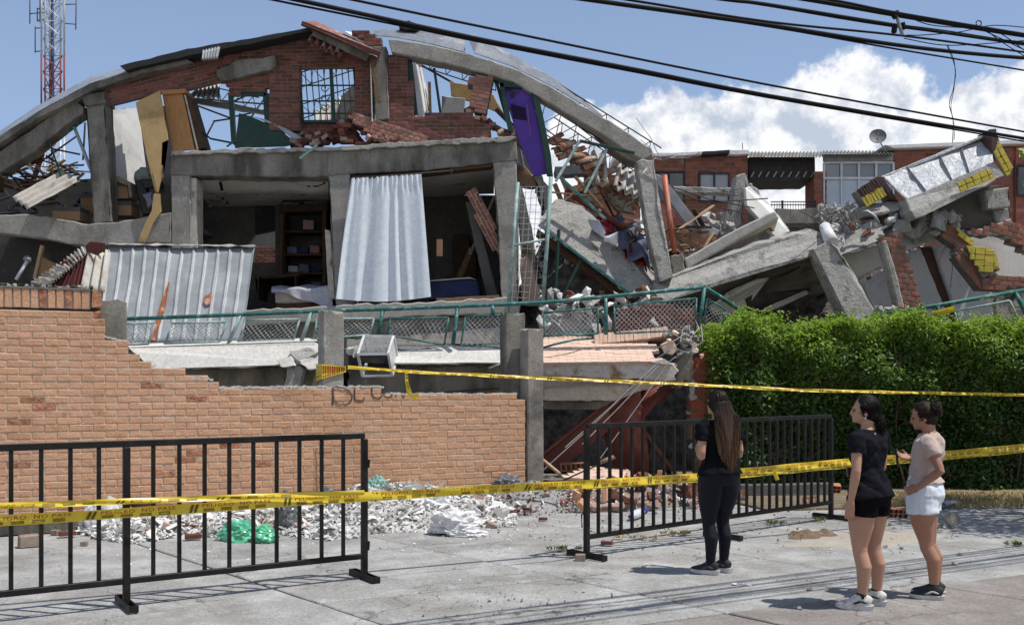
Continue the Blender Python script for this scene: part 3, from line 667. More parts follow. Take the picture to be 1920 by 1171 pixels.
slabq('side_wall', [P(962, 600, Y0 + .5), P(936, 600, Y0 + 3.0), P(936, 350, Y0 + 3.0), P(955, 305, Y0 + .5)], -.1, dark)
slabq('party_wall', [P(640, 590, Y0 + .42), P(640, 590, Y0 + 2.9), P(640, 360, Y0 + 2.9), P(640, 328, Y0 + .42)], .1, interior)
prism('neighbour_wall', [(800, 420), (850, 420), (850, 510), (800, 510)], Y0 + 5.5, .2, brick_tan, rb, step=0, jit=0, bevel=0)
brick_wall('brick_wall', rb, [(478, 462), (520, 462), (520, 492), (478, 492)], Y0 + 7, limit=60, seed=4)
prism('neighbour_wall', [(440, 436), (540, 430), (540, 600), (440, 600)], Y0 + 7.3, .2, interior, rb, step=0, jit=0, bevel=0)
# left bay: sagging beam, column, raking beams
pr('concrete_beam', [(-30, 402), (60, 402), (165, 420), (205, 418), (320, 398), (320, 455), (205, 458), (165, 463), (60, 444), (-30, 433)], Y0 + .01, .42, concrete, jit=.014, bevel=.018)
pr('concrete_column', [(160, 194), (197, 194), (203, 300), (208, 416), (176, 422), (168, 320)], Y0 + .04, .36, concrete_old, jit=.012, bevel=.02)
pr('column_head', [(150, 178), (196, 172), (198, 193), (158, 199)], Y0 - .02, .44, concrete_old, jit=.012)
pr('raking_beam', [(-30, 300), (0, 283), (70, 236), (130, 193), (142, 190), (156, 200), (156, 213), (120, 236), (60, 287), (0, 322), (-30, 338)], Y0 + .05, .34, concrete_old, jit=.012)
pr('roof_gutter', [(-30, 270), (0, 255), (69, 211), (168, 157), (254, 131), (342, 108), (362, 117), (262, 140), (190, 163), (172, 170), (69, 223), (0, 268), (-30, 284)], Y0 - .1, .5, concrete_old, jit=.004)
def strip(name, lo, hi, Ya, Yb, m, th=.01, parent=rb):
    vs = []; fs = []; n = len(lo)
    for s in (0, 1):
        for a, b in zip(lo, hi):
            vs.append(P(a[0], a[1], Ya) + V((0, s * th, -s * th))); vs.append(P(b[0], b[1], Yb) + V((0, s * th, -s * th)))
    o_ = 2 * n
    for i in range(n - 1):
        fs += [(2 * i, 2 * i + 2, 2 * i + 3, 2 * i + 1), (o_ + 2 * i + 1, o_ + 2 * i + 3, o_ + 2 * i + 2, o_ + 2 * i), (2 * i, 2 * i + o_, 2 * i + 2 + o_, 2 * i + 2), (2 * i + 1, 2 * i + 3, 2 * i + 3 + o_, 2 * i + 1 + o_)]
    fs += [(0, 1, 1 + o_, o_), (o_ - 2, 2 * o_ - 2, 2 * o_ - 1, o_ - 1)]
    return M(name, vs, fs, m, parent, False)
strip('metal_flashing', [(-30, 270), (0, 254), (69, 210), (168, 156), (254, 130)], [(-30, 262), (0, 245), (69, 199), (172, 143), (229, 128)], Y0 - .12, Y0 + .55, galv)
pr('roof_edge', [(225, 123), (350, 92), (480, 70), (580, 52), (584, 58), (480, 80), (350, 106), (262, 125), (234, 133)], Y0 - .25, 1.2, roof_dark, jit=.01, bevel=.005)
# brick gable
GW = [(185, 166), (262, 141), (350, 117), (412, 94), (412, 152), (345, 166), (196, 198)]
brick_wall('brick_wall', rb, GW, Y0 + .1, tilt=14, seed=1)
brick_wall('brick_wall', rb, [(412, 93), (480, 80), (560, 64), (590, 62), (640, 82), (700, 104), (700, 118), (668, 122), (556, 126), (516, 130), (516, 150), (430, 160), (412, 152)], Y0 + .1, seed=2, tilt=2)
brick_wall('brick_wall', rb, [(505, 128), (557, 126), (562, 243), (510, 243)], Y0 + .06, bt=.3, seed=3)
brick_wall('brick_wall', rb, [(430, 158), (506, 150), (506, 166), (430, 178)], Y0 + .11, seed=5)
brick_wall('brick_wall', rb, [(666, 118), (698, 112), (698, 228), (670, 232)], Y0 + .08, bt=.3, seed=6)
brick_wall('brick_wall', rb, [(720, 106), (764, 104), (770, 150), (776, 212), (776, 262), (724, 262)], Y0 + .06, bt=.3, seed=7)
brick_wall('brick_wall', rb, [(774, 216), (880, 209), (888, 214), (900, 218), (906, 228), (920, 236), (922, 262), (774, 266)], Y0 + .07, bt=.3, seed=8)
brick_wall('brick_wall', rb, [(660, 56), (691, 56), (692, 64), (706, 66), (714, 74), (716, 84), (690, 84)], Y0 + .2, bt=.2, seed=9)
brick_wall('brick_wall', rb, [(556, 228), (668, 224), (668, 262), (556, 268)], Y0 + .3, bt=.2, seed=10)
pr('concrete_lintel', [(404, 132), (440, 115), (516, 104), (516, 128), (428, 150), (412, 152)], Y0 - .02, .16, concrete_old, jit=.02)
pr('concrete_column', [(697, 88), (724, 86), (729, 222), (704, 226)], Y0 - .02, .34, concrete_old, jit=.012, bevel=.02)
pr('downpipe', [(693.5, 110), (695.5, 110), (699, 228), (697, 228)], Y0 - .06, .03, plaster, jit=0, bevel=0)
pr('hanging_board', [(692, 106), (699, 103), (714, 190), (706, 192)], Y0 - .1, .03, wood, jit=.003, bevel=.003)
# rusted roof sheet slumped over the ridge
sheet('roof_sheet', [P(566, 44, Y0 - .55), P(708, 100, Y0 - .55), P(722, 96, Y0 + .6), P(590, 40, Y0 + .6)], 60, 8, lambda a, b: .035 * math.sin(b * 5 * 2 * math.pi) - .06 * a * a, .008, roof_rust, rb)
sheet('roof_sheet', [P(576, 78, Y0 - .5), P(640, 104, Y0 - .5), P(644, 92, Y0 - .2), P(582, 66, Y0 - .2)], 40, 6, lambda a, b: .05 * math.sin(a * 5 * 2 * math.pi), .008, roof_rust, rb)
pr('white_panel', [(645, 58, .3), (668, 62, .3), (692, 86, .2), (715, 98, 0), (700, 97, 0), (662, 70, .2)], Y0 + .1, .05, plaster, jit=.006, bevel=.004)
bar('rafter', P(566, 44, Y0 - .5), P(712, 102, Y0 - .5), .06, .08, maroon_sheet, rb)
bar('rafter', P(588, 60, Y0 - .3), P(690, 108, Y0 - .3), .06, .16, concrete_old, rb)
pr('gable_coping', [(480, 70), (560, 57), (586, 52), (590, 60), (560, 65), (480, 80)], Y0 - .02, .3, concrete_old, jit=.02, bevel=.01)
# arched beam on the right and its flashing
pr('arched_beam', [(728, 73), (745, 74), (813, 85), (882, 101), (960, 126), (1037, 164), (1088, 195), (1155, 234), (1221, 279), (1223, 291), (1206, 300), (1178, 284), (1114, 243), (1037, 198), (960, 153), (870, 128), (767, 105), (733, 98)], Y0 - .06, .36, concrete, jit=.01, bevel=.02)
pr('sloping_slab', [(1112, 240), (1180, 285), (1206, 300), (1192, 306), (1150, 282)], Y0 + .5, .5, concrete_old, jit=.01)
strip('metal_flashing', [(700, 66), (745, 70), (813, 83), (872, 98)], [(700, 57), (745, 54), (813, 60), (872, 63)], Y0 + .3, Y0 + .9, galv_dark)
strip('metal_flashing', [(878, 72), (890, 99), (960, 124), (1037, 162), (1088, 193), (1130, 219)], [(884, 64), (900, 70), (960, 102), (1040, 147), (1092, 185), (1131, 217)], Y0 + .32, Y0 + .8, galv_dark)
pr('flashing_end', [(760, 72), (872, 74), (872, 99), (813, 84)], Y0 + .95, .02, roof_dark, jit=0, bevel=0)
pr('roof_junk', [(745, 45), (757, 42), (772, 40), (783, 47), (780, 55), (752, 55)], Y0 + .6, .3, roof_dark, jit=.03, step=.08)
# side return of the broken corner
def rec(name, ol, m, depth=V((-.3, 0, .0)), **k): return pr(name, ol, Y0, depth, m, **k)
pr('return_beam', [(966, 266, 0), (1012, 316, 1.6), (1012, 346, 1.6), (968, 306, 0)], Y0 + .06, V((-.3, .25, 0)), concrete_pale, jit=.02, bevel=.015)
bq = bpy.data.objects.new('brick_parapet', None); C.objects.link(bq); WL[bq.name] = P(966, 262, Y0); bq.location = WL[bq.name] - wloc(rb); bq.parent = rb
pO = P(966, 262, Y0 + .1); pu = (P(1013, 306, Y0 + 1.7) - pO); pu.z = 0; pL = pu.length; pu.normalize(); pn = V((pu.y, -pu.x, 0))
tiltv = (P(1013, 306, Y0 + 1.7) - pO).normalized(); pv = V((0, 0, 1)); pv = (pv - tiltv * pv.dot(tiltv)).normalized()
bricks(bq, pO, tiltv, tiltv.cross(pv), [(0, 0), (1.7, 0), (1.75, .34), (.5, .36), (.1, .30), (0, .3)], .22, .06, .13, .011, mat('dusty pink brick', (.46, .20, .15), (.36, .15, .11), 6, rnd=.25, bump=.5), mortar, 120, 5, v_=pv)
pr('ragged_corner', [(1000, 318), (1016, 330), (1030, 356), (1034, 395), (1018, 400), (1008, 360)], Y0 + .4, .4, rubble_grey, jit=.04, step=.07)
pr('corner_soffit', [(966, 308), (985, 312), (1008, 345), (1000, 350), (970, 345)], Y0 + .5, .3, mat('orange soffit plaster', (.40, .25, .16), bump=.3), jit=.02)
pr('wall_board', [(966, 340), (978, 344), (1000, 440), (1010, 560), (985, 570), (975, 450)], Y0 + .45, .08, plaster_dirty, jit=.01)
pr('wall_fragment', [(975, 485), (990, 480), (1012, 540), (1014, 572), (978, 572)], Y0 + .2, .15, mat('peach plaster', (.50, .35, .27), bump=.3), jit=.02)

# window frames of dark green steel
def grille(name, lab, x0, y0, x1, y1, Y, nv, hs, rake=0, wdt=.05, parent=rb):
    g = bpy.data.objects.new(name, None); C.objects.link(g); WL[g.name] = P((x0 + x1) / 2, y1, Y); g.location = WL[g.name] - wloc(parent); g.parent = parent
    bm = bmesh.new()
    for a, b in (((x0, y0), (x1, y0)), ((x1, y0), (x1 + rake, y1)), ((x1 + rake, y1), (x0 + rake, y1)), ((x0 + rake, y1), (x0, y0))): bar_bm(bm, P(*a, Y), P(*b, Y), wdt, wdt)
    MB('frame', bm, green_dark, g)
    for i in range(1, nv): 
        x = x0 + (x1 - x0) * i / nv; bm = bmesh.new(); bar_bm(bm, P(x, y0, Y), P(x + rake, y1, Y), .018, .018); MB('bar', bm, green_dark, g)
    for f in hs:
        y = y0 + (y1 - y0) * f; bm = bmesh.new(); bar_bm(bm, P(x0 + rake * f, y, Y - .02), P(x1 + rake * f, y, Y - .02), .025, .025); MB('rail', bm, green_dark, g)
    return g
g1 = grille('window_grille', None, 560, 127, 664, 228, Y0 + .22, 9, (.33, .62, .85), 8)
bm = bmesh.new()
for k in range(3):
    cx_ = 608; cy_ = 165 + k * 18
    tube_bm(bm, [P(cx_ + 8 * math.cos(t) * (1 - t / 9), cy_ + 8 * math.sin(t) * (1 - t / 9), Y0 + .2) for t in np.linspace(0, 6.2, 16)], .009, 4)
MB('scroll', bm, green_dark, g1)
pr('steel_post', [(617, 127), (623, 127), (630, 230), (622, 230)], Y0 + .2, .06, green_dark, jit=0, bevel=0)
g2 = grille('window_frame', None, 433, 176, 500, 268, Y0 + .2, 1, (), 6, .09)
pr('steel_post', [(492, 170), (500, 168), (507, 270), (499, 270)], Y0 + .18, .06, green_dark, jit=0, bevel=0)
bar('steel_post', P(814, 128, Y0 + .3), P(826, 212, Y0 + .3), .05, .05, green_dark, rb)
bar('steel_post', P(768, 112, Y0 + .2), P(779, 216, Y0 + .2), .05, .1, green_dark, rb)
bar('steel_post', P(927, 140, Y0 + .2), P(955, 240, Y0 + .2), .05, .06, green_dark, rb)
bar('timber_post', P(805, 154, Y0 + 1.4), P(807, 216, Y0 + 1.4), .06, .06, wood, rb)
pr('white_wall', [(772, 120, -.2), (790, 122, .5), (806, 205, .6), (790, 218, .2), (778, 214, -.2)], Y0 + .9, .06, plaster, jit=.015, bevel=.004)
brick_wall('hanging_brickwork', rb, [(880, 142), (922, 140), (920, 180), (905, 212), (876, 200), (884, 165)], Y0 - .02, bt=.4, seed=14, tilt=-12, bmat=mat('dull pink brick', (.33, .15, .115), (.25, .11, .085), 6, rnd=.25, bump=.5))
# roof steelwork seen through the openings: trusses of thin rods
def truss(a, b, h, n, Y, Yb=None, m=rod, r=.014, parent=rb, name='roof_truss', r2=.009):
    bm = bmesh.new(); A = P(*a, Y); B = P(*b, Yb or Y); d_, s_, up_ = frame(B - A)
    if up_.z < 0: up_ = -up_
    tube_bm(bm, [A, B], r, 5); tube_bm(bm, [A + up_ * h, B + up_ * h], r, 5)
    for i in range(n):
        p = A.lerp(B, i / n); q_ = A.lerp(B, (i + .5) / n) + up_ * h; p2 = A.lerp(B, (i + 1) / n)
        tube_bm(bm, [p, q_], r2, 4); tube_bm(bm, [q_, p2], r2, 4)
    return MB(name, bm, m, parent)
truss((1010, 190), (1215, 318), .5, 5, Y0 + .7)
truss((955, 190), (1100, 300), .45, 5, Y0 + 1.6)
truss((1020, 250), (1200, 370), .4, 6, Y0 + 2.2)
truss((775, 120), (930, 170), .35, 5, Y0 + 1.2)
truss((780, 118), (900, 185), .02, 1, Y0 + 1.5)
truss((560, 165), (700, 120), .3, 6, Y0 + 2.4)
truss((560, 225), (720, 170), .3, 6, Y0 + 3)
truss((350, 175), (480, 205), .25, 6, Y0 + 1.8)
truss((360, 195), (440, 225), .01, 1, Y0 + 1.4); truss((440, 224), (440, 228), .01, 1, Y0 + 1.4); truss((400, 228), (440, 222), .01, 1, Y0 + 1.4); truss((380, 270), (402, 228), .01, 1, Y0 + 1.4)
truss((360, 185), (500, 196), .01, 1, Y0 + 2.4)
for a, b in (((440, 190), (506, 160)), ((436, 220), (505, 205)), ((450, 250), (500, 180))): truss(a, b, .01, 1, Y0 + 2.1)
tube('bent_rod', [P(360, 243, Y0 + .3), P(376, 246, Y0 + .3), P(395, 260, Y0 + .3), P(470, 275, Y0 + .3)], .02, green_dark, rb)
bar('steel_tube', P(425, 275, Y0 + .15), P(458, 252, Y0 + .15), .03, .03, teal, rb)
pr('roof_purlin', [(362, 183), (440, 196), (500, 208), (500, 215), (440, 206), (362, 192)], Y0 + 1.0, .1, steel, jit=.01, bevel=0)
bar('rafter', P(930, 205, Y0 + 1.0), P(975, 250, Y0 + 1.0), .08, .08, rod, rb)
# fallen back roof seen through the grille window
pr('roof_slab', [(628, 225), (640, 180), (670, 148), (672, 232), (630, 235)], Y0 + 1.8, .1, concrete_old, jit=.02)
sheet('roof_sheet', [P(588, 232, Y0 + 2), P(640, 232, Y0 + 2), P(640, 180, Y0 + 2.6), P(592, 208, Y0 + 2.6)], 24, 3, lambda a, b: .03 * math.sin(a * 30), .01, fibro, rb)
sheet('roof_sheet', [P(355, 180, Y0 + .5), P(412, 184, Y0 + .5), P(412, 152, Y0 + 1.2), P(372, 164, Y0 + 1.2)], 40, 4, lambda a, b: .03 * math.sin(a * 6 * 2 * math.pi), .015, fibro, rb)
sheet('roof_sheet', [P(378, 113, Y0 - .42), P(408, 110, Y0 - .42), P(413, 87, Y0 - .32), P(380, 95, Y0 - .32)], 36, 4, lambda a, b: .02 * math.sin(a * 6 * 2 * math.pi), .01, zinc, rb)
# upper-left room: white wall, floor behind
pr('white_wall', [(203, 206, -.3), (246, 202, .55), (276, 206, 1.1), (278, 350, 1.1), (210, 350, -.1)], Y0 + .9, .08, plaster, jit=.008, bevel=.004)
pr('white_wall', [(197, 199), (204, 200, .3), (214, 345, .3), (205, 345)], Y0 + .2, .2, plaster, jit=.004, bevel=.004)
pr('grey_wall', [(260, 204), (330, 196), (330, 350), (278, 350)], Y0 + 1.0, .08, mat('grey wall paint', (.30, .30, .315), bump=.1), jit=.004, bevel=.004)
pr('floor_slab', [(-60, 408), (60, 408), (165, 424), (205, 421), (330, 402), (330, 412), (205, 431), (165, 434), (-60, 418)], Y0 + .45, 3.4, concrete_old, jit=.01)
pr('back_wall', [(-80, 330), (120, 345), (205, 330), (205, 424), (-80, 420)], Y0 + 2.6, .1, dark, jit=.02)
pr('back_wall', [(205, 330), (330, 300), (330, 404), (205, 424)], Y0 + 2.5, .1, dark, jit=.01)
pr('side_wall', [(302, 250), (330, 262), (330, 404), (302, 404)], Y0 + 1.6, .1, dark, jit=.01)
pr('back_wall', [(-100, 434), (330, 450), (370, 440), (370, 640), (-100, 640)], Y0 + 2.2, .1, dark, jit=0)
tube('steel_tube', [P(58, 268, Y0 + .3), P(140, 238, Y0 + .3), P(160, 218, Y0 + .3)], .035, teal, rb)
bar('steel_tube', P(139, 238, Y0 + .28), P(172, 322, Y0 + .28), .07, .05, galv, rb)
bar('steel_tube', P(91, 262, Y0 + .1), P(122, 352, Y0 + .1), .03, .03, green_dark, rb)
for a, b in (((60, 300), (140, 240)), ((75, 305), (145, 255)), ((100, 280), (150, 290)), ((160, 230), (156, 300))): truss(a, b, .01, 1, Y0 + .9)
pr('rust_plate', [(140, 222), (156, 212), (158, 224)], Y0 + .3, .02, rust, jit=0, bevel=0)
pr('rust_plate', [(40, 300), (68, 283), (70, 293), (81, 288), (80, 303), (55, 310), (40, 308)], Y0 + .6, .03, rust, jit=0, bevel=0)
bar('white_post', P(50, 285, Y0 + .4), P(58, 318, Y0 + .4), .06, .03, plaster, rb)
# ------------------------------------------------ things in and on the ruin
def top(name, ol, Y, depth, m, label, cat, group=None, **k): return tag(prism(name, ol, Y, depth, m, None, **k), label, cat, group)
# curtain
def curt(a, b):
    amp = .05 * (.35 + .9 * b)
    return V((0, -(amp * (math.sin(a * 46 + 2 * math.sin(a * 7)) * (1 - .55 * max(0, a - .5) * 2) + .5 * math.sin(a * 19 + 1)) + .05 * math.sin(a * 5 + b * 2)), -.02 * math.sin(a * 9) * b))
cu = T('curtain', 'pale blue curtain hanging across the open room of the ruin', 'curtain', P(720, 566, Y0 - .1))
def cu_pt(a, b):
    x0, y0 = (659, 334); x1, y1 = (790, 326); bx0, by0 = (630, 560); bx1, by1 = (808, 556)
    bow = math.sin(b * math.pi) * 4 * (1 - a) 
    x = (x0 + (x1 - x0) * a) * (1 - b) + (bx0 + (bx1 - bx0) * a) * b - bow * .3
    y = (y0 + (y1 - y0) * a) * (1 - b) + (by0 + (by1 - by0) * a + 7 * math.sin(a * math.pi)) * b
    fr = 34; amp = (.02 + .035 * b) * (.35 + 1.1 * abs(noise.noise(V((a * 4.3, 1.7, 0)))) * 1.6 + .3 * (1 - a))
    yy = Y0 - .12 - amp * (math.sin(a * fr * 1.0 + 3.2 * noise.noise(V((a * 5, b * .6, 3))) + 1.6 * math.sin(a * 9)) + .6 * math.sin(a * 15 + .7)) * (1 - .5 * a) - .02 * math.sin(a * 90) * max(0, 1 - b * 6)
    if b < .03: yy += 0
    return P(x, y, yy)
nu, nv = 130, 40; vs = []; fs = []
for s in (0, .006):
    for j in range(nv + 1):
        for i in range(nu + 1): vs.append(cu_pt(i / nu, j / nv) + V((0, s, 0)))
W_ = nu + 1; of = W_ * (nv + 1)
for j in range(nv):
    for i in range(nu):
        a = j * W_ + i; fs.append((a + W_, a + W_ + 1, a + 1, a)); fs.append((a + of, a + 1 + of, a + W_ + 1 + of, a + W_ + of))
M('cloth', vs, fs, blue_cloth, cu, True)
tube('curtain_rod', [P(655, 336, Y0 - .1), P(850, 320, Y0 - .1)], .018, rod, cu)
bar('rod_bracket', P(845, 316, Y0 - .1), P(847, 326, Y0 - .1), .03, .03, rod, cu)
# beds
bed = T('bed', 'bed under a white spotted sheet spilling over the floor edge', 'bed', P(565, 578, Y0 + .4))
prism('mattress', [(515, 545), (612, 542), (612, 565), (515, 568)], Y0 + .25, 1.6, mattress_m, bed, jit=.01, bevel=.03)
prism('bed_base', [(516, 568), (610, 565), (610, 580), (518, 580)], Y0 + .3, 1.5, wood_dark, bed, jit=0)
spot = mat('spotted white sheet', (.50, .50, .55), (.42, .42, .48), 6, stain2=(.16, .15, .20), s2sc=34, s2th=.66, bump=.3, rough=.95)
vs = []; fs = []
for j in range(19):
    for i in range(31):
        a, b = i / 30, j / 18
        p = P(511 + 112 * a, 537 - 4 * a, Y0 + 1.5).lerp(P(509 + 112 * a, 541 - 3 * a, Y0 + .17), min(1, b * 2))
        if b > .5:
            f = (b - .5) * 2; drop = (6 + 42 * max(0, a - .05) ** 1.3) * f
            p = P(509 + 112 * a + 4 * f * a, 541 - 3 * a + drop, Y0 + .15 - .03 * math.sin(a * 22) * f)
        vs.append(p + V((0, 0, .02 * math.sin(a * 13 + b * 5))))
n0 = len(vs)
for j in range(18):
    for i in range(30): a = j * 31 + i; fs.append((a, a + 31, a + 32, a + 1))
M('bed_sheet', vs, fs, spot, bed, True)
mt = T('mattress', 'navy blue mattress lying on the open floor beside the curtain', 'mattress', P(850, 558, Y0 + .5))
prism('cover', [(802, 528), (880, 522), (896, 528), (900, 556), (802, 560)], Y0 + .35, 1.7, navy, mt, jit=.006, bevel=.03)
prism('piping', [(802, 525.5), (880, 519.5), (893, 524), (880, 521.5), (802, 527.5)], Y0 + .33, 1.6, plaster_dirty, mt, jit=0, bevel=0)
# wardrobes and shelf in the dark rooms
wd = T('wardrobe', 'dark shelved wardrobe standing at the back of the left open room', 'wardrobe', P(570, 575, Y0 + 3))
prism('carcass', [(528, 395), (535, 395), (535, 590), (528, 590)], Y0 + 2.3, .5, wood_dark, wd, jit=0)
prism('carcass', [(604, 385), (612, 385), (612, 590), (604, 590)], Y0 + 2.3, .5, wood_dark, wd, jit=0)
prism('top_board', [(524, 385), (614, 380), (614, 395), (524, 398)], Y0 + 2.28, .55, wood_dark, wd, jit=0)
prism('back_board', [(535, 395), (604, 395), (604, 590), (535, 590)], Y0 + 2.75, .03, dark, wd, jit=0, bevel=0)
for y in (432, 475, 510, 545): prism('shelf', [(535, y), (604, y), (604, y + 4), (535, y + 4)], Y0 + 2.32, .45, wood_dark, wd, jit=0)
cl_m = [cloth_grey, mat('white linen', (.4, .4, .42), bump=.2), mat('faded pink linen', (.30, .16, .17), bump=.2), navy]
for i in range(9):
    y = (475, 510, 545)[i % 3]; x = 538 + (i // 3) * 22 + R.uniform(-2, 2); h = R.uniform(8, 18)
    tag(prism('folded_linen', [(x, y - h), (x + 18, y - h + 1), (x + 19, y - .3), (x - .5, y - .3)], Y0 + 2.38, .3, cl_m[i % 4], None, jit=.01, bevel=.02), 'folded linen stacked on the shelves of the dark wardrobe', 'linen', 'folded linen in the wardrobe')
tag(prism('picture_card', [(568, 412), (588, 413), (588, 430), (568, 430)], Y0 + 2.5, .02, mat('printed card', (.35, .12, .10), (.45, .42, .40), 60), None, jit=0, bevel=.002), 'small red and white printed card on the wardrobe top shelf', 'card')
prism('door_leaf', [(524, 400), (532, 402), (528, 560), (521, 556)], Y0 + 2.1, .05, wood_dark, wd, jit=0)
tag(prism('table', [(478, 518), (562, 512), (562, 517), (556, 517), (556, 560), (552, 560), (552, 518), (486, 523), (486, 560), (482, 560), (482, 524), (478, 524)], Y0 + 1.6, .7, wood_dark, None, jit=0, bevel=.005), 'dark wooden table behind the spotted bed', 'table')
tag(prism('shelf_unit', [(850, 440), (880, 440), (880, 475), (893, 475), (893, 560), (850, 560)], Y0 + 2.3, .4, wood_dark, None, jit=0), 'low dark shelf unit behind the navy mattress', 'shelf')
bw = brick_wall('brick_slab', None, [(877, 360), (888, 353), (912, 385), (936, 445), (938, 478), (925, 470), (898, 420)], Y0 + .55, bt=.14, seed=21, tilt=-62, mmat=mortar, bmat=mat('soft red brick', (.40, .16, .10), (.30, .12, .075), 5, rnd=.25, bump=.5))
tag(bw, 'slab of red brickwork leaning inside the right open room', 'brick slab')
tag(prism('leaning_board', [(872, 378), (888, 378), (935, 560), (915, 566)], Y0 + 1.0, .06, mat('grey painted board', (.19, .185, .17), bump=.2), None, jit=.005), 'grey board leaning behind the brick slab in the right room', 'board')
tag(prism('floor_plank', [(818, 559), (936, 553), (938, 560), (818, 566)], Y0 - .05, .25, wood, None, jit=.004, bevel=.004), 'brown plank along the floor edge under the navy mattress', 'plank')
# fallen green steel sheet and brick heap on the upper slab
top('steel_door', [(448, 212), (470, 218), (520, 240), (556, 268), (535, 274), (440, 277)], Y0 + .1, .04, green_dark, 'dark green steel door lying on the upper slab', 'door', jit=0, bevel=.003)
top('bent_sheet', [(470, 217), (498, 224), (546, 246), (572, 262), (574, 270), (556, 266), (520, 238)], Y0 + .06, .02, galv, 'pale bent metal panel leaning on the green door', 'panel', jit=.004, bevel=.002)
bw = brick_wall('fallen_brickwork', None, [(648, 211), (668, 214), (800, 257), (806, 268), (740, 270), (720, 262), (700, 258), (676, 236), (650, 222)], Y0 - .04, bl=.11, bt=.22, seed=22, tilt=-18, mmat=mortar_grey, bmat=mat('dusty red brick', (.40, .20, .145), (.30, .13, .09), 6, rnd=.35, bump=.5))
tag(bw, 'fallen slab of red brickwork leaning across the brick heap on the upper slab', 'brick slab')
hb = [to_me(brick_box(50 + i, .24, .07, .12), 'brick', brick_red) for i in range(4)] + [to_me(brick_box(60 + i, .13, .07, .12), 'brick', mat('grey faced brick', (.40, .34, .30), (.34, .20, .155), 8, rnd=.3, bump=.5)) for i in range(3)]
def loose(name, me, loc, rot, label, cat, group=None):
    o = bpy.data.objects.new(name, me); C.objects.link(o); o.location = loc; o.rotation_euler = rot; WL[o.name] = V(loc)
    k = me.materials[0].name
    for a, b in (('loose red brick', {'grey faced brick': 'grey faced loose brick'}), ('red brick half', {'grey faced brick': 'grey faced brick half'}), ('loose brick in', {'grey faced brick': 'grey faced loose brick in', 'salmon painted brick': 'salmon loose brick in', 'red brick': 'red loose brick in'}), ('broken brick on', {'grey faced brick': 'grey faced broken brick on'}), ('white plaster shard', {'grey rubble': 'grey mortar shard', 'white plaster': 'smooth white plaster shard'}), ('broken concrete or brick chunk', {'grey rubble': 'grey concrete chunk', 'red brick': 'red brick chunk', 'white plaster rubble': 'white plaster chunk'})):
        if label.startswith(a): label = label.replace(a, b.get(k, a))
    return tag(o, label, cat, group)
def heap(n, fx, fy, Yr, mes, name, label, cat, group, sd_=0):
    rr = random.Random(sd_)
    for i in range(n):
        t = rr.random(); px = fx(t); py = fy(t, rr.random())
        loose(name, mes[rr.randrange(len(mes))], P(px, py, Y0 + rr.uniform(*Yr)), (rr.uniform(-.7, .7), rr.uniform(-.7, .7), rr.uniform(0, 6.3)), label, cat, group)
heap(120, lambda t: 550 + t * 215, lambda t, r: 274 - 8 * t - r * (4 + 46 * math.exp(-((t - .5) / .22) ** 2) + 24 * math.exp(-((t - .12) / .12) ** 2)), (.0, .55), hb, 'loose_brick', 'loose red brick in the heap on the upper slab', 'brick', 'bricks heaped on the upper slab', 3)
heap(14, lambda t: 880 + t * 70, lambda t, r: 215 + 45 * t - r * 10, (-.02, .3), hb, 'loose_brick', 'broken brick on the stepped parapet beside the purple door', 'brick', 'bricks on the stepped parapet', 5)
top('pale_tube', [(560, 296), (592, 271), (596, 272), (564, 298)], Y0 - .2, .03, mat('mint paint', (.30, .52, .46), bump=0), 'short mint green tube hanging over the main beam edge', 'tube', jit=0, bevel=.003)
# plywood, pine wardrobe, box stack
top('plywood_sheet', [(254, 192), (300, 169), (315, 263), (304, 268), (306, 330), (292, 362), (283, 330)], Y0 - .1, .025, plywood, 'torn plywood sheet standing between white wall and wardrobe', 'plywood', jit=.006, bevel=.003)
wr = T('wardrobe', 'orange pine wardrobe tilted on the upper floor beside the plywood', 'wardrobe', P(340, 285, Y0 + .3))
prism('side_panel', [(304, 176), (342, 174), (365, 280), (323, 284)], Y0 + .05, .04, pine, wr, jit=0, bevel=.004)
prism('door_panel', [(342, 174), (354, 178), (383, 276), (366, 281)], Y0 + .08, .5, wood_dark, wr, jit=0, bevel=.004)
prism('cornice', [(300, 169), (347, 166), (348, 174), (304, 178)], Y0 + .0, .55, pine, wr, jit=0, bevel=.006)
prism('trim', [(345, 178), (348, 178), (372, 280), (369, 281)], Y0 + .045, .03, plaster_dirty, wr, jit=0, bevel=0)
top('plywood_strip', [(288, 363), (300, 364), (302, 397), (286, 420), (272, 455), (258, 452), (272, 418), (284, 395)], Y0 - .18, .02, plywood, 'kinked plywood strip dangling over the sagging beam', 'plywood', jit=.006, bevel=.002)
top('plywood_strip', [(284, 312), (305, 310), (300, 345), (296, 362), (291, 345)], Y0 - .14, .02, plywood, 'pointed plywood splinter hanging below the torn sheet', 'plywood', jit=.004, bevel=.002)
def box(label, x0, y0, x1, y1, Y, d=.45, rk=0):
    t = T('cardboard_box', label, 'box', P((x0 + x1) / 2, y1, Y))
    prism('carton', [(x0 + rk, y0), (x1 + rk, y0 + 1), (x1, y1), (x0, y1)], Y, d, card, t, step=.2, jit=.004, bevel=.008)
    prism('tape_strip', [(x0 + rk - .3, y0 - .3), (x1 + rk + .3, y0 + .7), (x1 + rk + .3, y0 + 9), (x0 + rk - .3, y0 + 8)], Y - .004, d * .9, tape_grey, t, step=0, jit=0, bevel=0); return t
box('cardboard box with taped top, upper of the two behind the left column', 200, 341, 240, 372, Y0 + .5)
box('cardboard box, lower of the two behind the left column', 203, 376, 246, 404, Y0 + .5)
box('low cardboard box resting on the sagging beam left of the column', 98, 387, 150, 414, Y0 + .3, .5)
box('dim cardboard box behind the left column, furthest back', 150, 362, 178, 400, Y0 + .9)
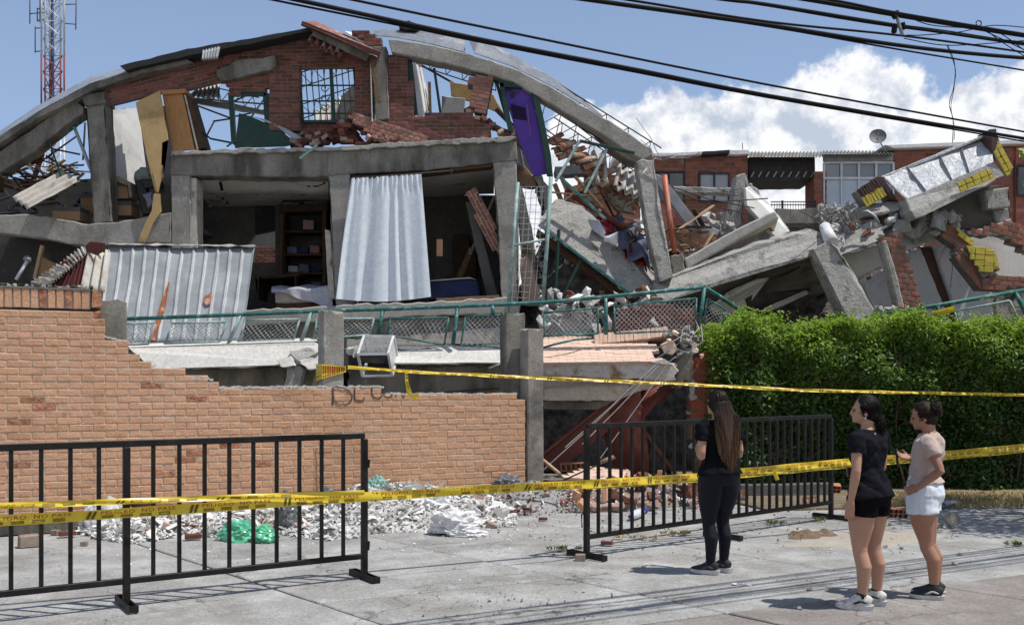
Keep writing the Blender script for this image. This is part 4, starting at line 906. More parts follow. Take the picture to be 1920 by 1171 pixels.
top('cloth_bag', [(196, 345), (204, 335), (222, 330), (236, 336), (244, 342), (246, 368), (241, 372), (239, 350), (220, 341), (203, 346), (202, 368), (198, 372)], Y0 + .45, .4, mat('beige cloth', (.36, .29, .19), bump=.4), 'beige cloth draped over the upper cardboard box', 'cloth', jit=.01, bevel=.02)
top('cushion', [(248, 336), (250, 322), (262, 312), (276, 312), (284, 324), (284, 336)], Y0 + .35, .35, mat('grey green cushion', (.21, .24, .215), (.16, .19, .17), 5, bump=.3), 'grey green cushion on the black chair on the upper left floor', 'cushion', jit=.006, bevel=.06, step=.06)
ch = T('office_chair', 'black office chair jammed between the boxes and the plywood', 'chair', P(262, 405, Y0 + .4))
prism('backrest', [(250, 336), (268, 334), (290, 400), (266, 404)], Y0 + .4, .12, mat('black leatherette', (.015, .015, .016), rough=.5), ch, jit=.004, bevel=.03)
prism('seat', [(262, 337), (290, 334), (294, 352), (270, 354)], Y0 + .35, .45, mat('black vinyl', (.015, .015, .016), rough=.5), ch, jit=.004, bevel=.03)
top('grey_bag', [(266, 364), (284, 358), (288, 380), (276, 392)], Y0 + .3, .2, mat('lilac grey bag', (.20, .20, .24), bump=.3), 'lilac grey bag tucked under the black office chair', 'bag', jit=.01, bevel=.03)
# corrugated sheet lying on the left debris
tag(sheet('corrugated_sheet', [P(22, 370, Y0 - .45), P(52, 390, Y0 - .6), P(150, 338, Y0 + .1), P(116, 320, Y0 + .25)], 24, 14, lambda a, b: .04 * math.sin(a * 3 * 2 * math.pi) + .02 * noise.noise(V((a * 3, b * 5, 1))), .012, fibro), 'pale corrugated fibre cement sheet sliding off the left debris', 'roof sheet')
def splinters(n, x0, x1, ytop, ybot, Yr, mats_, seed, name='timber_splinter', label=None, cat='timber', group=None, lmin=.2, lmax=.9):
    rr = random.Random(seed)
    for i in range(n):
        px = rr.uniform(x0, x1); py = rr.uniform(ytop(px), ybot(px)); c = P(px, py, Y0 + rr.uniform(*Yr)); l = rr.uniform(lmin, lmax)
        d_ = V((rr.gauss(0, 1), rr.gauss(0, .5), rr.gauss(0, .35))).normalized() * l / 2
        bm = bmesh.new(); bar_bm(bm, c - d_, c + d_, rr.uniform(.03, .12), rr.uniform(.012, .03)); bmesh.ops.recalc_face_normals(bm, faces=bm.faces)
        tag(MB(name, bm, rr.choice(mats_)), label, cat, group)
pale_wood = mat('pale split wood', (.46, .33, .20), (.36, .25, .15), 6, rnd=.3, bump=.3)
splinters(64, -10, 140, lambda x: 316 - x * .1, lambda x: 350, (.3, 1.3), [wood, wood_dark, pale_wood, dark], 7, label='splintered board in the heap below the raking beam', group='splintered boards at the left end')
splinters(26, 0, 165, lambda x: 370, lambda x: 408 , (.4, 1.5), [wood_dark, dark, cloth_grey], 8, label='dark broken board in the shadow above the sagging beam', group='dark boards above the sagging beam')
tag(bar('timber_plank', P(88, 320, Y0 + .2), P(122, 300, Y0 + .25), .1, .03, mat('yellow pine', (.52, .36, .16), bump=.2)), 'yellow pine plank poking up from the left heap', 'plank')
# post, pipe and junk in the left lower gap
tag(tube('metal_pole', [P(30, 524, Y0 - .2), P(53, 486, Y0 - .1)], .035, alu), 'shiny metal pole leaning in the dark gap behind the brick wall', 'pole')
tag(tube('pole_cap', [P(50, 489, Y0 - .12), P(52, 485, Y0 - .1), P(55, 480, Y0 - .1)], [.075, .085, .04], steel), 'round metal cap on top of the leaning pole', 'cap')
tag(bar('timber_prop', P(66, 522, Y0 + .2), P(80, 460, Y0 + .2), .09, .06, pale_wood), 'pale timber prop under the sagging beam at left', 'timber prop')
top('plaster_board', [(78, 480), (104, 494), (112, 510), (80, 530), (72, 520)], Y0 + .6, .03, card, 'torn brown panel behind the timber prop', 'panel', jit=.01)
# metal roofing sheets slumped in front of the left bay
YS = 17.6
zs = T('zinc_sheet', 'ribbed zinc roofing sheet with rust streaks slumped below the open room', 'roof sheet', P(315, 642, YS))
zc = [P(182, 645, YS - .5), P(455, 642, YS - .5), P(478, 466, YS + .6), P(205, 462, YS + .6)]
def ribs(n, amp=.035, wd_=.12):
    def f(a, b):
        x = (a * n) % 1.0; d_ = min(x, 1 - x); r = max(0, 1 - d_ / wd_)
        return amp * min(1, r * 1.6) + .05 * noise.noise(V((a * 3, b * 3, 4))) + .02 * noise.noise(V((a * 9, b * 8, 6)))
    return f
sheet('sheet', zc, 156, 18, ribs(12), .005, zinc, zs)
sheet('flange', [zc[3] + V((0, -.08, .03)), zc[2] + V((0, -.08, .03)), zc[2] + V((0, .06, .07)), zc[3] + V((0, .06, .07))], 40, 2, lambda a, b: .03 * noise.noise(V((a * 14, b, 3))), .012, concrete_pale, zs)
rust_z = mat('rust patch', (.34, .12, .05), (.24, .08, .035), 6, stain=(.5, .42, .36), ssc=7, sth=.62, bump=.2)
def on_zinc(a, b, lift=.012): 
    nrm = (zc[1] - zc[0]).cross(zc[3] - zc[0]).normalized()
    return zc[0].lerp(zc[1], a).lerp(zc[3].lerp(zc[2], a), b) + nrm * lift
for pl in ([(.355, .02), (.405, .02), (.435, .35), (.445, .62), (.415, .45), (.40, .3)], [(.70, .40), (.72, .37), (.745, .38), (.755, .46), (.74, .50), (.72, .47), (.705, .48)]):
    top_ = [on_zinc(a, b, .043) for a, b in pl]; bot = [on_zinc(a, b, -.01) for a, b in pl]; n = len(pl)
    M('rust_patch', top_ + bot, [tuple(range(n)), tuple(range(2 * n - 1, n - 1, -1))] + [(i, i + n, (i + 1) % n + n, (i + 1) % n) for i in range(n)], rust_z, zs)
tag(sheet('maroon_roof_sheet', [P(62, 545, YS + .2), P(160, 548, YS + .2), P(166, 474, YS + .5), P(120, 490, YS + .3)], 60, 8, lambda a, b: .035 * math.sin(a * 10 * 2 * math.pi), .008, maroon_sheet), 'dark maroon corrugated sheet folded beside the zinc sheet', 'roof sheet')
tag(sheet('crumpled_sheet', [P(58, 532, YS + .05), P(92, 534, YS + .05), P(164, 478, YS + .45), P(158, 460, YS + .55)], 14, 50, lambda a, b: .05 * math.sin(b * 15 * 2 * math.pi) + .05 * noise.noise(V((a * 3, b * 6, 3))), .008, fibro), 'crumpled pale edge of corrugated roofing above the maroon sheet', 'roof sheet')
tag(sheet('sheet_strip', [P(150, 545, YS + .1), P(196, 548, YS - .1), P(206, 470, YS + .55), P(166, 473, YS + .5)], 16, 6, lambda a, b: .06 * math.sin(a * 2.5 * 2 * math.pi), .006, mat('cream roof sheet', (.55, .53, .46), (.42, .40, .35), 3, stain=(.40, .20, .08), ssc=3, sth=.66, bump=.2)), 'cream ribbed strip between the maroon and zinc sheets', 'roof sheet')
top('maroon_flashing', [(160, 460), (168, 452), (196, 455), (194, 470), (180, 478), (162, 472)], YS + .4, .03, maroon_sheet, 'bent maroon flashing at the top corner of the zinc sheet', 'flashing', jit=.01)
# purple board in its green frame
pd = T('purple_door', 'purple panel in a dark green steel frame hanging off the broken corner', 'door', P(1005, 325, Y0 - .1))
prism('panel', [(940, 162), (992, 158), (1030, 325), (1000, 330), (975, 268)], Y0 + .06, .04, purple, pd, jit=0, bevel=.003)
prism('frame', [(936, 150), (1000, 154), (1001, 166), (938, 163)], Y0 - .02, .1, green_dark, pd, jit=0, bevel=.004)
prism('frame', [(992, 160), (1007, 170), (1018, 215), (1033, 290), (1037, 330), (1026, 328), (1016, 262), (1004, 205)], Y0 - .05, .14, green_dark, pd, jit=0, bevel=.004)
prism('frame', [(936, 155), (944, 155), (962, 245), (953, 246)], Y0 - .02, .1, green_dark, pd, jit=0, bevel=.004)
prism('dark_pane', [(958, 195), (985, 202), (988, 226), (962, 222)], Y0 + .052, .02, mat('dark purple', (.02, .008, .05)), pd, jit=0, bevel=0)
prism('edge_trim', [(987, 196), (989, 196), (996, 258), (994, 258)], Y0 + .04, .03, mat('lilac trim', (.25, .12, .35)), pd, jit=0, bevel=0)
top('plywood_sheet', [(843, 152), (890, 162), (925, 178), (945, 215), (905, 200), (880, 190), (845, 180)], Y0 + 1.3, .03, plywood, 'plywood sheet behind the hanging brickwork', 'plywood', jit=.01)
top('grey_board', [(828, 180), (872, 184), (872, 212), (828, 214)], Y0 + 1.1, .04, mat('pale grey board', (.45, .45, .44), bump=.1), 'pale grey board framed below the plywood in the broken window', 'board', jit=.004)
# ladder-like steel frame with mesh at the broken corner
lf = T('steel_gate', 'tall pale green steel frame with wire mesh standing at the broken corner', 'gate', P(990, 575, 17.6))
YL = 17.8
tube('post', [P(971, 342, YL), P(963, 440, YL - .05), P(952, 586, YL - .1)], .033, teal_pale, lf)
tube('post', [P(1033, 332, YL), P(1026, 450, YL - .05), P(1018, 572, YL - .1)], .036, teal_pale, lf)
tube('rail', [P(952, 462, YL - .05), P(1026, 448, YL - .05)], .022, teal_pale, lf)
bm = bmesh.new()
for i in range(6):
    t = (i + .5) / 6; tube_bm(bm, [P(971 + 62 * t, 350, YL), P(962 + 66 * t, 460, YL)], .006, 3); tube_bm(bm, [P(962 + 66 * t, 460, YL), P(954 + 64 * t, 566, YL - .1)], .006, 3)
for j in range(20):
    y = 350 + j * 11.5; t = (y - 340) / 240; tube_bm(bm, [P(971 - 17 * t, y, YL), P(1032 - 14 * t, y - 4 * math.sin(j), YL)], .005, 3)
MB('wire_mesh', bm, wire_m, lf)
# ------------------------------------------------ front boundary wall
wO = V((-5.72, 11.1, 0)); wE = V((.18, 13.72, 0)); wu = (wE - wO).normalized(); wn_ = V((wu.y, -wu.x, 0))
def wst(px, py):
    r = V(((px - CX) / F, 1, -(py - HY) / F)); o = V((0, 0, CH)); t = (wO - o).dot(wn_) / r.dot(wn_); p = o + r * t
    return ((p - wO).dot(wu), p.z)
def wpt(s, t, off=0): return wO + wu * s + V((0, 0, t)) + wn_ * off
bwall_ = T('brick_wall', 'broken salmon brick wall with stepped top beside the pavement', 'brick wall', wpt(3, 0))
WP = [wst(*p) for p in [(-60, 579), (184, 579), (186, 612), (190, 627), (207, 630), (208, 640), (236, 642), (238, 651), (246, 652), (248, 664), (266, 665), (268, 676), (284, 677), (286, 692), (345, 693), (348, 707), (399, 708), (401, 723), (722, 723), (723, 736), (971, 737), (973, 745), (989, 746)]]
sL = wst(-60, 579)[0]; sR = wst(988, 746)[0]
WP = [(sL, 0)] + WP + [(sR, 0)]
bricks(bwall_, wO, wu, wn_, WP, .245, .0705, .13, .0105, brick_tan, mortar_tan, 330, 31, worn=(brick_worn, .03), jit=.003)
# soldier course on the tall left part
s0_, t0_ = wst(-60, 577); s1_, t1_ = wst(178, 577); ns = int((s1_ - s0_) / .088)
sold = [to_me(brick_box(80 + i, .075, .215, .13), 'brick', brick_tan) for i in range(4)] + [to_me(brick_box(88, .075, .215, .13, jit=.008), 'brick', brick_worn)]
tt = wst(100, 578)[1]
for i in range(ns):
    o = bpy.data.objects.new('brick', sold[R.randrange(4) if R.random() > .08 else 4]); C.objects.link(o); o.parent = bwall_
    ctr = wpt(s0_ + .088 * (i + .5), tt + .11, -.065 + R.uniform(-.003, .003))
    o.matrix_local = Matrix.Translation(-wloc(bwall_)) @ Matrix.Translation(ctr) @ Matrix((wu, -wn_, V((0, 0, 1)))).transposed().to_4x4()
bm = bmesh.new(); bar_bm(bm, wpt(s0_, tt + .11, -.069), wpt(s0_ + .088 * ns + .01, tt + .11, -.069), .124, .215, side=wn_)
bar_bm(bm, wpt(s0_, tt + .228, -.065), wpt(s0_ + .088 * ns, tt + .228, -.065), .15, .02, side=wn_); bmesh.ops.recalc_face_normals(bm, faces=bm.faces); MB('mortar', bm, mortar_grey, bwall_)
# broken end bricks of the tall part
for i, (px, py) in enumerate([(182, 560), (181, 590), (186, 604), (190, 618)]):
    s, t = wst(px, py); bm = brick_box(200 + i, .09, .07 if i else .2, .12, jit=.014); bm.transform(Matrix.Translation(wpt(s, t, -.065)) @ Matrix((wu, -wn_, V((0, 0, 1)))).transposed().to_4x4()); MB('broken_brick', bm, brick_worn, bwall_)
# ragged pale bedding mortar on the broken top edges
for (xa, ya, xb, yb) in [(402, 723, 720, 723), (724, 736, 970, 737), (350, 707, 400, 708), (290, 692, 345, 693), (190, 627, 236, 640)]:
    bm = bmesh.new(); sa, ta = wst(xa, ya); sb, tb = wst(xb, yb); k = max(2, int((sb - sa) / .05))
    tj = max(p[2] for p in [(0, 0, 0)])
    for q_ in range(k):
        a = sa + (sb - sa) * q_ / k; tz = ta + (tb - ta) * q_ / k
        bar_bm(bm, wpt(a, tz + R.uniform(-.028, -.004), -.06), wpt(a + (sb - sa) / k * 1.02, tz + R.uniform(-.028, -.004), -.06), R.uniform(.09, .125), .028, side=wn_)
    bmesh.ops.recalc_face_normals(bm, faces=bm.faces); MB('bedding_mortar', bm, plaster_dirty if False else mortar, bwall_)
# dark plinth at the foot
bm = bmesh.new(); bar_bm(bm, wpt(sL, .06, -.06), wpt(1.9, .05, -.06), .17, .14, side=wn_); bmesh.ops.recalc_face_normals(bm, faces=bm.faces); MB('plinth', bm, concrete_old, bwall_)
# graffiti: remains of letters cut off by the broken top
graf = mat('black spray paint', (.06, .055, .055), rough=.9, bump=0)
def stroke(pts, w0=.016, name='graffiti'):
    vs = []; fs = []
    pts = [wst(*p) for p in pts]; fine = []
    for i in range(len(pts) - 1):
        for k in range(5): fine.append((pts[i][0] + (pts[i + 1][0] - pts[i][0]) * k / 5, pts[i][1] + (pts[i + 1][1] - pts[i][1]) * k / 5))
    fine.append(pts[-1])
    for i, p in enumerate(fine):
        a = fine[max(0, i - 1)]; b = fine[min(len(fine) - 1, i + 1)]; d_ = V((b[0] - a[0], b[1] - a[1], 0)); d_.normalize()
        w_ = w0 * (.75 + .4 * noise.noise(V((p[0] * 14, p[1] * 14, 0)))) 
        for sg in (-1, 1): vs.append(wpt(p[0] - d_.y * w_ * sg * .5, p[1] + d_.x * w_ * sg * .5, .009))
    n = len(vs); vs += [v - wn_ * .006 for v in vs]
    for i in range(0, n - 2, 2): fs += [(i, i + 2, i + 3, i + 1), (n + i + 1, n + i + 3, n + i + 2, n + i), (i, n + i, n + i + 2, i + 2), (i + 1, i + 3, n + i + 3, n + i + 1)]
    return M(name, vs, fs, graf, bwall_)
stroke([(624, 726), (624.5, 745), (623.5, 759)], .022); stroke([(622, 727), (630, 725), (645, 727), (655, 733), (660, 742), (658, 752), (649, 758), (636, 758), (627, 751)], .014)
stroke([(665, 726), (664.5, 740), (666, 750), (674, 752), (681, 750), (683.5, 744)], .016); stroke([(697, 726), (697, 736), (700, 744), (707, 747), (713, 745), (715, 741)], .018)
stroke([(716, 726), (717, 735), (721, 742), (728, 745), (734, 741), (735, 739)], .016); stroke([(742, 739), (742.5, 743)], .014); stroke([(753, 739), (757, 745), (759, 740)], .014)
# junk on top of the tall wall
for i in range(16):
    s, t = wst(5 + i * 11, 533); bm = chunk(300 + i, R.uniform(.05, .14), R.uniform(.05, .1), R.uniform(.04, .08)); bmesh.ops.translate(bm, verts=bm.verts, vec=wpt(s, tt + .255, -.06 + R.uniform(-.03, .03)))
    tag(MB('mortar_lump', bm, rubble_grey if i % 3 else mat('moss', (.05, .07, .02))), 'small mortar lump lying on top of the tall brick wall', 'mortar lump', 'lumps on top of the brick wall')

# concrete posts set along the wall line
def wpost(label, px, py, Ywall_off, wid, dep, m, zb=0, name='concrete_post', seed=1, top=None):
    s, t = wst(px, py); c0 = wpt(s, 0, -Ywall_off); y = c0.y
    z = CH - (py - HY) / F * y
    return tag(beam(name, c0 + V((0, 0, zb)), c0 + V((0, 0, z)), wid, dep, m, None, amp=.01, side=wu, broken=.03, seed=seed), label, 'post')
wpost('stub concrete post behind the stepped end of the tall brick wall', 212, 566, .22, .31, .24, concrete_old, seed=2)
wpost('grey concrete post with yellow tape wound round it', 630, 586, .28, .27, .30, concrete, seed=3)
wpost('concrete post at the right end of the brick wall', 1003, 618, .10, .25, .25, mat('brownish post concrete', (.30, .275, .24), (.22, .20, .175), 2.5, stain=(.12, .11, .10), ssc=3, sth=.6, bump=.6, bsc=30), seed=4)
wpost('taller dark concrete post behind the wall end post', 984, 588, .42, .30, .22, concrete_old, seed=5)

# ------------------------------------------------ lower storey: terrace slab, garage front
lo = T('terrace', 'broken concrete terrace slab over the dark garage in front of the ruin', 'terrace', P(700, 797, 17))
def pl_(name, ol, Y, depth, m, **k): return prism(name, ol, Y, depth, m, lo, **k)
YT_ = 15.4
pl_('terrace_slab', [(150, 660), (590, 652), (652, 652), (968, 655), (968, 690), (150, 700)], YT_ + .12, 4.0, concrete_old, jit=.02)
# white rendered fascias, leaning back so that they catch the sun
pl_('white_fascia', [(238, 651, .25), (480, 643, .25), (585, 637, .25), (598, 648, .22), (598, 682, .0), (520, 686, .0), (420, 690, 0), (330, 691, 0), (286, 694, 0), (262, 672, .1)], YT_ - .22, .22, screed, jit=.012, bevel=.012)
pl_('fascia_cap', [(238, 645, .3), (480, 637, .3), (592, 633, .3), (594, 639, .22), (480, 644, .22), (238, 651.5, .22)], YT_ - .2, .4, screed, jit=.004, bevel=.006)
pl_('white_fascia', [(728, 655, .3), (742, 645, .3), (790, 648, .3), (835, 644, .3), (890, 650, .3), (930, 650, .28), (966, 641, .3), (968, 683, 0), (900, 681, .0), (840, 683, 0), (735, 682, .0)], YT_ - .15, .22, screed, jit=.012, bevel=.014)
for i, pl in enumerate([[(540, 660), (575, 652), (598, 660), (560, 680)], [(560, 676), (598, 670), (598, 690), (575, 694)], [(653, 652), (668, 648), (676, 662), (660, 672)], [(518, 676), (545, 668), (552, 684), (530, 690)]]):
    pl_('broken_render', [(x, y, .2 * (690 - y) / 50) for x, y in pl], YT_ - .32 - .02 * i, .1, screed if i % 2 else rubble_grey, jit=.02, step=.06)
mv_ = mat('stained garage beam', (.27, .245, .195), (.19, .172, .135), 2.5, stain=(.08, .072, .06), ssc=2, sth=.55, streak=2, bump=.6)
pl_('garage_beam', [(330, 692), (590, 684), (598, 690), (598, 735), (400, 735), (345, 704)], YT_ + .1, .35, mv_, jit=.02, step=.1)
pl_('garage_beam', [(652, 690), (968, 684), (990, 690), (990, 760), (652, 752)], YT_ + .1, .35, mv_, jit=.015, step=.1)
pl_('painted_shadow', [(652, 672), (735, 680), (735, 694), (652, 692)], YT_ + .05, .3, dark, jit=.01)  # dark block painting shade across the solid slab front
for pl in ([(652, 741), (770, 738), (990, 722), (990, 724), (770, 741), (652, 745)],): pl_('conduit', pl, YT_ + .05, .06, dark, jit=.0, bevel=0)
pl_('leaning_stub', [(528, 730), (538, 690), (560, 684), (570, 692), (560, 730)], YT_ - .25, .2, concrete_pale, jit=.015)
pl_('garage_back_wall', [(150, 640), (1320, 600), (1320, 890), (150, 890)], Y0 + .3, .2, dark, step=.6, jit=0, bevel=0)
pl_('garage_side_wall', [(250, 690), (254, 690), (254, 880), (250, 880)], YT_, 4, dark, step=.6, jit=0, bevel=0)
# salmon tiled eave, tipped forward
eO = P(1019, 679, YT_ - .45); eR = P(1240, 676, YT_ - .45); eT = P(1020, 632, YT_ + .75)
eu = (eR - eO).normalized(); ev = (eT - eO); eL = ev.length; ev = (ev - eu * ev.dot(eu)).normalized(); en = eu.cross(ev)
et = bpy.data.objects.new('tiled_eave', None); C.objects.link(et); WL[et.name] = eO.copy(); et.location = eO - wloc(lo); et.parent = lo
Lx = (eR - eO).length
pin_mort = mat('tile grout', (.52, .40, .33), bump=.3)
bricks(et, eO, eu, en, [(0, 0), (Lx, 0), (Lx - .06, .3), (Lx + .02, .7), (Lx - .15, eL), (.8, eL * .92), (.0, eL)], .235, .062, .05, .007, pink_tile, pin_mort, 300, 41, v_=ev, recess=.004, part_name='tile')
def eavept(px, py):  # pixel to the eave plane
    r = V(((px - CX) / F, 1, -(py - HY) / F)); o = V((0, 0, CH)); t = (eO - o).dot(en) / r.dot(en); return o + r * t
# coping of soldier tiles, snapped off and lifted
for i in range(17):
    px = 1118 + i * 8.1; py = 637 - i * .85
    bm = brick_box(400 + i, .066, .17, .09, jit=.006); bm.transform(Matrix.Translation(P(px, py, YT_ + .45)) @ Euler((-.35, .04 + R.gauss(0, .02), 0)).to_matrix().to_4x4()); MB('coping_tile', bm, pink_tile, et)
for i in range(10):
    px = 1024 + i * 9; py = 634 + i * .3
    bm = brick_box(430 + i, .074, .07, .09, jit=.008); bm.transform(Matrix.Translation(P(px, py, YT_ + .72)) @ Euler((-.4, .0 + R.gauss(0, .03), 0)).to_matrix().to_4x4()); MB('coping_tile', bm, pink_tile, et)
# eave beams and soffit with damp stains
pl_('eave_beam', [(1018, 681), (1235, 679), (1262, 681), (1272, 694), (1266, 714), (1240, 714), (1190, 709), (1148, 711), (1019, 702)], YT_ - .42, .6, plaster_dirty, jit=.012, step=.1, bevel=.02)
pl_('soffit', [(1018, 700), (1150, 708), (1260, 712), (1215, 728), (1180, 742), (1150, 752), (1018, 750)], YT_ - .1, .3, plaster_dirty, jit=.012, step=.1)
pl_('soffit_beam', [(1018, 752), (1150, 752), (1120, 768), (1018, 766)], YT_ + .3, .3, concrete_old, jit=.012)
pl_('conduit', [(1018, 698), (1130, 709), (1130, 712), (1018, 701)], YT_ - .2, .04, maroon_sheet, jit=0, bevel=0)
pl_('pipe', [(1018, 724), (1190, 718), (1190, 720.5), (1018, 726.5)], YT_ - .16, .05, steel, jit=0, bevel=0)
pl_('slab_slip', [(1222, 678), (1245, 672), (1262, 683), (1230, 681)], YT_ - .55, .15, screed, jit=.008, bevel=.004)
pl_('broken_tile_slab', [(1238, 645), (1262, 636), (1270, 655), (1262, 664), (1246, 662)], YT_ - .1, .12, pink_tile, jit=.015)
# torn corner with rebar and mortar lumps
for i in range(46):
    px = R.uniform(1246, 1318); py = 612 + R.uniform(0, 1) ** 1.3 * 70 + max(0, (1290 - px)) * .3
    s = R.uniform(.06, .2); bm = chunk(500 + i, s, s, s * .8); bmesh.ops.translate(bm, verts=bm.verts, vec=P(px, py, YT_ + R.uniform(-.2, .4)))
    MB('concrete_lump', bm, R.choice([rubble_grey, rubble_grey, concrete_old, pink_tile]), lo)
for pl in ([(1250, 620), (1290, 640), (1310, 615), (1304, 600)], [(1260, 650), (1290, 662), (1318, 640), (1314, 606)], [(1225, 655), (1262, 640), (1290, 622)], [(1240, 690), (1262, 672), (1300, 650), (1322, 638)], [(1230, 672), (1258, 655), (1276, 640), (1280, 618)], [(1296, 690), (1298, 650), (1292, 610)]):
    tube('rebar', [P(x, y, YT_ - .35 + .1 * i) for i, (x, y) in enumerate(pl)], .008, steel, lo, 5)
pl_('torn_beam_end', [(1262, 690), (1280, 660), (1297, 655), (1300, 690), (1296, 720), (1284, 712), (1276, 728), (1266, 716)], YT_ + .05, .4, concrete_old, jit=.03, step=.07)
pier = brick_wall('brick_pier', lo, [(1297, 678), (1316, 664), (1332, 664), (1350, 700), (1350, 905), (1302, 905), (1306, 850), (1300, 800), (1296, 740)], YT_ + .25, bt=.4, seed=44, bmat=mat('orange red pier brick', (.36, .10, .05), (.28, .075, .04), 6, rnd=.15, bump=.4), mmat=mortar_grey, bh=.075, bl=.24)
for i, (px, py, a, b) in enumerate([(1294, 695, .1, .3), (1297, 725, .13, .4), (1299, 745, .15, .2), (1292, 770, .12, .12), (1300, 800, .12, .1), (1297, 835, .12, .12), (1302, 860, .1, .1)]):
    bm = chunk(560 + i, a, a, b); bmesh.ops.translate(bm, verts=bm.verts, vec=P(px, py, YT_ + .1)); MB('concrete_lump', bm, rubble_grey, lo)
# hanging telephone wires across the garage
for a, b in (((1232, 682), (1015, 884)), ((1236, 684), (1092, 832)), ((1250, 684), (1126, 858)), ((1228, 684), (1060, 838))):
    tag(tube('dangling_wire', [P(*a, YT_ - .6), P((a[0] + b[0]) / 2 - 3, (a[1] + b[1]) / 2 + 5, YT_ - .7), P(*b, YT_ - .8)], .007, wire_m, None, 4), 'thin grey wire slanting across the garage opening from the tiled eave', 'wire', 'wires across the garage opening')
# maroon steel doors
def top5(name, ol, Y, depth, m, label, cat, group=None, **k): return tag(prism(name, ol, Y, depth, m, None, **k), label, cat, group)
YD = YT_ + .5
top5('steel_door_leaf', [(1019, 856), (1150, 748), (1196, 722), (1205, 722), (1150, 800), (1062, 872), (1019, 882)], YD, .08, maroon, 'maroon steel door leaf fallen slantwise in the garage opening', 'door leaf', jit=0, bevel=.006)
tag(sheet('curled_steel_sheet', [P(1146, 890, YD + .1), P(1218, 890, YD + .1), P(1200, 728, YD - .1), P(1124, 742, YD - .1)], 24, 24, lambda a, b: .22 * math.sin(a * 2.2) * math.sin(b * 2.6) + .05 * math.sin(b * 5) - .2 * (1 - a) ** 3, .008, maroon), 'curled maroon steel sheet standing in the middle of the garage opening', 'steel sheet')
tag(sheet('steel_flap', [P(1202, 792, YD - .25), P(1240, 752, YD - .1), P(1272, 728, YD + .1), P(1200, 724, YD + .1)], 12, 12, lambda a, b: .08 * math.sin(a * 3) + .05 * math.sin(b * 3), .008, maroon), 'folded maroon steel flap hanging right of the curled sheet', 'steel sheet')
tag(bar('steel_angle', P(1203, 800, YD - .15), P(1270, 892, YD - .1), .05, .05, maroon), 'maroon steel angle sloping down to the right in the garage opening', 'steel angle')
tag(bar('steel_angle', P(1019, 850, YD - .06), P(1150, 745, YD - .06), .06, .05, maroon), 'maroon steel angle along the top of the fallen door leaf', 'steel angle')
# metal cage with white frame beside the taped post
cg = T('meter_cage', 'white framed wire cage tipped on the terrace edge right of the taped post', 'cage', P(695, 690, YT_ - .6))
ca = [P(683, 629, YT_ - .2), P(738, 630, YT_ - .2), P(728, 663, YT_ - .55), P(671, 664, YT_ - .55)]; dn_ = V((.03, .25, -.32))
bm = bmesh.new()
for q_ in range(4): bar_bm(bm, ca[q_], ca[(q_ + 1) % 4], .035, .035); bar_bm(bm, ca[q_], ca[q_] + dn_, .035, .035); bar_bm(bm, ca[q_] + dn_, ca[(q_ + 1) % 4] + dn_, .035, .035)
bmesh.ops.recalc_face_normals(bm, faces=bm.faces); MB('frame', bm, alu, cg)
bm = bmesh.new()
for i in range(1, 22):
    t = i / 22; tube_bm(bm, [ca[0].lerp(ca[1], t), ca[3].lerp(ca[2], t)], .004, 3)
    if i < 14: t = i / 14; tube_bm(bm, [ca[0].lerp(ca[3], t), ca[1].lerp(ca[2], t)], .004, 3)
MB('wire_mesh', bm, wire_m, cg)
M('side_panel', [ca[1], ca[2], ca[2] + dn_, ca[1] + dn_, ca[1] - V((.01, 0, 0)), ca[2] - V((.01, 0, 0)), ca[2] + dn_ - V((.01, 0, 0)), ca[1] + dn_ - V((.01, 0, 0))], [(0, 1, 2, 3), (7, 6, 5, 4), (0, 4, 5, 1), (1, 5, 6, 2), (2, 6, 7, 3), (3, 7, 4, 0)], alu, cg)
for i, px in enumerate((658, 677, 694, 715)):
    bm = chunk(600 + i, .17, .15, .16, 16); bmesh.ops.translate(bm, verts=bm.verts, vec=P(px, 657, YT_ - .25)); MB('white_lump', bm, screed, cg)
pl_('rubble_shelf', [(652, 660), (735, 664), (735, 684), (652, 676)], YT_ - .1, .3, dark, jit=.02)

# ------------------------------------------------ teal railing with chain-link panels on the terrace
rl = T('railing', 'teal terrace railing with leaning chain link panels in front of the ruin', 'railing', P(700, 650, YT_))
YR = YT_ + .1
def rt(name, pts, r, m=teal): return tube(name, [P(x, y, YR + dy) for x, y, dy in pts], r, m, rl)
rt('top_rail', [(226, 598, 0), (440, 590, 0), (600, 583, 0), (760, 578, 0), (860, 574, 0), (1020, 567, 0), (1180, 552, 0), (1320, 538, 0)], .034)
rt('top_rail', [(1320, 538, 0), (1350, 556, .5), (1392, 584, 1.1)], .034)
for x0, y0, x1, y1 in ((452, 590, 429, 641), (584, 584, 566, 637), (718, 580, 709, 628), (858, 574, 849, 647), (1136, 556, 1136, 627), (1321, 539, 1311, 612), (924, 571, 924, 592)):
    rt('post', [(x0, y0, 0), (x1, y1, -.05)], .032, teal if x0 > 600 else teal_pale)
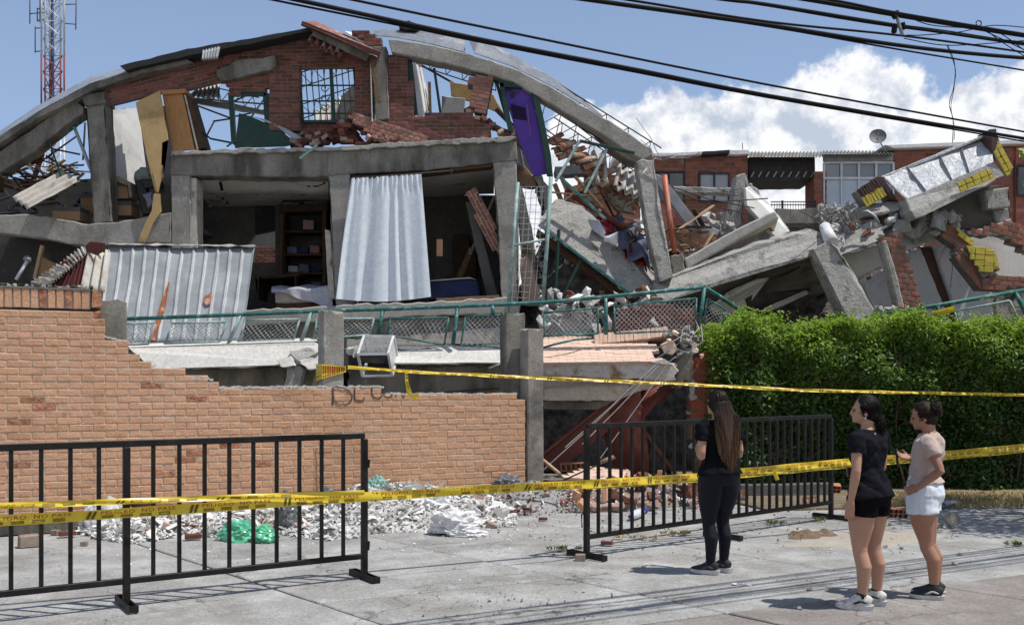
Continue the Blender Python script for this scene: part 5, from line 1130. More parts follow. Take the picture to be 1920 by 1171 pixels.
def chain(fr, dy=0, m=teal):
    p = [P(x, y, YR + dy - .03) for x, y in fr]; pn_ = bpy.data.objects.new('chain_link_panel', None); C.objects.link(pn_)
    c = sum(p, V()) / 4; WL[pn_.name] = c; pn_.location = c - wloc(rl); pn_.parent = rl
    bm = bmesh.new()
    for i in range(4): tube_bm(bm, [p[i], p[(i + 1) % 4]], .016, 5)
    MB('frame', bm, m, pn_)
    bm = bmesh.new(); Lx_ = (p[1] - p[0]).length; Ly_ = (p[3] - p[0]).length; sp_ = .075; k = Ly_ / Lx_
    def pt(a, b): return p[0].lerp(p[1], a).lerp(p[3].lerp(p[2], a), b)
    n_ = int((Lx_ + Ly_) / sp_)
    for i in range(1, n_):
        s = i * sp_ / Lx_
        for sgn in (0, 1):
            a0, b0 = (s, 0) if s <= 1 else (1, (s - 1) / k); a1, b1 = (0, s / k) if s / k <= 1 else (s - k, 1)
            if sgn: a0, a1 = 1 - a0, 1 - a1
            if abs(a0) <= 1.001 and -1e-3 <= a1 <= 1.001: tube_bm(bm, [pt(a0, b0), pt((a0 + a1) / 2, (b0 + b1) / 2) + V((0, .012 * math.sin(i), 0)), pt(a1, b1)], .0045, 3, cap=False)
    MB('wire_mesh', bm, wire_m, pn_)
for fr in ([(222, 607), (291, 605), (279, 643), (222, 646)], [(322, 606), (426, 603), (411, 640), (310, 643)], [(461, 600), (562, 598), (550, 637), (447, 640)], [(595, 597), (701, 597), (694, 627), (588, 636)], [(733, 597), (841, 595), (833, 646), (726, 628)], [(873, 593), (966, 589), (966, 652), (864, 647)], [(1020, 586), (1121, 577), (1121, 625), (1020, 630)], [(1152, 574), (1306, 559), (1304, 618), (1152, 625)]):
    chain(fr, 0, teal if fr[0][0] > 700 else teal_pale)
chain([(1327, 560), (1362, 582), (1352, 616), (1318, 612)], .35)
for a, b in (((700, 606), (733, 605)), ((840, 606), (873, 604)), ((700, 640), (726, 642))): rt('tie_bar', [(a[0], a[1], 0), (b[0], b[1], 0)], .008)
rt2 = T('railing', 'teal railing section above the right part of the hedge', 'railing', P(1780, 600, YR + 1.3))
for pts in ([(1625, 594, 1.3), (1770, 570, 1.3), (1925, 543, 1.3)], [(1758, 573, 1.3), (1766, 605, 1.3)], [(1904, 547, 1.3), (1935, 610, 1.3)]):
    tube('rail', [P(x, y, YR + dy) for x, y, dy in pts], .04, teal, rt2)
rl_keep = rl; rl = rt2; chain([(1790, 583), (1893, 563), (1914, 606), (1796, 606)], 1.25, teal_pale); rl = rl_keep
tag(tube('green_tube', [P(1018, 652, YT_ - .2), P(1040, 645, YT_ - .25), P(1075, 637, YT_ - .1), P(1112, 634, YT_ + .2)], .02, teal), 'bent teal tube lying on the salmon tiled eave', 'tube')
tag(tube('green_tube', [P(917, 690, YT_ - .5), P(966, 672, YT_ - .4)], .015, teal_pale), 'short pale teal tube sticking out left of the wall end post', 'tube')
tag(tube('steel_hook', [P(958, 742, YT_ - .9), P(948, 662, YT_ - .5), P(952, 660, YT_ - .5), P(968, 700, YT_ - .4)], .018, steel), 'bent steel hook standing behind the low brick wall', 'hook')

# ------------------------------------------------ the collapsed side
cm = T('rubble_mound', 'dark mound of rubble heaped under the collapsed frame at right', 'rubble', P(1450, 760, 20.5))
prof = [(960, 560), (1020, 440), (1060, 405), (1110, 412), (1160, 440), (1210, 455), (1260, 455), (1320, 462), (1400, 470), (1480, 462), (1560, 455), (1640, 440), (1720, 450), (1800, 520), (1870, 470), (1960, 460)]
def prof_y(px):
    for (a, b), (c_, d_) in zip(prof, prof[1:]):
        if a <= px <= c_: return b + (d_ - b) * (px - a) / (c_ - a)
    return prof[0][1] if px < prof[0][0] else prof[-1][1]
vs = []; fs = []; nx, ny = 150, 26
for j in range(ny + 1):
    for i in range(nx + 1):
        px = 960 + 1000 * i / nx; f = j / ny; Y = 18.9 + 5.2 * f
        x = (px - CX) / F * 20.4; ztop = CH - (prof_y(px) - HY) / F * 20.4
        h = math.sin(min(1, f * 2.6) * math.pi / 2) if f < .7 else 1 - (f - .7) * .5
        z = ztop * (.45 + .55 * h) if f > 0 else 0
        nz = noise.noise(V((x * 1.7, Y * 1.7, 0))) * .22 + noise.noise(V((x * 5, Y * 5, 3))) * .10
        vs.append((x + .05 * noise.noise(V((x * 7, Y * 7, 9))), Y, max(0, z + nz - .12)))
for j in range(ny):
    for i in range(nx): a = j * (nx + 1) + i; fs.append((a, a + 1, a + nx + 2, a + nx + 1))
mound_m = mat('dusty rubble mass', (.20, .185, .165), (.10, .09, .08), 6, bump=1, bsc=18, bdist=.05, stain=(.045, .04, .038), ssc=3, sth=.55)
M('rubble_surface', vs, fs, mound_m, cm)
# loose debris over the mound: joined, nobody could count it
def scatter_bm(bm, n, pos, sizes, seed, flat=1.0):
    rr = random.Random(seed)
    for i in range(n):
        b2 = chunk(seed * 1000 + i % 23, 1, 1, 1, 9); s = rr.uniform(*sizes) * (1 if rr.random() < .8 else 1.7)
        mx_ = Matrix.Translation(pos(rr)) @ Euler((rr.uniform(0, 6), rr.uniform(0, 6), rr.uniform(0, 6))).to_matrix().to_4x4() @ Matrix.Diagonal((s, s * rr.uniform(.5, 1), s * flat * rr.uniform(.5, 1), 1))
        b2.transform(mx_); me = bpy.data.meshes.new('t'); b2.to_mesh(me); b2.free(); bm.from_mesh(me); bpy.data.meshes.remove(me)
    return bm
def mound_pos(rr):
    px = rr.uniform(1000, 1900); Y = rr.uniform(19.4, 21.8); ztop = CH - (prof_y(px) - HY) / F * 20.4
    return V(((px - CX) / F * 20.4, Y, ztop * (.75 + .25 * min(1, (Y - 18.9) / 1.6)) + rr.uniform(-.1, .1)))
for k, m_ in enumerate([rubble_grey, brick_red, rubble_white, pale_wood]):
    o = MB('rubble_chunks', scatter_bm(bmesh.new(), (330, 240, 110, 70)[k], mound_pos, (.06, .2), 7 + k), m_, cm); o['kind'] = 'stuff'
def mem(name, label, cat, ol, Y, depth, m=concrete, group=None, **k):
    k.setdefault('jit', .013); k.setdefault('bevel', .022); k.setdefault('step', .1); return tag(prism(name, ol, Y, depth, m, None, **k), label, cat, group)
mem('fallen_beam', 'board marked concrete beam sloping down to the right from the broken corner', 'beam', [(1042, 372, .25), (1090, 386, .25), (1228, 518, .2), (1226, 540, -.1), (1180, 549, -.15), (1008, 424, -.1), (1022, 396, .1)], 18.6, V((.1, .5, .1)), concrete_pale)
mem('soffit_board', 'brown board along the underside of the sloping concrete beam', 'board', [(1008, 428), (1175, 551), (1160, 556), (1005, 440)], 18.75, .3, wood_dark, jit=.006)
mem('leaning_column', 'concrete column leaning nearly upright in the middle of the collapse', 'column', [(1192, 304, .15), (1204, 298, .15), (1226, 300, .15), (1236, 390), (1262, 520, -.15), (1236, 529, -.15), (1212, 420)], 18.25, .42, concrete_pale)
mem('fallen_beam', 'long concrete beam rising to the right above the hedge', 'beam', [(1230, 530, .2), (1300, 503, .2), (1420, 457, .2), (1525, 432, .2), (1550, 442, .1), (1540, 477, -.1), (1400, 512, -.1), (1300, 546, -.1), (1242, 568, -.1), (1226, 550)], 18.1, V((.0, .45, .1)), concrete_pale)
mem('fallen_beam', 'short broken concrete beam continuing right of the slanting column head', 'beam', [(1557, 446, .2), (1590, 431, .2), (1640, 411, .2), (1656, 424, .15), (1660, 440, 0), (1645, 455, -.1), (1600, 471, -.1), (1562, 484, -.1)], 18.3, V((0, .45, .1)), concrete_pale)
mem('leaning_column', 'concrete column slanting down right into the hedge', 'column', [(1524, 466, .1), (1556, 450, .1), (1572, 466), (1602, 512), (1650, 600, -.2), (1593, 606, -.2), (1560, 545)], 17.75, .4, concrete_pale)
mem('column_edge', 'thin plaster edge board along the left side of the slanting column', 'board', [(1522, 470), (1526, 470), (1594, 606), (1584, 606)], 17.9, .3, plaster_dirty, jit=.004)
# underside of the collapsed slab
sheet_l = [P(1300, 548, 18.3), P(1545, 480, 18.3), P(1590, 560, 20.5), P(1335, 610, 20.5)]
mem('fallen_slab', 'brown soffit of the collapsed floor slab under the long beam', 'slab', [(1240, 566, 0), (1400, 511, 0), (1541, 476, 0), (1560, 492, .6), (1590, 585, 2.2), (1360, 605, 2.2), (1280, 585, .8)], 18.35, V((0, .12, .25)), mat('brown soffit', (.28, .245, .20), (.20, .175, .14), 2, stain=(.10, .09, .075), ssc=2, sth=.58, bump=.4), jit=.02)
for i, (pl, m_) in enumerate((([(1330, 575, .4), (1370, 545, .4), (1420, 522, .3), (1445, 520, .3), (1430, 535, .5), (1395, 555, .6), (1400, 575, .7), (1370, 590, .8), (1335, 590, .7)], ceil_m), ([(1420, 585, .9), (1450, 570, .8), (1510, 545, .6), (1516, 550, .7), (1480, 567, .8), (1440, 585, .9)], ceil_m), ([(1398, 560, .6), (1410, 552, .6), (1520, 540, .6), (1518, 546, .7), (1460, 560, .75), (1420, 580, .8), (1400, 575, .7)], dark), ([(1440, 522, .3), (1470, 512, .2), (1502, 497, .15), (1500, 502, .2), (1480, 512, .3), (1450, 525, .35)], dark))):
    mem('plaster_patch', ['large pale patch of ceiling plaster under the collapsed slab', 'long pale strip of ceiling plaster low under the collapsed slab', 'dark strip of torn lath under the collapsed slab', 'dark split high under the collapsed slab near the long beam'][i], 'plaster', pl, 18.1, .03, m_, None, jit=.012, bevel=.004)
mem('plaster_soffit', 'pale ceiling piece hanging behind the short broken beam', 'ceiling', [(1563, 484), (1602, 472), (1655, 458), (1662, 495), (1610, 520), (1592, 515)], 18.75, .1, ceil_m)
mem('concrete_stub', 'rough concrete stub behind the foot of the leaning column', 'stub', [(1256, 482), (1280, 474), (1284, 512), (1262, 522)], 18.5, .3, concrete_old, jit=.03)
mem('concrete_stub', 'grey concrete column stump with frayed rebar behind the mattress', 'column', [(1380, 328), (1398, 325), (1397, 355), (1389, 434), (1364, 434)], 21, .4, concrete_pale)
mem('concrete_lintel', 'horizontal concrete lintel in front of the brick block window', 'lintel', [(1258, 349), (1372, 352), (1371, 364), (1300, 362), (1266, 359)], 24, .3, concrete_pale)
mem('white_slab', 'bright white plaster slab leaning behind the mattress end', 'slab', [(1396, 352, -.4), (1406, 350, -.2), (1444, 382, .5), (1482, 433, .9), (1456, 448, .5), (1398, 385, -.4)], 21.0, .15, plaster, jit=.01)
mem('broken_edge', 'crumbling concrete edge at the top of the white slab', 'concrete', [(1398, 330), (1408, 345), (1430, 370), (1424, 375), (1404, 358), (1398, 356)], 21.4, .25, rubble_grey, jit=.04, step=.08)
mem('steel_channel', 'grey steel channel slanting down behind the orange pipe', 'steel beam', [(1227, 326), (1243, 331), (1304, 410), (1318, 442), (1294, 430), (1232, 344)], 19.6, .12, steel, jit=0, bevel=.006)
mem('steel_channel', 'short steel channel with a bright upper flange beside the white slab', 'steel beam', [(1303, 410), (1349, 432), (1345, 440), (1318, 440)], 19.5, .2, galv, jit=0, bevel=.006)
tag(tube('orange_pipe', [P(1246, 329, 18.9), P(1254, 400, 18.85), P(1265, 473, 18.8)], .055, orange_pipe, None, 12), 'orange plastic pipe standing upright beside the leaning column', 'pipe')
tag(tube('maroon_pipe', [P(1062, 358, 19.2), P(1170, 428, 19.0)], .06, maroon, None, 10), 'maroon steel pipe lying diagonally above the sloping beam', 'pipe')
for a, b, la, m_ in (((1046, 328), (1136, 412), 'dark teal steel tube sloping down beside the maroon pipe', teal), ((1140, 274), (1096, 362), 'pale teal tube standing slantwise below the arched beam', teal_pale), ((1087, 264), (1190, 287), 'dark teal tube lying level under the arched beam end', green_dark), ((1087, 264), (1042, 340), 'grey green tube propped from the level teal tube', teal_pale), ((1022, 430), (1180, 549), 'dark teal tube running along the foot of the sloping beam', teal), ((1088, 488), (1052, 562), 'dark teal prop in the shadow under the sloping beam', green_dark), ((1048, 430), (1040, 572), 'dark green post in the shadow at the broken corner', green_dark)):
    tag(bar('steel_tube', P(*a, 18.4), P(*b, 18.35), .05, .05, m_), la, 'tube')
# mattress
mt = T('mattress', 'stained beige mattress sliding down the long concrete beam', 'mattress', P(1370, 470, 18.9))
prism('side_panel', [(1283, 485), (1371, 434), (1439, 400), (1454, 396), (1460, 409), (1375, 455), (1288, 505)], 18.55, V((.1, .8, -.05)), mattress_m, mt, jit=.006, bevel=.03)
prism('underside', [(1288, 503), (1374, 453), (1459, 409), (1452, 434), (1444, 426), (1400, 447), (1330, 483)], 18.76, V((.1, .7, .1)), mattress_b, mt, jit=.006, bevel=.01)
# clothes and household bits
def cloth(label, c, m, amp=.05, seed=0, name='cloth', cat='cloth', nu=22, nv=16):
    return tag(sheet(name, c, nu, nv, lambda a, b: amp * (math.sin(a * 11 + 3 * noise.noise(V((a * 3, b * 3, seed)))) + 1.4 * noise.noise(V((a * 4, b * 4, seed + 5)))), .008, m), label, cat)
cloth('slate blue cloth draped over the sloping beam', [P(1160, 466, 18.45), P(1222, 500, 18.5), P(1216, 448, 19.1), P(1158, 430, 19.1)], cloth_grey, .07, 1)
cloth('slate blue cloth bunched behind the draped one', [P(1138, 428, 18.9), P(1200, 450, 18.9), P(1205, 420, 19.6), P(1150, 405, 19.6)], cloth_grey, .08, 2)
cloth('crimson cloth lying above the white lamp', [P(1112, 425, 18.6), P(1160, 445, 18.7), P(1152, 418, 19.1), P(1116, 410, 19.1)], cloth_red, .05, 3)
cloth('dark red cloth hanging in the gap left of the leaning column', [P(1170, 480, 18.6), P(1215, 508, 18.6), P(1212, 466, 18.8), P(1176, 458, 18.8)], cloth_red, .05, 4)
cloth('pale grey rag hanging in the shadow under the sloping beam', [P(1058, 492, 19), P(1062, 496, 19), P(1082, 484, 19), P(1060, 466, 19)], mat('pale rag', (.5, .5, .49)), .02, 6, nu=6, nv=6)
top5('lilac_board', [(1102, 412), (1122, 412), (1136, 436), (1132, 446), (1110, 430)], 18.55, .04, mat('lilac board', (.48, .48, .56), bump=.1), 'pale lilac board beside the crimson cloth', 'board', jit=.006)
vs = []; fs = []
la, lb = P(1133, 448, 18.4), P(1158, 448, 18.35); d_, s_, u_ = frame(lb - la)
for side in (0, 1):
    for i, (t, r) in enumerate(((0, .055), (.3, .06), (1, .14))):
        for k in range(16): vs.append(la.lerp(lb, t) + (s_ * math.cos(k * math.pi / 8) + u_ * math.sin(k * math.pi / 8)) * (r - side * .008))
for side in (0, 1):
    for i in range(2):
        for k in range(16): a = side * 48 + i * 16 + k; b = side * 48 + i * 16 + (k + 1) % 16; q_ = (a, b, b + 16, a + 16); fs.append(q_ if side else q_[::-1])
for k in range(16): fs.append((32 + k, 32 + (k + 1) % 16, 80 + (k + 1) % 16, 80 + k)); 
fs.append(tuple(range(16)))
tag(M('lamp_shade', vs, fs, mat('white lampshade', (.78, .78, .78), bump=0), None, True), 'white cone lampshade lying on the sloping beam', 'lampshade')
splin = [wood, wood_dark, pale_wood]
rr = random.Random(91)
for i in range(44):
    px = rr.uniform(1050, 1330); py = rr.uniform(prof_y(px) - 55, prof_y(px) + 15); l = rr.uniform(.3, 1.1); c = P(px, py, rr.uniform(18.9, 20.2))
    d_ = V((rr.gauss(0, 1), rr.gauss(0, .5), rr.gauss(-.2, .45))).normalized() * l / 2; bm = bmesh.new(); bar_bm(bm, c - d_, c + d_, rr.uniform(.03, .1), rr.uniform(.015, .04)); bmesh.ops.recalc_face_normals(bm, faces=bm.faces)
    tag(MB('timber_splinter', bm, rr.choice(splin)), 'broken timber in the tangle around the leaning column', 'timber', 'timbers around the leaning column')
for a, b, la in (((1246, 428), (1342, 449), 'straight brown timber lying across the gap right of the orange pipe'), ((1262, 440), (1318, 467), 'brown timber running down beside the mattress edge'), ((1120, 405), (1205, 432), 'pale brown timber under the clay tiles'), ((1040, 345), (1062, 400), 'brown timber upright beside the steel frame'), ((1052, 330), (1080, 395), 'second upright timber nearer the teal tube')):
    tag(bar('timber', P(*a, 19.3), P(*b, 19.2), .07, .08, wood), la, 'timber')
# clay roof tiles: half pipes sliding off the collapsed roof
def half_tile(seed):
    rr_ = random.Random(seed); vs = []; fs = []; n = 8
    for s in (0, 1):
        for j in (0, 1):
            for k in range(n + 1):
                a = math.pi * k / n; r = (.09 if j == 0 else .075) - s * .013; vs.append((math.cos(a) * r + rr_.uniform(-.003, .003), (j - .5) * .4, math.sin(a) * r))
    W_ = n + 1
    for k in range(n):
        fs += [(k, k + 1, W_ + k + 1, W_ + k), (2 * W_ + W_ + k, 2 * W_ + W_ + k + 1, 2 * W_ + k + 1, 2 * W_ + k), (k + 1, k, 2 * W_ + k, 2 * W_ + k + 1), (W_ + k, W_ + k + 1, 3 * W_ + k + 1, 3 * W_ + k)]
    fs += [(0, W_, 3 * W_, 2 * W_), (n + W_, n, 2 * W_ + n, 3 * W_ + n)]
    me = bpy.data.meshes.new('roof_tile'); me.from_pydata(vs, [], fs); me.materials.append(clay); me.polygons.foreach_set('use_smooth', [len(f) == 4 for f in fs]); return me
tl = [half_tile(i) for i in range(3)]
for i in range(40):
    t = i / 40; row = i % 3; px = 1042 + 158 * t + rr.uniform(-4, 4); py = 268 + 105 * t + row * 8 - 8 + rr.uniform(-3, 3) + (8 if t > .6 else 0)
    loose('roof_tile', tl[i % 3], P(px, py, 19.2 + row * .12 + rr.uniform(-.2, .2)), (rr.gauss(.35, .15), rr.gauss(.5, .2), rr.gauss(-.7, .35)), 'clay half round tile in the cascade sliding off the collapsed roof', 'roof tile', 'clay tiles sliding off the collapsed roof')
tag(sheet('tile_sheet', [P(1150, 348, 18.7), P(1196, 372, 18.7), P(1200, 330, 19.6), P(1160, 305, 19.6)], 40, 4, lambda a, b: .045 * math.sin(a * 3.2 * 2 * math.pi), .02, fibro), 'wavy fibre cement sheet end left of the leaning column', 'roof sheet')
tag(sheet('tile_sheet', [P(1118, 345, 19), P(1142, 348, 19), P(1136, 285, 19.4), P(1108, 285, 19.4)], 20, 6, lambda a, b: .06 * math.sin(a * 1.5 * 2 * math.pi), .02, fibro), 'upright dusty ridge sheet among the clay tiles', 'roof sheet')
mem('fallen_slab', 'grey roof slab edge under the clay tiles', 'slab', [(1040, 312), (1085, 308), (1120, 316), (1118, 326), (1040, 330)], 20.6, .3, mat('blue grey slab', (.20, .22, .25), bump=.3))
mem('hanging_slab', 'dark slab hanging behind the clay tiles', 'slab', [(1130, 352), (1160, 340), (1185, 365), (1190, 402), (1150, 392)], 20.2, .1, concrete_old)
mem('concrete_stub', 'grey column stump left of the clay tiles', 'column', [(1096, 322), (1118, 330), (1114, 380), (1098, 384)], 20.8, .3, concrete_old)
# rubble and low brick wall on the terrace behind the railing
bw = brick_wall('brick_wall', None, [(1150, 600), (1160, 585), (1180, 574), (1250, 572), (1305, 582), (1325, 592), (1330, 640), (1150, 640)], 16.9, bt=.2, seed=51, bmat=mat('dark red terrace brick', (.21, .065, .04), (.14, .045, .03), 6, rnd=.25, bump=.5)); tag(bw, 'low dark red brick wall behind the railing near the hedge', 'brick wall')
mem('slab_piece', 'tilted broken slab piece behind the railing beside the wall end post', 'slab', [(1018, 590), (1060, 570), (1110, 590), (1125, 632), (1018, 640)], 17.3, .25, rubble_grey, jit=.03)
rr = random.Random(17)
rub = [to_me(chunk(700 + i, 1, 1, .8), 'concrete_chunk', [rubble_grey, rubble_white, rubble_grey, brick_red][i % 4]) for i in range(8)]
def chunks(n, xr, yr, Yr, sr, label, group, seed, mes=None, cat='chunk'):
    r_ = random.Random(seed)
    for i in range(n):
        o = loose('concrete_chunk', (mes or rub)[r_.randrange(len(mes or rub))], P(r_.uniform(*xr), r_.uniform(*yr), r_.uniform(*Yr)), (r_.uniform(0, 6), r_.uniform(0, 6), r_.uniform(0, 6)), label, cat, group); s = r_.uniform(*sr); o.scale = (s, s * r_.uniform(.5, 1), s * r_.uniform(.5, 1))
chunks(95, (1010, 1240), (545, 628), (16.6, 18), (.08, .42), 'broken concrete or brick chunk on the terrace behind the railing', 'chunks on the terrace', 5)
chunks(70, (1670, 1800), (398, 440), (18.1, 19), (.1, .5), 'concrete chunk packed under the tipped roof gutter', 'chunks under the tipped gutter', 6, rub[0::4] + rub[2::4])
chunks(34, (1305, 1378), (402, 438), (19.9, 21), (.12, .4), 'grey lump in the heap behind the steel channel', 'lumps behind the steel channel', 8, rub[0:1] + rub[2:3])
chunks(34, (1535, 1600), (385, 440), (18.4, 19.2), (.1, .34), 'grey lump at the head of the slanting column', 'lumps at the slanting column head', 9, rub[0:1] + rub[2:3])
chunks(28, (1590, 1690), (405, 440), (18.2, 18.8), (.08, .28), 'mortar lump on the short broken beam', 'lumps on the short broken beam', 10)
chunks(40, (1640, 1760), (575, 610), (17.6, 18.4), (.1, .3), 'chunk in the gap above the hedge', 'chunks above the hedge', 11)
# tipped roof gutter with foil membrane and yellow tiles
tg = T('roof_gutter', 'tipped concrete roof gutter lined with silver foil and yellow tiles', 'gutter', P(1750, 410, 18.5))
YG = 18.2
fo = [P(1655, 331, YG + .5), P(1700, 374, YG - .05), P(1863, 305, YG - .05), P(1857, 251, YG + .7)]
sheet('foil_lining', [fo[1], fo[2], fo[3], fo[0]], 44, 14, lambda a, b: .025 * noise.noise(V((a * 9, b * 4, 1))) - .02 * math.sin(b * math.pi), .02, foil, tg)
for t in (.22, .52, .72):
    a = fo[1].lerp(fo[2], t); b = fo[0].lerp(fo[3], t); n_ = (fo[2] - fo[1]).cross(fo[0] - fo[1]).normalized()
    bar('foil_seam', a + n_ * .004, b + n_ * .004, .07, .012, mat('grey seam tape', (.30, .305, .315), rough=.6), tg, side=n_)
prism('upper_lip', [(1653, 330), (1856, 248), (1858, 253), (1656, 336)], YG + .5, .2, foil, tg, jit=.006, bevel=.01)
prism('lower_lip', [(1700, 373, 0), (1780, 340, 0), (1865, 303, 0), (1883, 330, -.05), (1872, 334, -.1), (1848, 350, -.15), (1813, 361, -.15), (1758, 380, -.2), (1736, 404, -.25), (1717, 410, -.25), (1706, 396, -.2)], YG - .08, .5, concrete_pale, tg, jit=.012, bevel=.02)
prism('underside', [(1740, 402), (1758, 382), (1848, 352), (1872, 345), (1880, 385), (1850, 432), (1780, 424)], YG + .35, .4, mat('brown underside', (.13, .115, .095), bump=.4), tg, jit=.02)
def tile_patch(pl, Y, ang, m, sz=(.2, .15), parent=tg, dy=None):
    poly = pxpoly(pl, Y); cx_ = sum(p[0] for p in poly) / len(poly); cz = sum(p[1] for p in poly) / len(poly); a = rad(ang)
    u_ = V((math.cos(a), 0, math.sin(a))); v_ = V((-math.sin(a), 0, math.cos(a)))
    pl2 = [((x - cx_) * u_.x + (z - cz) * u_.z, (x - cx_) * v_.x + (z - cz) * v_.z) for x, z in poly]
    bricks(parent, V((cx_, Y, cz)), u_, V((0, -1, 0)), pl2, sz[0], sz[1], .03, .004, m, grout_y if m is yellow_tile else mortar_grey, 80, 3, v_=v_, part_name='tile', recess=.004, bond=0)
    prism('tile_bed', pl, Y + .004, .03, m, parent, jit=.006, step=.06, bevel=.002)
tile_patch([(1795, 343), (1846, 318), (1856, 322), (1866, 331), (1846, 341), (1802, 357)], YG - .3, 22, yellow_tile, (.14, .085))
prism('end_cap', [(1855, 244), (1868, 240), (1873, 264), (1866, 300), (1858, 276)], YG + .2, .5, brown_tile, tg, jit=.02)
prism('end_cap', [(1645, 332), (1656, 331), (1684, 376), (1668, 374)], YG + .3, .4, brown_tile, tg, jit=.02)
tile_patch([(1872, 263), (1886, 290), (1899, 316), (1888, 330), (1880, 312), (1866, 288)], YG - .12, -62, yellow_tile, (.14, .085))
tile_patch([(1606, 356), (1645, 332), (1654, 350), (1620, 372)], YG + .2, 32, brown_tile, (.05, .2))
tile_patch([(1620, 373), (1652, 352), (1662, 367), (1632, 383), (1622, 382)], YG + .2, 30, yellow_tile, (.06, .2))
prism('end_block', [(1608, 357), (1646, 333), (1664, 366), (1632, 383), (1622, 382)], YG + .26, .35, concrete_old, tg, jit=0)
mem('slab_piece', 'flat concrete slab piece under the left end of the foil gutter', 'slab', [(1620, 383, .2), (1683, 376, .2), (1688, 394, 0), (1652, 403, 0), (1628, 403, 0)], 18.4, .6, concrete_pale)
mem('slab_piece', 'dark slab below the flat piece left of the foil gutter', 'slab', [(1650, 403), (1700, 395), (1712, 412), (1690, 428), (1655, 424)], 18.6, .6, concrete_old)
mem('concrete_block', 'square concrete block jutting out under the right end of the foil gutter', 'block', [(1846, 357), (1891, 352), (1894, 388), (1850, 392)], 18.3, .6, concrete_pale)
mem('concrete_block', 'grey block with brick courses below the jutting square block', 'block', [(1858, 394), (1891, 390), (1892, 415), (1868, 418)], 18.5, .5, rubble_grey)
mem('timber_slab', 'brown panel tilted under the foil gutter', 'panel', [(1808, 425), (1850, 392), (1868, 418), (1860, 428), (1812, 440)], 18.9, .1, wood_dark)
# broken brick column and rooms behind the hedge
bw = brick_wall('brick_column', None, [(1655, 442), (1688, 438), (1694, 455), (1712, 505), (1728, 560), (1733, 605), (1702, 605), (1690, 560), (1676, 510), (1662, 465)], 18.0, bl=.16, bh=.07, joint=.03, bt=.3, seed=61, tilt=-8, mmat=mortar_grey, bmat=mat('raw orange brick', (.36, .14, .08), (.27, .10, .06), 6, rnd=.25, bump=.6)); tag(bw, 'ragged brick column end leaning right above the hedge', 'brick column')
mem('door_jamb', 'grey door jamb along the left side of the ragged brick column', 'jamb', [(1654, 452), (1662, 450), (1678, 500), (1704, 606), (1692, 606)], 17.95, .25, concrete_pale, jit=.004)
wall_l = mat('shade tinted grey wall', (.62, .62, .64), (.56, .56, .58), 1.5, stain=(.4, .38, .36), ssc=1.4, sth=.68, bump=.1)  # light grey paint given the lavender tint of its shade
mem('room_wall', 'pale wall panel left of the ragged brick column', 'wall', [(1618, 535), (1655, 505), (1672, 520), (1700, 606), (1650, 606)], 19.2, .1, wall_l, jit=.01)
mem('room_wall', 'pale wall panel just right of the ragged brick column', 'wall', [(1696, 478), (1726, 464), (1775, 585), (1775, 610), (1730, 610)], 19.0, .1, wall_l, jit=.006)
mem('brown_reveal', 'brown brick reveal between the two pale wall panels', 'wall', [(1724, 462), (1752, 462), (1790, 580), (1790, 610), (1775, 610)], 19.15, .1, mat('brown reveal', (.13, .075, .055), (.10, .055, .04), 8, bump=.4), jit=.006)
mem('room_wall', 'large pale wall panel right of the brown reveal', 'wall', [(1750, 461), (1796, 454), (1850, 545), (1870, 610), (1800, 610)], 19.05, .1, wall_l, jit=.006)
mem('room_wall', 'pale shaded ceiling behind the short broken beam', 'ceiling', [(1680, 428), (1716, 424), (1738, 442), (1735, 455), (1700, 470)], 18.7, .1, wall_l, jit=.012)
tag(prism('vaulted_ceiling', [(1815, 438, .3), (1850, 432, .3), (1880, 438, .3), (1930, 470, .2), (1930, 530, 0), (1880, 520, 0), (1846, 530, 0)], 18.9, .2, mat('grey vault plaster', (.42, .40, .38), (.36, .34, .32), 1.5, bump=.15)), 'grey vaulted ceiling piece at the right edge above the hedge', 'ceiling')
raw_red = mat('raw red brick', (.34, .135, .08), (.25, .10, .06), 6, rnd=.3, bump=.6)
def broken_brick(label, pl, Y, seed, tilt, bt=.28):
    bw = brick_wall('brick_fragment', None, pl, Y, bl=.2, bh=.075, joint=.018, bt=bt, seed=seed, tilt=tilt, mmat=mortar_grey, bmat=raw_red)
    prism('mortar_core', pl, Y + .012, bt * .9, rubble_grey, bw, jit=.035, step=.07, bevel=.02); return tag(bw, label, 'brickwork')
broken_brick('curved brick fragment under the foil gutter', [(1762, 425), (1780, 419), (1808, 440), (1826, 457), (1812, 466), (1795, 463), (1768, 442)], 18.2, 62, -35)
broken_brick('brick edge left of the yellow tiles above the hedge', [(1793, 468), (1804, 465), (1822, 482), (1842, 508), (1848, 540), (1838, 537), (1796, 487)], 18.1, 63, -52)
broken_brick('level brick sill below the yellow tiles', [(1844, 523), (1870, 514), (1930, 519), (1930, 541), (1886, 539), (1877, 544), (1848, 539)], 18.05, 64, -4)
broken_brick('brick ledge crumbling at the right edge under the block', [(1809, 437), (1877, 416), (1896, 412), (1930, 440), (1930, 472), (1895, 449), (1870, 439), (1823, 440)], 18.3, 65, -14)
tp = T('tile_fragment', 'broken wall fragment faced with yellow tiles above the hedge', 'tiles', P(1842, 508, 18))
tile_patch([(1812, 461), (1856, 464), (1867, 479), (1874, 503), (1840, 509), (1826, 486)], 18.0, -4, yellow_tile, (.17, .10), tp)
prism('backing', [(1812, 461), (1857, 464), (1868, 479), (1876, 506), (1843, 522), (1826, 488)], 18.04, .12, mortar_grey, tp, jit=.01)
tp = T('tile_fragment', 'small yellow tiled fragment on the curved brick piece', 'tiles', P(1812, 455, 18.1))
tile_patch([(1790, 425), (1800, 430), (1826, 452), (1824, 458), (1806, 448)], 18.15, -38, yellow_tile, (.13, .08), tp)
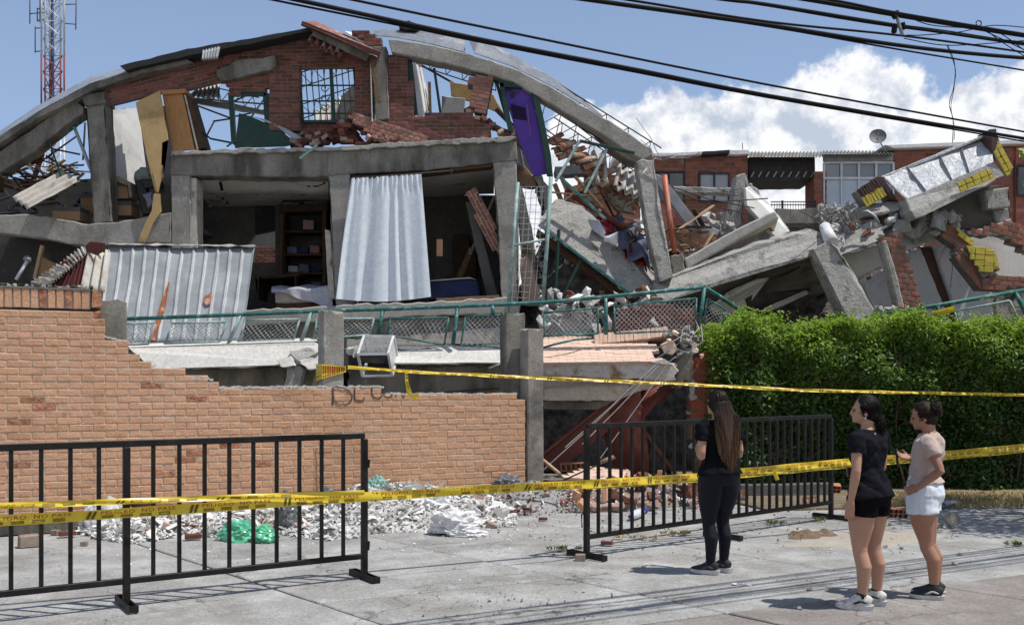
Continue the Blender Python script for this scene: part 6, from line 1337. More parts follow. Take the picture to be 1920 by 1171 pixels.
# white pail and bits
bm = bmesh.new(); pa, pb = P(1546, 424, 18.3), P(1560, 456, 17.9); tube_bm(bm, [pa, pa.lerp(pb, .02), pb], [.02, .10, .125], 20); MB_ = MB('pail', bm, mat('white plastic', (.78, .78, .78), rough=.4, bump=0), None); tag(MB_, 'white plastic pail wedged at the head of the slanting column', 'pail')
tag(tube('grey_hose', [P(1616, 398, 18.2), P(1626, 396, 18.2), P(1640, 405, 18.15), P(1648, 418, 18.1)], .03, steel), 'bent grey conduit on top of the short broken beam', 'conduit')
for i, (a, b, c_) in enumerate([((1790, 455), (1786, 500), (1782, 540)), ((1780, 452), (1768, 470), (1760, 490)), ((1796, 405), (1790, 440), (1786, 470))]):
    tag(tube('rebar', [P(*a, 18), P(*b, 18), P(*c_, 18)], .006, rod, None, 4), 'thin dark wire dangling below the foil gutter', 'wire', 'wires dangling below the foil gutter')
for i in range(22):
    px, py = R.choice([(1565, 440), (1395, 360), (1385, 425), (1240, 300), (1575, 395)]); a = P(px, py, 18.3 if px > 1500 or px < 1300 else 20.9); pts = [a]
    d_ = V((R.gauss(0, 1), R.gauss(-.2, .4), R.gauss(.2, .8))).normalized() * .13
    for k in range(4): d_ = (d_ + V((R.gauss(0, .06), R.gauss(0, .04), R.gauss(-.02, .06)))); pts.append(pts[-1] + d_)
    tag(tube('rebar', pts, .007, steel if px < 1300 else rod, None, 4), 'bent rebar sticking out of a broken concrete member on the collapsed side', 'rebar', 'rebar of the collapsed side')
for a, b in (((1245, 345), (1415, 390)), ((1270, 360), (1400, 400)), ((1260, 372), (1440, 372))): tag(tube('rebar', [P(*a, 20.5), P((a[0] + b[0]) / 2, (a[1] + b[1]) / 2 + 6, 20.5), P(*b, 20.4)], .012, rod, None, 4), 'long thin rod strung across the gap beside the column stump', 'rod', 'rods strung across the gap')
# ------------------------------------------------ overhead cables
def cable(label, pts, r, a=5.82, group=None, n=24, name='overhead_cable'):
    q3 = []
    for px, py in pts:
        Y = a / (1 - .51 * (px - CX) / F); q3.append(P(px, py, Y))
    # smooth through the points
    out = []
    for i in range(len(q3) - 1):
        p0 = q3[max(0, i - 1)]; p1 = q3[i]; p2 = q3[i + 1]; p3 = q3[min(len(q3) - 1, i + 2)]
        for k in range(n // (len(q3) - 1) + 1):
            t = k / (n // (len(q3) - 1) + 1)
            out.append(.5 * ((2 * p1) + (p2 - p0) * t + (2 * p0 - 5 * p1 + 4 * p2 - p3) * t * t + (3 * p1 - p0 - 3 * p2 + p3) * t ** 3))
    out.append(q3[-1])
    if name == 'overhead_cable': out = [out[0] + (out[0] - out[4]).normalized() * 25, *out, out[-1] + (out[-1] - out[-5]).normalized() * 25]
    return tag(tube(name, out, r, cable_m, None, 6), label, 'cable', group)
cable('thick black cable crossing in front of the arched roof beam', [(380, -36), (557, 0), (760, 44), (960, 86), (1200, 132), (1440, 179), (1855, 249), (2080, 285)], .0165, 8.0)
cable('thinner black cable running just below the thick one across the roof', [(340, -36), (511, 0), (740, 46), (960, 91), (1200, 137), (1440, 183), (1855, 254), (2080, 292)], .008, 8.02)
for k_, (ga, gb, r_, z_) in enumerate([((1440, 1104), (1920, 1039), .028, 5.3), ((1440, 1082), (1920, 1022), .018, 5.1), ((1200, 1150), (1920, 1052), .014, 5.4)]):
    a_, b_ = G(*ga), G(*gb); d2 = (b_ - a_).normalized(); up_ = sd / sd.z * z_; pts = [a_ + d2 * t + up_ + V((0, 0, .0015 * (t - 2) ** 2)) for t in range(-9, 22)]
    tag(tube('overhead_cable', pts, r_, cable_m, None, 6), 'overhead cable passing above the picture, its shadow on the pavement, ' + ['thickest', 'middle', 'thinnest'][k_] + ' of three', 'cable')
cable('thin single black cable above the thick pair over the ruin', [(500, -34), (662, 0), (960, 62), (1440, 159), (1920, 247), (2080, 276)], .010, 8.0)
cable('thick black cable passing below the cable clamp', [(900, -30), (1106, 0), (1440, 47), (1678, 84), (1860, 104), (2080, 120)], .0145)
cable('thin black cable falling lowest of the upper right bundle', [(900, -29), (1110, 1), (1440, 50), (1680, 92), (1920, 132), (2080, 160)], .0065)
cable('black cable through the foot of the cable clamp', [(980, -30), (1178, 0), (1440, 41), (1691, 67), (1920, 98), (2080, 122)], .008, 5.7)
cable('black twin cable behind the middle of the cable clamp', [(1160, -27), (1365, 0), (1440, 9), (1670, 46), (1920, 83), (2080, 106)], .0125, 5.9)
cable('thin strand beside the twin cable', [(1160, -24), (1350, 0), (1440, 12), (1670, 50), (1920, 79), (2080, 98)], .004, 5.9)
cable('thick black cable at the top of the cable clamp', [(1300, -34), (1519, 0), (1678, 28), (1824, 52), (1920, 67), (2080, 90)], .015, 5.5)
cable('topmost black cable at the upper right corner', [(1340, -34), (1558, 0), (1680, 24), (1920, 64), (2080, 88)], .009, 5.45)
for pts in ([(1690, 26), (1740, 46), (1800, 52), (1835, 54), (1925, 96)], [(1700, 66), (1730, 66), (1800, 60), (1860, 48), (1925, 52)], [(1695, 72), (1760, 84), (1820, 84), (1925, 76)], [(1858, 52), (1890, 72), (1925, 98)], [(1840, 50), (1880, 80), (1925, 108)], [(1700, 48), (1790, 60), (1925, 82)]):
    cable('tangled thin wire strung between the upper right cables', pts, .0035, 5.6, 'tangled wires at the upper right', 20, 'tangled_wire')
cable('thin wire dangling from the upper right cables down to the foil gutter', [(1775, 84), (1791, 128), (1788, 164), (1780, 195), (1787, 225), (1786, 268)], .003, 5.7, None, 30, 'dangling_wire')
cable('second thin wire dangling beside the first over the clouds', [(1777, 84), (1790, 120), (1789, 164), (1783, 200), (1789, 236), (1789, 262)], .0025, 5.72, None, 30, 'dangling_wire')
cl = T('cable_clamp', 'dark cable clamp hanging on the upper right cable bundle', 'clamp', P(1692, 66, 7.1))
def Yc(px, a=5.5): return a / (1 - .51 * (px - CX) / F)
for nm, a, b, wd_ in (('arm', (1679, 24), (1692, 66), .02), ('block', (1678, 46), (1676, 62), .03), ('block', (1692, 42), (1696, 56), .026), ('jaw', (1683, 22), (1676, 34), .03)):
    bar(nm, P(*a, Yc(a[0])), P(*b, Yc(b[0])), wd_, wd_, cable_m if nm != 'arm' else steel, cl)
tag(tube('cable_loop', [P(1835 + 5 * math.cos(t), 44 + 5 * math.sin(t), Yc(1835)) for t in np.linspace(0, 6.2, 14)], .004, cable_m), 'small wire loop tied on the topmost cables', 'wire loop')

# ------------------------------------------------ hedge
rng = np.random.default_rng(5)
def leaf_mesh(name, pos, nrm, size, mats, mi, parent):
    n = len(pos); a = rng.normal(size=(n, 3)); t = np.cross(nrm, a); t /= np.linalg.norm(t, axis=1)[:, None] + 1e-9; b = np.cross(nrm, t)
    L_ = size[:, None]; W_ = L_ * rng.uniform(.22, .32, (n, 1))
    v = np.empty((n, 4, 3)); v[:, 0] = pos - t * L_ / 2; v[:, 2] = pos + t * L_ / 2 - nrm * L_ * .12
    v[:, 1] = pos + b * W_ + nrm * W_ * .5; v[:, 3] = pos - b * W_ + nrm * W_ * .5
    me = bpy.data.meshes.new(name); me.vertices.add(n * 4); org = pos.mean(0); org[2] = pos[:, 2].min()
    me.vertices.foreach_set('co', (v.reshape(-1, 3) - org).ravel())
    me.loops.add(n * 6); i0 = np.arange(n)[:, None] * 4
    me.loops.foreach_set('vertex_index', (i0 + np.array([0, 1, 2, 0, 2, 3])).ravel()); me.polygons.add(n * 2)
    me.polygons.foreach_set('loop_start', np.arange(n * 2) * 3); me.polygons.foreach_set('loop_total', np.full(n * 2, 3))
    me.polygons.foreach_set('material_index', np.repeat(mi, 2)); me.polygons.foreach_set('use_smooth', np.ones(n * 2, bool))
    for m in mats: me.materials.append(m)
    me.update(); me.validate()
    return link(name, me, V(org), parent)
def leafmat(name, c1, c2, tr=.35):
    m = mat(name, c1, c2, 3, rough=.45, bump=0, spec=.35, grain=.1, bsc=4)
    t = m.node_tree; b = t.nodes['Principled BSDF']; tl_ = t.nodes.new('ShaderNodeBsdfTranslucent'); mx_ = t.nodes.new('ShaderNodeMixShader'); mx_.inputs[0].default_value = tr
    tl_.inputs[0].default_value = (c1[0] * 1.3, c1[1] * 1.5, c1[2] * .8, 1); out = [n for n in t.nodes if n.type == 'OUTPUT_MATERIAL'][0]
    t.links.new(b.outputs[0], mx_.inputs[1]); t.links.new(tl_.outputs[0], mx_.inputs[2]); t.links.new(mx_.outputs[0], out.inputs[0]); return m
leaf_old = leafmat('mature leaf', (.055, .115, .022), (.035, .08, .018), .2); leaf_mid = leafmat('leaf', (.11, .19, .032), (.075, .14, .025), .3); leaf_new_sunlit = leafmat('young sunlit leaf', (.25, .345, .05), (.19, .275, .042), .4)  # young leaf green brightened to carry sunlight on the hedge top
HX0, HX1, HY0, HY1 = 3.17, 10.2, 15.2, 16.7
gw_ = T('garden_wall', 'salmon wall half hidden behind the hedge, shade put into its colour', 'wall', (6.4, 17.2, 0))
prism('masonry', [(1330, 640), (2100, 640), (2100, 905), (1330, 905)], 17.1, .15, mat('shade darkened wall', (.10, .085, .07), (.07, .06, .05), 3), gw_, step=0, jit=0, bevel=0)  # pinkish wall coloured dark so gaps in the hedge read as shade
hg = T('hedge', 'tall clipped green hedge behind the right barrier', 'hedge', (6, 16.4, 0))
def htop(x, y=0): return 2.62 + .07 * np.sin(x * 2.3) + .06 * np.sin(x * 5.1 + 1) + .05 * np.sin(x * 11 + y * 4) + .12 * np.tanh((x - 3.3) * 3) - .1
N_ = 90000
which = rng.random(N_)
x = rng.uniform(HX0, HX1, N_); dep = np.where(rng.random(N_) < .75, rng.exponential(.16, N_), rng.uniform(.3, .9, N_)); fr_ = which < .68
wob = .10 * np.sin(x * 3.1) + .08 * np.sin(x * 7.3 + 2)
z = np.where(fr_, rng.uniform(.0, 1, N_) ** .9 * htop(x), htop(x) - np.minimum(rng.exponential(.14, N_), 1.2) + rng.normal(0, .03, N_))
y = np.where(fr_, HY0 + wob + np.minimum(dep, .9) + .10 * np.sin(z * 6 + x * 2.3) + .26 * np.maximum(0, z - 1.7) ** 1.2 / 1.4 + .30 * np.clip((1.9 - z) / .8, 0, 1), rng.uniform(HY0 + .3, HY1, N_))
z = z + np.where(rng.random(N_) < .035, rng.exponential(.07, N_), 0) * (z > htop(x) - .15)
# left end rounds off
lx = HX0 + .14 * np.sin(z * 4.3) + .12 * np.sin(z * 9 + 1) + .16 * (z < 1.5) + .1; endm = rng.random(N_) < .10
x = np.where(endm, lx + rng.exponential(.1, N_), np.maximum(x, lx)); y = np.where(endm, rng.uniform(HY0, HY1, N_), y); z = np.where(endm, rng.uniform(.25, 2.6, N_), z)
# gaps low on the front
gap = (np.sin(x * 5.7 + z * 3) + np.sin(x * 9.1 - z * 7.3 + 1.7) + np.sin(z * 11 + x * 3)) ; keep = (gap < 2.0) | (rng.random(N_) < .3) | (z > 2.4)
x, y, z, fr_ = x[keep], y[keep], z[keep], fr_[keep]; n_ = len(x)
pos = np.stack([x, y, z], 1); nrm = rng.normal(size=(n_, 3)) * .75 + np.where(fr_[:, None], np.array([0.2, -.6, .75]), np.array([.1, -.25, 1.0])); nrm /= np.linalg.norm(nrm, axis=1)[:, None]
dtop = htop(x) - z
mi = np.where(dtop < .18 + .32 * rng.random(n_), 2, np.where(dtop < .6 + .9 * rng.random(n_), 1, 0)); mi = np.where((rng.random(n_) < .06) & (dtop < 1.6), 2, mi)  # young leaves near the top, with sunlight put into their colour
o = leaf_mesh('foliage', pos, nrm, rng.uniform(.055, .105, n_), [leaf_old, leaf_mid, leaf_new_sunlit], mi, hg); o['kind'] = 'stuff'
# spiky shoots on top
bm = bmesh.new(); pl, nl = [], []
for i in range(420):
    sx = R.uniform(HX0 + .1, HX1); sy = R.uniform(HY0, HY1 - .3); sz = float(htop(sx)) - .05; h = R.uniform(.06, .22); d_ = V((R.gauss(0, .25), R.gauss(-.1, .2), 1)).normalized()
    tube_bm(bm, [(sx, sy, sz), V((sx, sy, sz)) + d_ * h], .003, 3)
    for k in range(7):
        p = V((sx, sy, sz)) + d_ * h * (k + 1) / 7; a = k * 2.4; pl.append((p.x + .022 * math.cos(a), p.y + .022 * math.sin(a), p.z + .012)); nl.append((-.5 * math.cos(a), -.5 * math.sin(a), .8))
MB('shoot_stems', bm, leaf_mid, hg)['kind'] = 'stuff'
pl = np.array(pl); nl = np.array(nl) + rng.normal(size=(len(pl), 3)) * .2; nl /= np.linalg.norm(nl, axis=1)[:, None]
leaf_mesh('shoot_leaves', pl, nl, rng.uniform(.045, .07, len(pl)), [leaf_new_sunlit], np.zeros(len(pl), int), hg)['kind'] = 'stuff'
twig = mat('hedge twig', (.10, .075, .05), (.06, .045, .03), 8, bump=.3)
for i in range(60):
    sx = R.uniform(HX0 + .3, HX1); sy = R.uniform(HY0 + .25, HY1 - .2); p = V((sx, sy, 0)); pts = [p]
    for k in range(5): p = p + V((R.gauss(0, .08), R.gauss(0, .08), .48)); pts.append(p)
    bm = bmesh.new(); tube_bm(bm, pts, [.022, .018, .015, .011, .008, .004], 5)
    for k in range(6):
        b = pts[R.randrange(1, 5)]; e = b + V((R.gauss(0, .25), R.gauss(-.15, .2), R.uniform(.1, .35))); tube_bm(bm, [b, (b + e) / 2 + V((0, 0, .04)), e], .006, 4)
    MB('stem', bm, twig, hg)
# street tree beyond the right edge, whose shade falls on the pavement and whose branch tips reach in
tr = T('street_tree', 'leafy branch tips of a tree at the right edge above the hedge', 'tree', (8.6, 12.4, 0))
bark = mat('bark', (.16, .13, .10), (.09, .07, .055), 8, bump=.7)
tube('trunk', [(8.7, 12.4, 0), (8.6, 12.35, 1.2), (8.45, 12.3, 2.4), (8.3, 12.3, 3.6), (8.1, 12.4, 4.6)], [.14, .12, .10, .07, .03], bark, tr, 9)
br_ends = []
for i in range(11):
    a = i * 2.4; b = V((8.3, 12.2, 2.8 + i * .14)); e = b + V((math.cos(a) * 1.5, math.sin(a) * 1.3, .5 + .3 * math.sin(i))); br_ends.append(e)
    tube('limb', [b, (b + e) / 2 + V((0, 0, .12)), e], [.045, .03, .01], bark, tr, 6)
lp = P(1922, 292, 11.6); tube('limb', [(8.3, 12.3, 3.7), (7.2, 12.0, 4.3), lp], [.04, .022, .005], bark, tr, 6)
cn = np.array([[e.x, e.y, e.z] for e in br_ends]); idx = rng.integers(0, len(cn), 12000); pos = cn[idx] + rng.normal(size=(12000, 3)) * np.array([.45, .42, .32])
pos = pos[(pos[:, 0] - 0) > .514 * pos[:, 1] + .15]
lt = np.array([[*(P(1917, 288, 11.6))], [*(P(1924, 300, 11.6))], [*(P(1921, 282, 11.6))], [*(P(1923, 348, 11.7))], [*(P(1928, 310, 11.6))]])
nrm = rng.normal(size=(len(pos), 3)) + np.array([0, 0, .8]); nrm /= np.linalg.norm(nrm, axis=1)[:, None]
leaf_mesh('crown', pos, nrm, rng.uniform(.09, .15, len(pos)), [leaf_mid, leaf_old], rng.integers(0, 2, len(pos)), tr)['kind'] = 'stuff'
nrm = np.array([[0, -.8, .5], [.2, -.8, .3], [-.1, -.7, .6], [0, -.8, .3], [.1, -.9, .2]]); nrm /= np.linalg.norm(nrm, axis=1)[:, None]
leaf_mesh('leaf_spray', lt, nrm, np.full(5, .16), [leaf_new_sunlit], np.zeros(5, int), tr)

# ------------------------------------------------ dry grass and weeds
def blades(name, n, posf, h, m, kind='stuff', lean=.5):
    vs = []; fs = []; 
    for i in range(n):
        p = V(posf()); a = R.uniform(0, 6.28); l = R.uniform(*h); d_ = V((math.cos(a), math.sin(a), 0)); s = V((-d_.y, d_.x, 0)) * .006; k = len(vs); ln = R.uniform(.1, lean) * l
        vs += [p - s, p + s, p + d_ * ln * .5 + V((0, 0, l * .65)) + s * .6, p + d_ * ln * .5 + V((0, 0, l * .65)) - s * .6, p + d_ * ln * 1.4 + V((0, 0, l))]
        fs += [(k, k + 1, k + 2, k + 3), (k + 3, k + 2, k + 4)]
    o = M(name, vs, fs, m); return tag(o, kind=kind)
def gp(x0, x1, y0, y1):
    def f():
        p = G(R.uniform(x0, x1), R.uniform(y0, y1)); p.z = .02; return p
    return f
o = blades('dry_grass', 5200, gp(1665, 2000, 926, 954), (.02, .07), straw, lean=2.2)
for i, (x0, x1, y0, y1, n, m_) in enumerate([(1018, 1086, 1026, 1038, 260, grass_m), (1235, 1305, 998, 1008, 240, straw), (1262, 1300, 998, 1006, 150, grass_m), (1435, 1475, 976, 990, 260, grass_m), (1524, 1546, 970, 982, 150, grass_m), (1884, 1912, 1016, 1030, 200, grass_m), (1160, 1230, 1005, 1016, 200, straw)]):
    xs_ = [R.uniform(x0, x1) for _ in range(5)]; o = blades('weed', n // 2, (lambda xs_=xs_, y0=y0, y1=y1: gp(*(lambda c: (c - 6, c + 6))(R.choice(xs_)), (y0 * 2 + y1) / 3, (y0 + 2 * y1) / 3)()), (.012, .05), m_, kind=None, lean=2); tag(o, ['low green weed line in the joint left of the barrier foot', 'dry weeds in the joint under the right barrier', 'green weeds among the dry ones under the right barrier', 'green weed tuft between the two dark barrier posts', 'small weed tuft at the foot of the last barrier post', 'weed tuft in the crack at the far right', 'dry weeds left of the person with long hair under the barrier'][i], 'weed')

# ------------------------------------------------ rubble heap at the foot of the wall
def hp(s, d):  # along the wall, away from it
    return wO + wu * s + wn_ * d
sA, sB = wst(150, 940)[0], wst(960, 900)[0]
def D(s):
    t = (s - sA) / (sB - sA); return max(.15, (1.0 + .75 * math.exp(-((t - .62) / .3) ** 2) + .18 * math.sin(t * 17) + .12 * math.sin(t * 31)) * min(1, t * 7 + .35) * (1 if t < .86 else max(.3, 1 - (t - .86) * 3)))
def H(s, d):
    t = (s - sA) / (sB - sA); f = d / D(s)
    if f >= 1: return 0
    return (.13 + .20 * math.exp(-((t - .68) / .25) ** 2) + .05 * math.sin(t * 12)) * (1 - f ** 1.8) * min(1, .5 + t * 5) + .05 * math.exp(-((d - .6 * D(s)) / .3) ** 2) * (1 - f)
vs = []; fs = []; nx, ny = 150, 34
for j in range(ny + 1):
    for i in range(nx + 1):
        s = sA + (sB - sA) * i / nx; d_ = .02 + (D(s) + .02) * j / ny; p = hp(s, d_); z = H(s, d_) + (.035 * noise.noise(V((s * 6, d_ * 6, 0))) + .03 * noise.noise(V((s * 17, d_ * 17, 2)))) * (1 if j < ny else 0)
        p.z = z if j < ny else -.01; vs.append(p)
for j in range(ny):
    for i in range(nx): a = j * (nx + 1) + i; fs.append((a, a + nx + 1, a + nx + 2, a + 1))
heap_m = mat('plaster dust', (.66, .65, .62), (.48, .47, .445), 7, bump=1, bsc=26, bdist=.03, stain=(.36, .33, .29), ssc=4, sth=.6)
ht = T('plaster_heap', 'long heap of white plaster rubble at the foot of the brick wall', 'rubble heap', hp(3, .6))
M('heap_surface', vs, fs, heap_m, ht)
def shard(seed, flat):
    return chunk(seed, 1, R.uniform(.5, .9), flat, 9)
def join_scatter(name, n, posf, sizes, m, seed, parent, flats=(.12, .5)):
    bm = bmesh.new(); rr_ = random.Random(seed); protos = []
    for i in range(14):
        b2 = shard(seed * 50 + i, rr_.uniform(*flats)); me = bpy.data.meshes.new('t'); b2.to_mesh(me); b2.free(); protos.append(me)
    for i in range(n):
        p = posf(rr_); s = rr_.uniform(*sizes) * (1.8 if rr_.random() < .12 else 1); me = protos[i % 14].copy()
        me.transform(Matrix.Translation(p) @ Euler((rr_.gauss(0, .55), rr_.gauss(0, .55), rr_.uniform(0, 6.3))).to_matrix().to_4x4() @ Matrix.Diagonal((s, s * rr_.uniform(.6, 1.1), s, 1))); bm.from_mesh(me); bpy.data.meshes.remove(me)
    for me in protos: bpy.data.meshes.remove(me)
    o = MB(name, bm, m, parent); o['kind'] = 'stuff'; return o
def heap_pos(rr_, t0=0., t1=1., up=.015):
    t = rr_.uniform(t0, t1); s = sA + (sB - sA) * t; d_ = D(s) * rr_.random() ** .8 * 1.04; p = hp(s, .04 + d_); p.z = H(s, d_) + up; return p
join_scatter('plaster_bits', 2500, heap_pos, (.03, .12), rubble_white, 1, ht, (.08, .4))
join_scatter('grey_bits', 950, heap_pos, (.02, .09), rubble_grey, 2, ht)
join_scatter('brick_bits', 260, heap_pos, (.02, .07), brick_red, 3, ht, (.3, .6))
join_scatter('tan_bits', 160, heap_pos, (.03, .08), mat('cream plaster bit', (.60, .50, .34), bump=.2), 4, ht)
sh = [to_me(shard(800 + i, R.uniform(.10, .35)), 'plaster_shard', [rubble_white, rubble_white, plaster, rubble_grey][i % 4]) for i in range(14)]
rr = random.Random(77)
for i in range(270):
    p = heap_pos(rr, 0.02, .93, .04); s = rr.uniform(.10, .30)
    o = loose('plaster_shard', sh[i % 14], p, (rr.gauss(0, .45), rr.gauss(0, .45), rr.uniform(0, 6.3)), 'white plaster shard in the heap at the foot of the brick wall', 'plaster shard', 'plaster shards in the heap'); o.scale = (s, s * rr.uniform(.6, 1), s * rr.uniform(.6, 1))
for i in range(16):
    p = heap_pos(rr, 0.03, .98, .02)
    loose('loose_brick', hb[4 + rr.randrange(3)], p, (rr.gauss(0, .4), rr.gauss(0, .4), rr.uniform(0, 6.3)), 'red brick half buried in the white plaster heap', 'brick', 'bricks in the plaster heap')
# crumbs over the pavement
def ground_pos(x0, x1, y0, y1):
    def f(rr_):
        p = G(rr_.uniform(x0, x1), y0 + (y1 - y0) * rr_.random() ** 1.6); p.z = .008; return p
    return f
cr_ = T('pavement_crumbs', 'small rubble crumbs scattered over the pavement', 'rubble', G(1100, 1000))
for n, box_, sz, m_ in ((240, (150, 1000, 990, 1060), (.008, .03), rubble_white), (200, (0, 1300, 1000, 1165), (.005, .016), concrete_old), (90, (760, 1150, 1110, 1168), (.012, .04), rubble_grey), (260, (880, 1330, 940, 1010), (.015, .05), rubble_grey), (120, (900, 1320, 940, 1040), (.012, .045), brick_red), (160, (1380, 1800, 955, 1040), (.015, .05), rubble_grey), (70, (1380, 1800, 955, 1010), (.015, .045), brick_red), (160, (0, 960, 1000, 1140), (.006, .02), rubble_grey), (90, (600, 1200, 990, 1130), (.008, .026), rubble_white), (120, (1000, 1920, 1000, 1160), (.006, .02), concrete_old), (60, (880, 1020, 960, 1010), (.02, .06), rubble_white)):
    join_scatter('crumbs', n, ground_pos(*box_), sz, m_, n, cr_, (.3, .7))
# grey and brick debris right of the wall end
gh = T('mortar_heap', 'grey mortar and brick rubble heap below the wall end post', 'rubble heap', G(1010, 960))
def hump(cx_, cy_, rx, ry, h, n=40, nr=12, seed=0):
    vs = [V((cx_, cy_, h))]; fs = []
    for r in range(1, nr + 1):
        for k in range(n):
            a = 2 * math.pi * k / n; f = r / nr * (1 + .25 * noise.noise(V((math.cos(a) * 1.5, math.sin(a) * 1.5, seed)))); x, y = rx * f * math.cos(a), ry * f * math.sin(a)
            z = h * (1 - (r / nr) ** 1.5) + (.05 * noise.noise(V((x * 6, y * 6, seed))) + .03 * noise.noise(V((x * 15, y * 15, seed))) if r < nr else -.02); vs.append(V((cx_ + x * uA.x - y * uA.y, cy_ + x * uA.y + y * uA.x, max(-.02, z))))
    for k in range(n): fs.append((0, 1 + k, 1 + (k + 1) % n))
    for r in range(nr - 1):
        for k in range(n): a = 1 + r * n + k; b = 1 + r * n + (k + 1) % n; fs.append((a, a + n, b + n, b))
    return vs, fs
c1, c2 = G(1005, 962), G(1040, 940)
vs, fs = hump(c1.x - .05, c1.y + .5, .95, .6, .34, seed=2); M('heap_surface', vs, fs, mat('grey mortar dust', (.40, .39, .37), (.28, .27, .255), 7, bump=1, bsc=26, bdist=.03), gh)
def hump_pos(cx_, cy_, rx, ry, h):
    def f(rr_):
        a = rr_.uniform(0, 6.28); q_ = rr_.random() ** .6; x, y = rx * q_ * math.cos(a), ry * q_ * math.sin(a)
        return V((cx_ + x * uA.x - y * uA.y, cy_ + x * uA.y + y * uA.x, h * (1 - q_ ** 1.5) + .02))
    return f
hpf = hump_pos(c1.x - .05, c1.y + .5, 1.0, .65, .34)
join_scatter('mortar_bits', 620, hpf, (.025, .09), rubble_grey, 21, gh, (.3, .7)); join_scatter('brick_bits', 140, hpf, (.04, .1), brick_red, 22, gh, (.3, .6)); join_scatter('pale_bits', 120, hpf, (.03, .12), rubble_white, 23, gh)
bh_ = T('brick_heap', 'heap of broken bricks and salmon wall pieces in front of the garage opening', 'rubble heap', G(1200, 950))
c3 = G(1215, 950); vs, fs = hump(c3.x, c3.y + .55, 1.7, .75, .30, seed=4, n=56); M('heap_surface', vs, fs, mat('brick dust', (.34, .22, .17), (.26, .235, .21), 5, bump=1, bsc=24, bdist=.03), bh_)
hpb = hump_pos(c3.x, c3.y + .5, 1.75, .85, .30)
join_scatter('mortar_bits', 420, hpb, (.03, .1), rubble_grey, 31, bh_, (.3, .7)); join_scatter('brick_bits', 380, hpb, (.03, .1), brick_red, 32, bh_, (.3, .6)); join_scatter('pale_bits', 160, hpb, (.03, .1), rubble_white, 33, bh_)
hol_m = mat('hollow clay brick', (.46, .20, .12), (.36, .15, .09), 6, rnd=.2, bump=.4)
def hollow(l, h, t, nx_, nz):
    """clay block with real cells along y"""
    bm = bmesh.new(); w_ = .012
    for i in range(nx_ + 1): bar_bm(bm, (-l / 2 + (l - w_) * i / nx_ + w_ / 2, -t / 2, 0), (-l / 2 + (l - w_) * i / nx_ + w_ / 2, t / 2, 0), w_, h)
    for j in range(nz + 1): bar_bm(bm, (0, -t / 2 + .001, -h / 2 + (h - w_) * j / nz + w_ / 2), (0, t / 2 - .001, -h / 2 + (h - w_) * j / nz + w_ / 2), l - .002, w_ - .0006)
    bmesh.ops.recalc_face_normals(bm, faces=bm.faces); return to_me(bm, 'hollow_brick', hol_m)
hol = [hollow(.24, .12, .12, 4, 2), hollow(.22, .1, .1, 5, 1)]
for i in range(95):
    p = hpb(rr); p.z += .03; loose('loose_brick', (hb + sold[:2])[rr.randrange(9)], p, (rr.gauss(0, .35), rr.gauss(0, .35), rr.uniform(0, 6.3)), 'loose brick in the heap in front of the garage opening', 'brick', 'bricks in front of the garage')
for i, (px, py, yy, la) in enumerate([(1560, 914, 15.0, 'hollow clay brick lying on the kerb behind the last barrier post'), (1520, 938, 13.4, 'hollow clay brick tipped on the pavement behind the right barrier'), (1682, 964, 12.5, 'pale hollow brick on the pavement between the two standing girls'), (1077, 874, 15.2, 'hollow clay block standing behind the fallen salmon slab'), (1250, 935, 14.6, 'hollow clay brick on the heap behind the barrier bars'), (1190, 900, 15.1, 'hollow clay brick leaning at the back of the brick heap')]):
    o = loose('hollow_brick', hol[i % 2], P(px, py, yy), (R.gauss(0, .15), R.gauss(0, .2), R.uniform(-.5, .5)), la, 'hollow brick'); o.location.z = max(o.location.z, .06)
    if i == 3: o.scale = (1.9, 1, 1.2)
# big fallen pieces of salmon faced wall
def wallpiece(label, c, th, seed):
    t = T('wall_fragment', label, 'wall fragment', min(c, key=lambda v: v.z)); c = [V(x) for x in c]; n_ = (c[1] - c[0]).cross(c[3] - c[0]).normalized()
    if n_.z < 0: n_ = -n_
    sheet('core', [x - n_ * .03 for x in c], 12, 6, lambda a, b: .012 * noise.noise(V((a * 5, b * 5, seed))), th, mat('broken brick core', (.38, .20, .14), (.30, .27, .24), 12, bump=.7, bsc=30), t, False)
    u_ = (c[1] - c[0]).normalized(); v_ = n_.cross(u_); pl2 = [((x - c[0]).dot(u_), (x - c[0]).dot(v_)) for x in c]
    pl2 = [(x + R.uniform(-.03, .03), y + R.uniform(-.03, .03)) for x, y in pl2]
    bricks(t, c[0], u_, n_, pl2, .225, .07, .03, .008, pink_tile, pin_mort, 120, seed, v_=v_, recess=.004, part_name='tile'); return t
wallpiece('largest salmon wall slab tilted against the garage opening', [P(1056, 893, 14.0), P(1196, 903, 14.1), P(1176, 874, 15.2), P(1098, 872, 15.2)], .12, 71)
wallpiece('flat salmon wall slab behind the left end of the right barrier', [P(1076, 918, 13.6), P(1215, 916, 13.9), P(1200, 900, 14.8), P(1085, 903, 14.6)], .16, 72)
wallpiece('lowest salmon wall slab lying behind the barrier bars', [P(1098, 946, 12.9), P(1192, 944, 13.2), P(1180, 930, 13.9), P(1100, 932, 13.7)], .14, 73)
wallpiece('salmon wall slab right of the others behind the barrier', [P(1225, 922, 13.9), P(1268, 922, 14.1), P(1262, 908, 14.7), P(1222, 908, 14.6)], .12, 74)
wallpiece('short salmon wall piece at the right of the brick heap', [P(1280, 932, 13.8), P(1306, 932, 13.9), P(1300, 920, 14.5), P(1276, 920, 14.4)], .14, 75)
tag(tube('steel_rod', [P(1052, 902, 13.7), P(1100, 880, 13.8), P(1155, 858, 14.0)], .012, rod), 'dark steel rod lying across the largest salmon slab', 'rod')
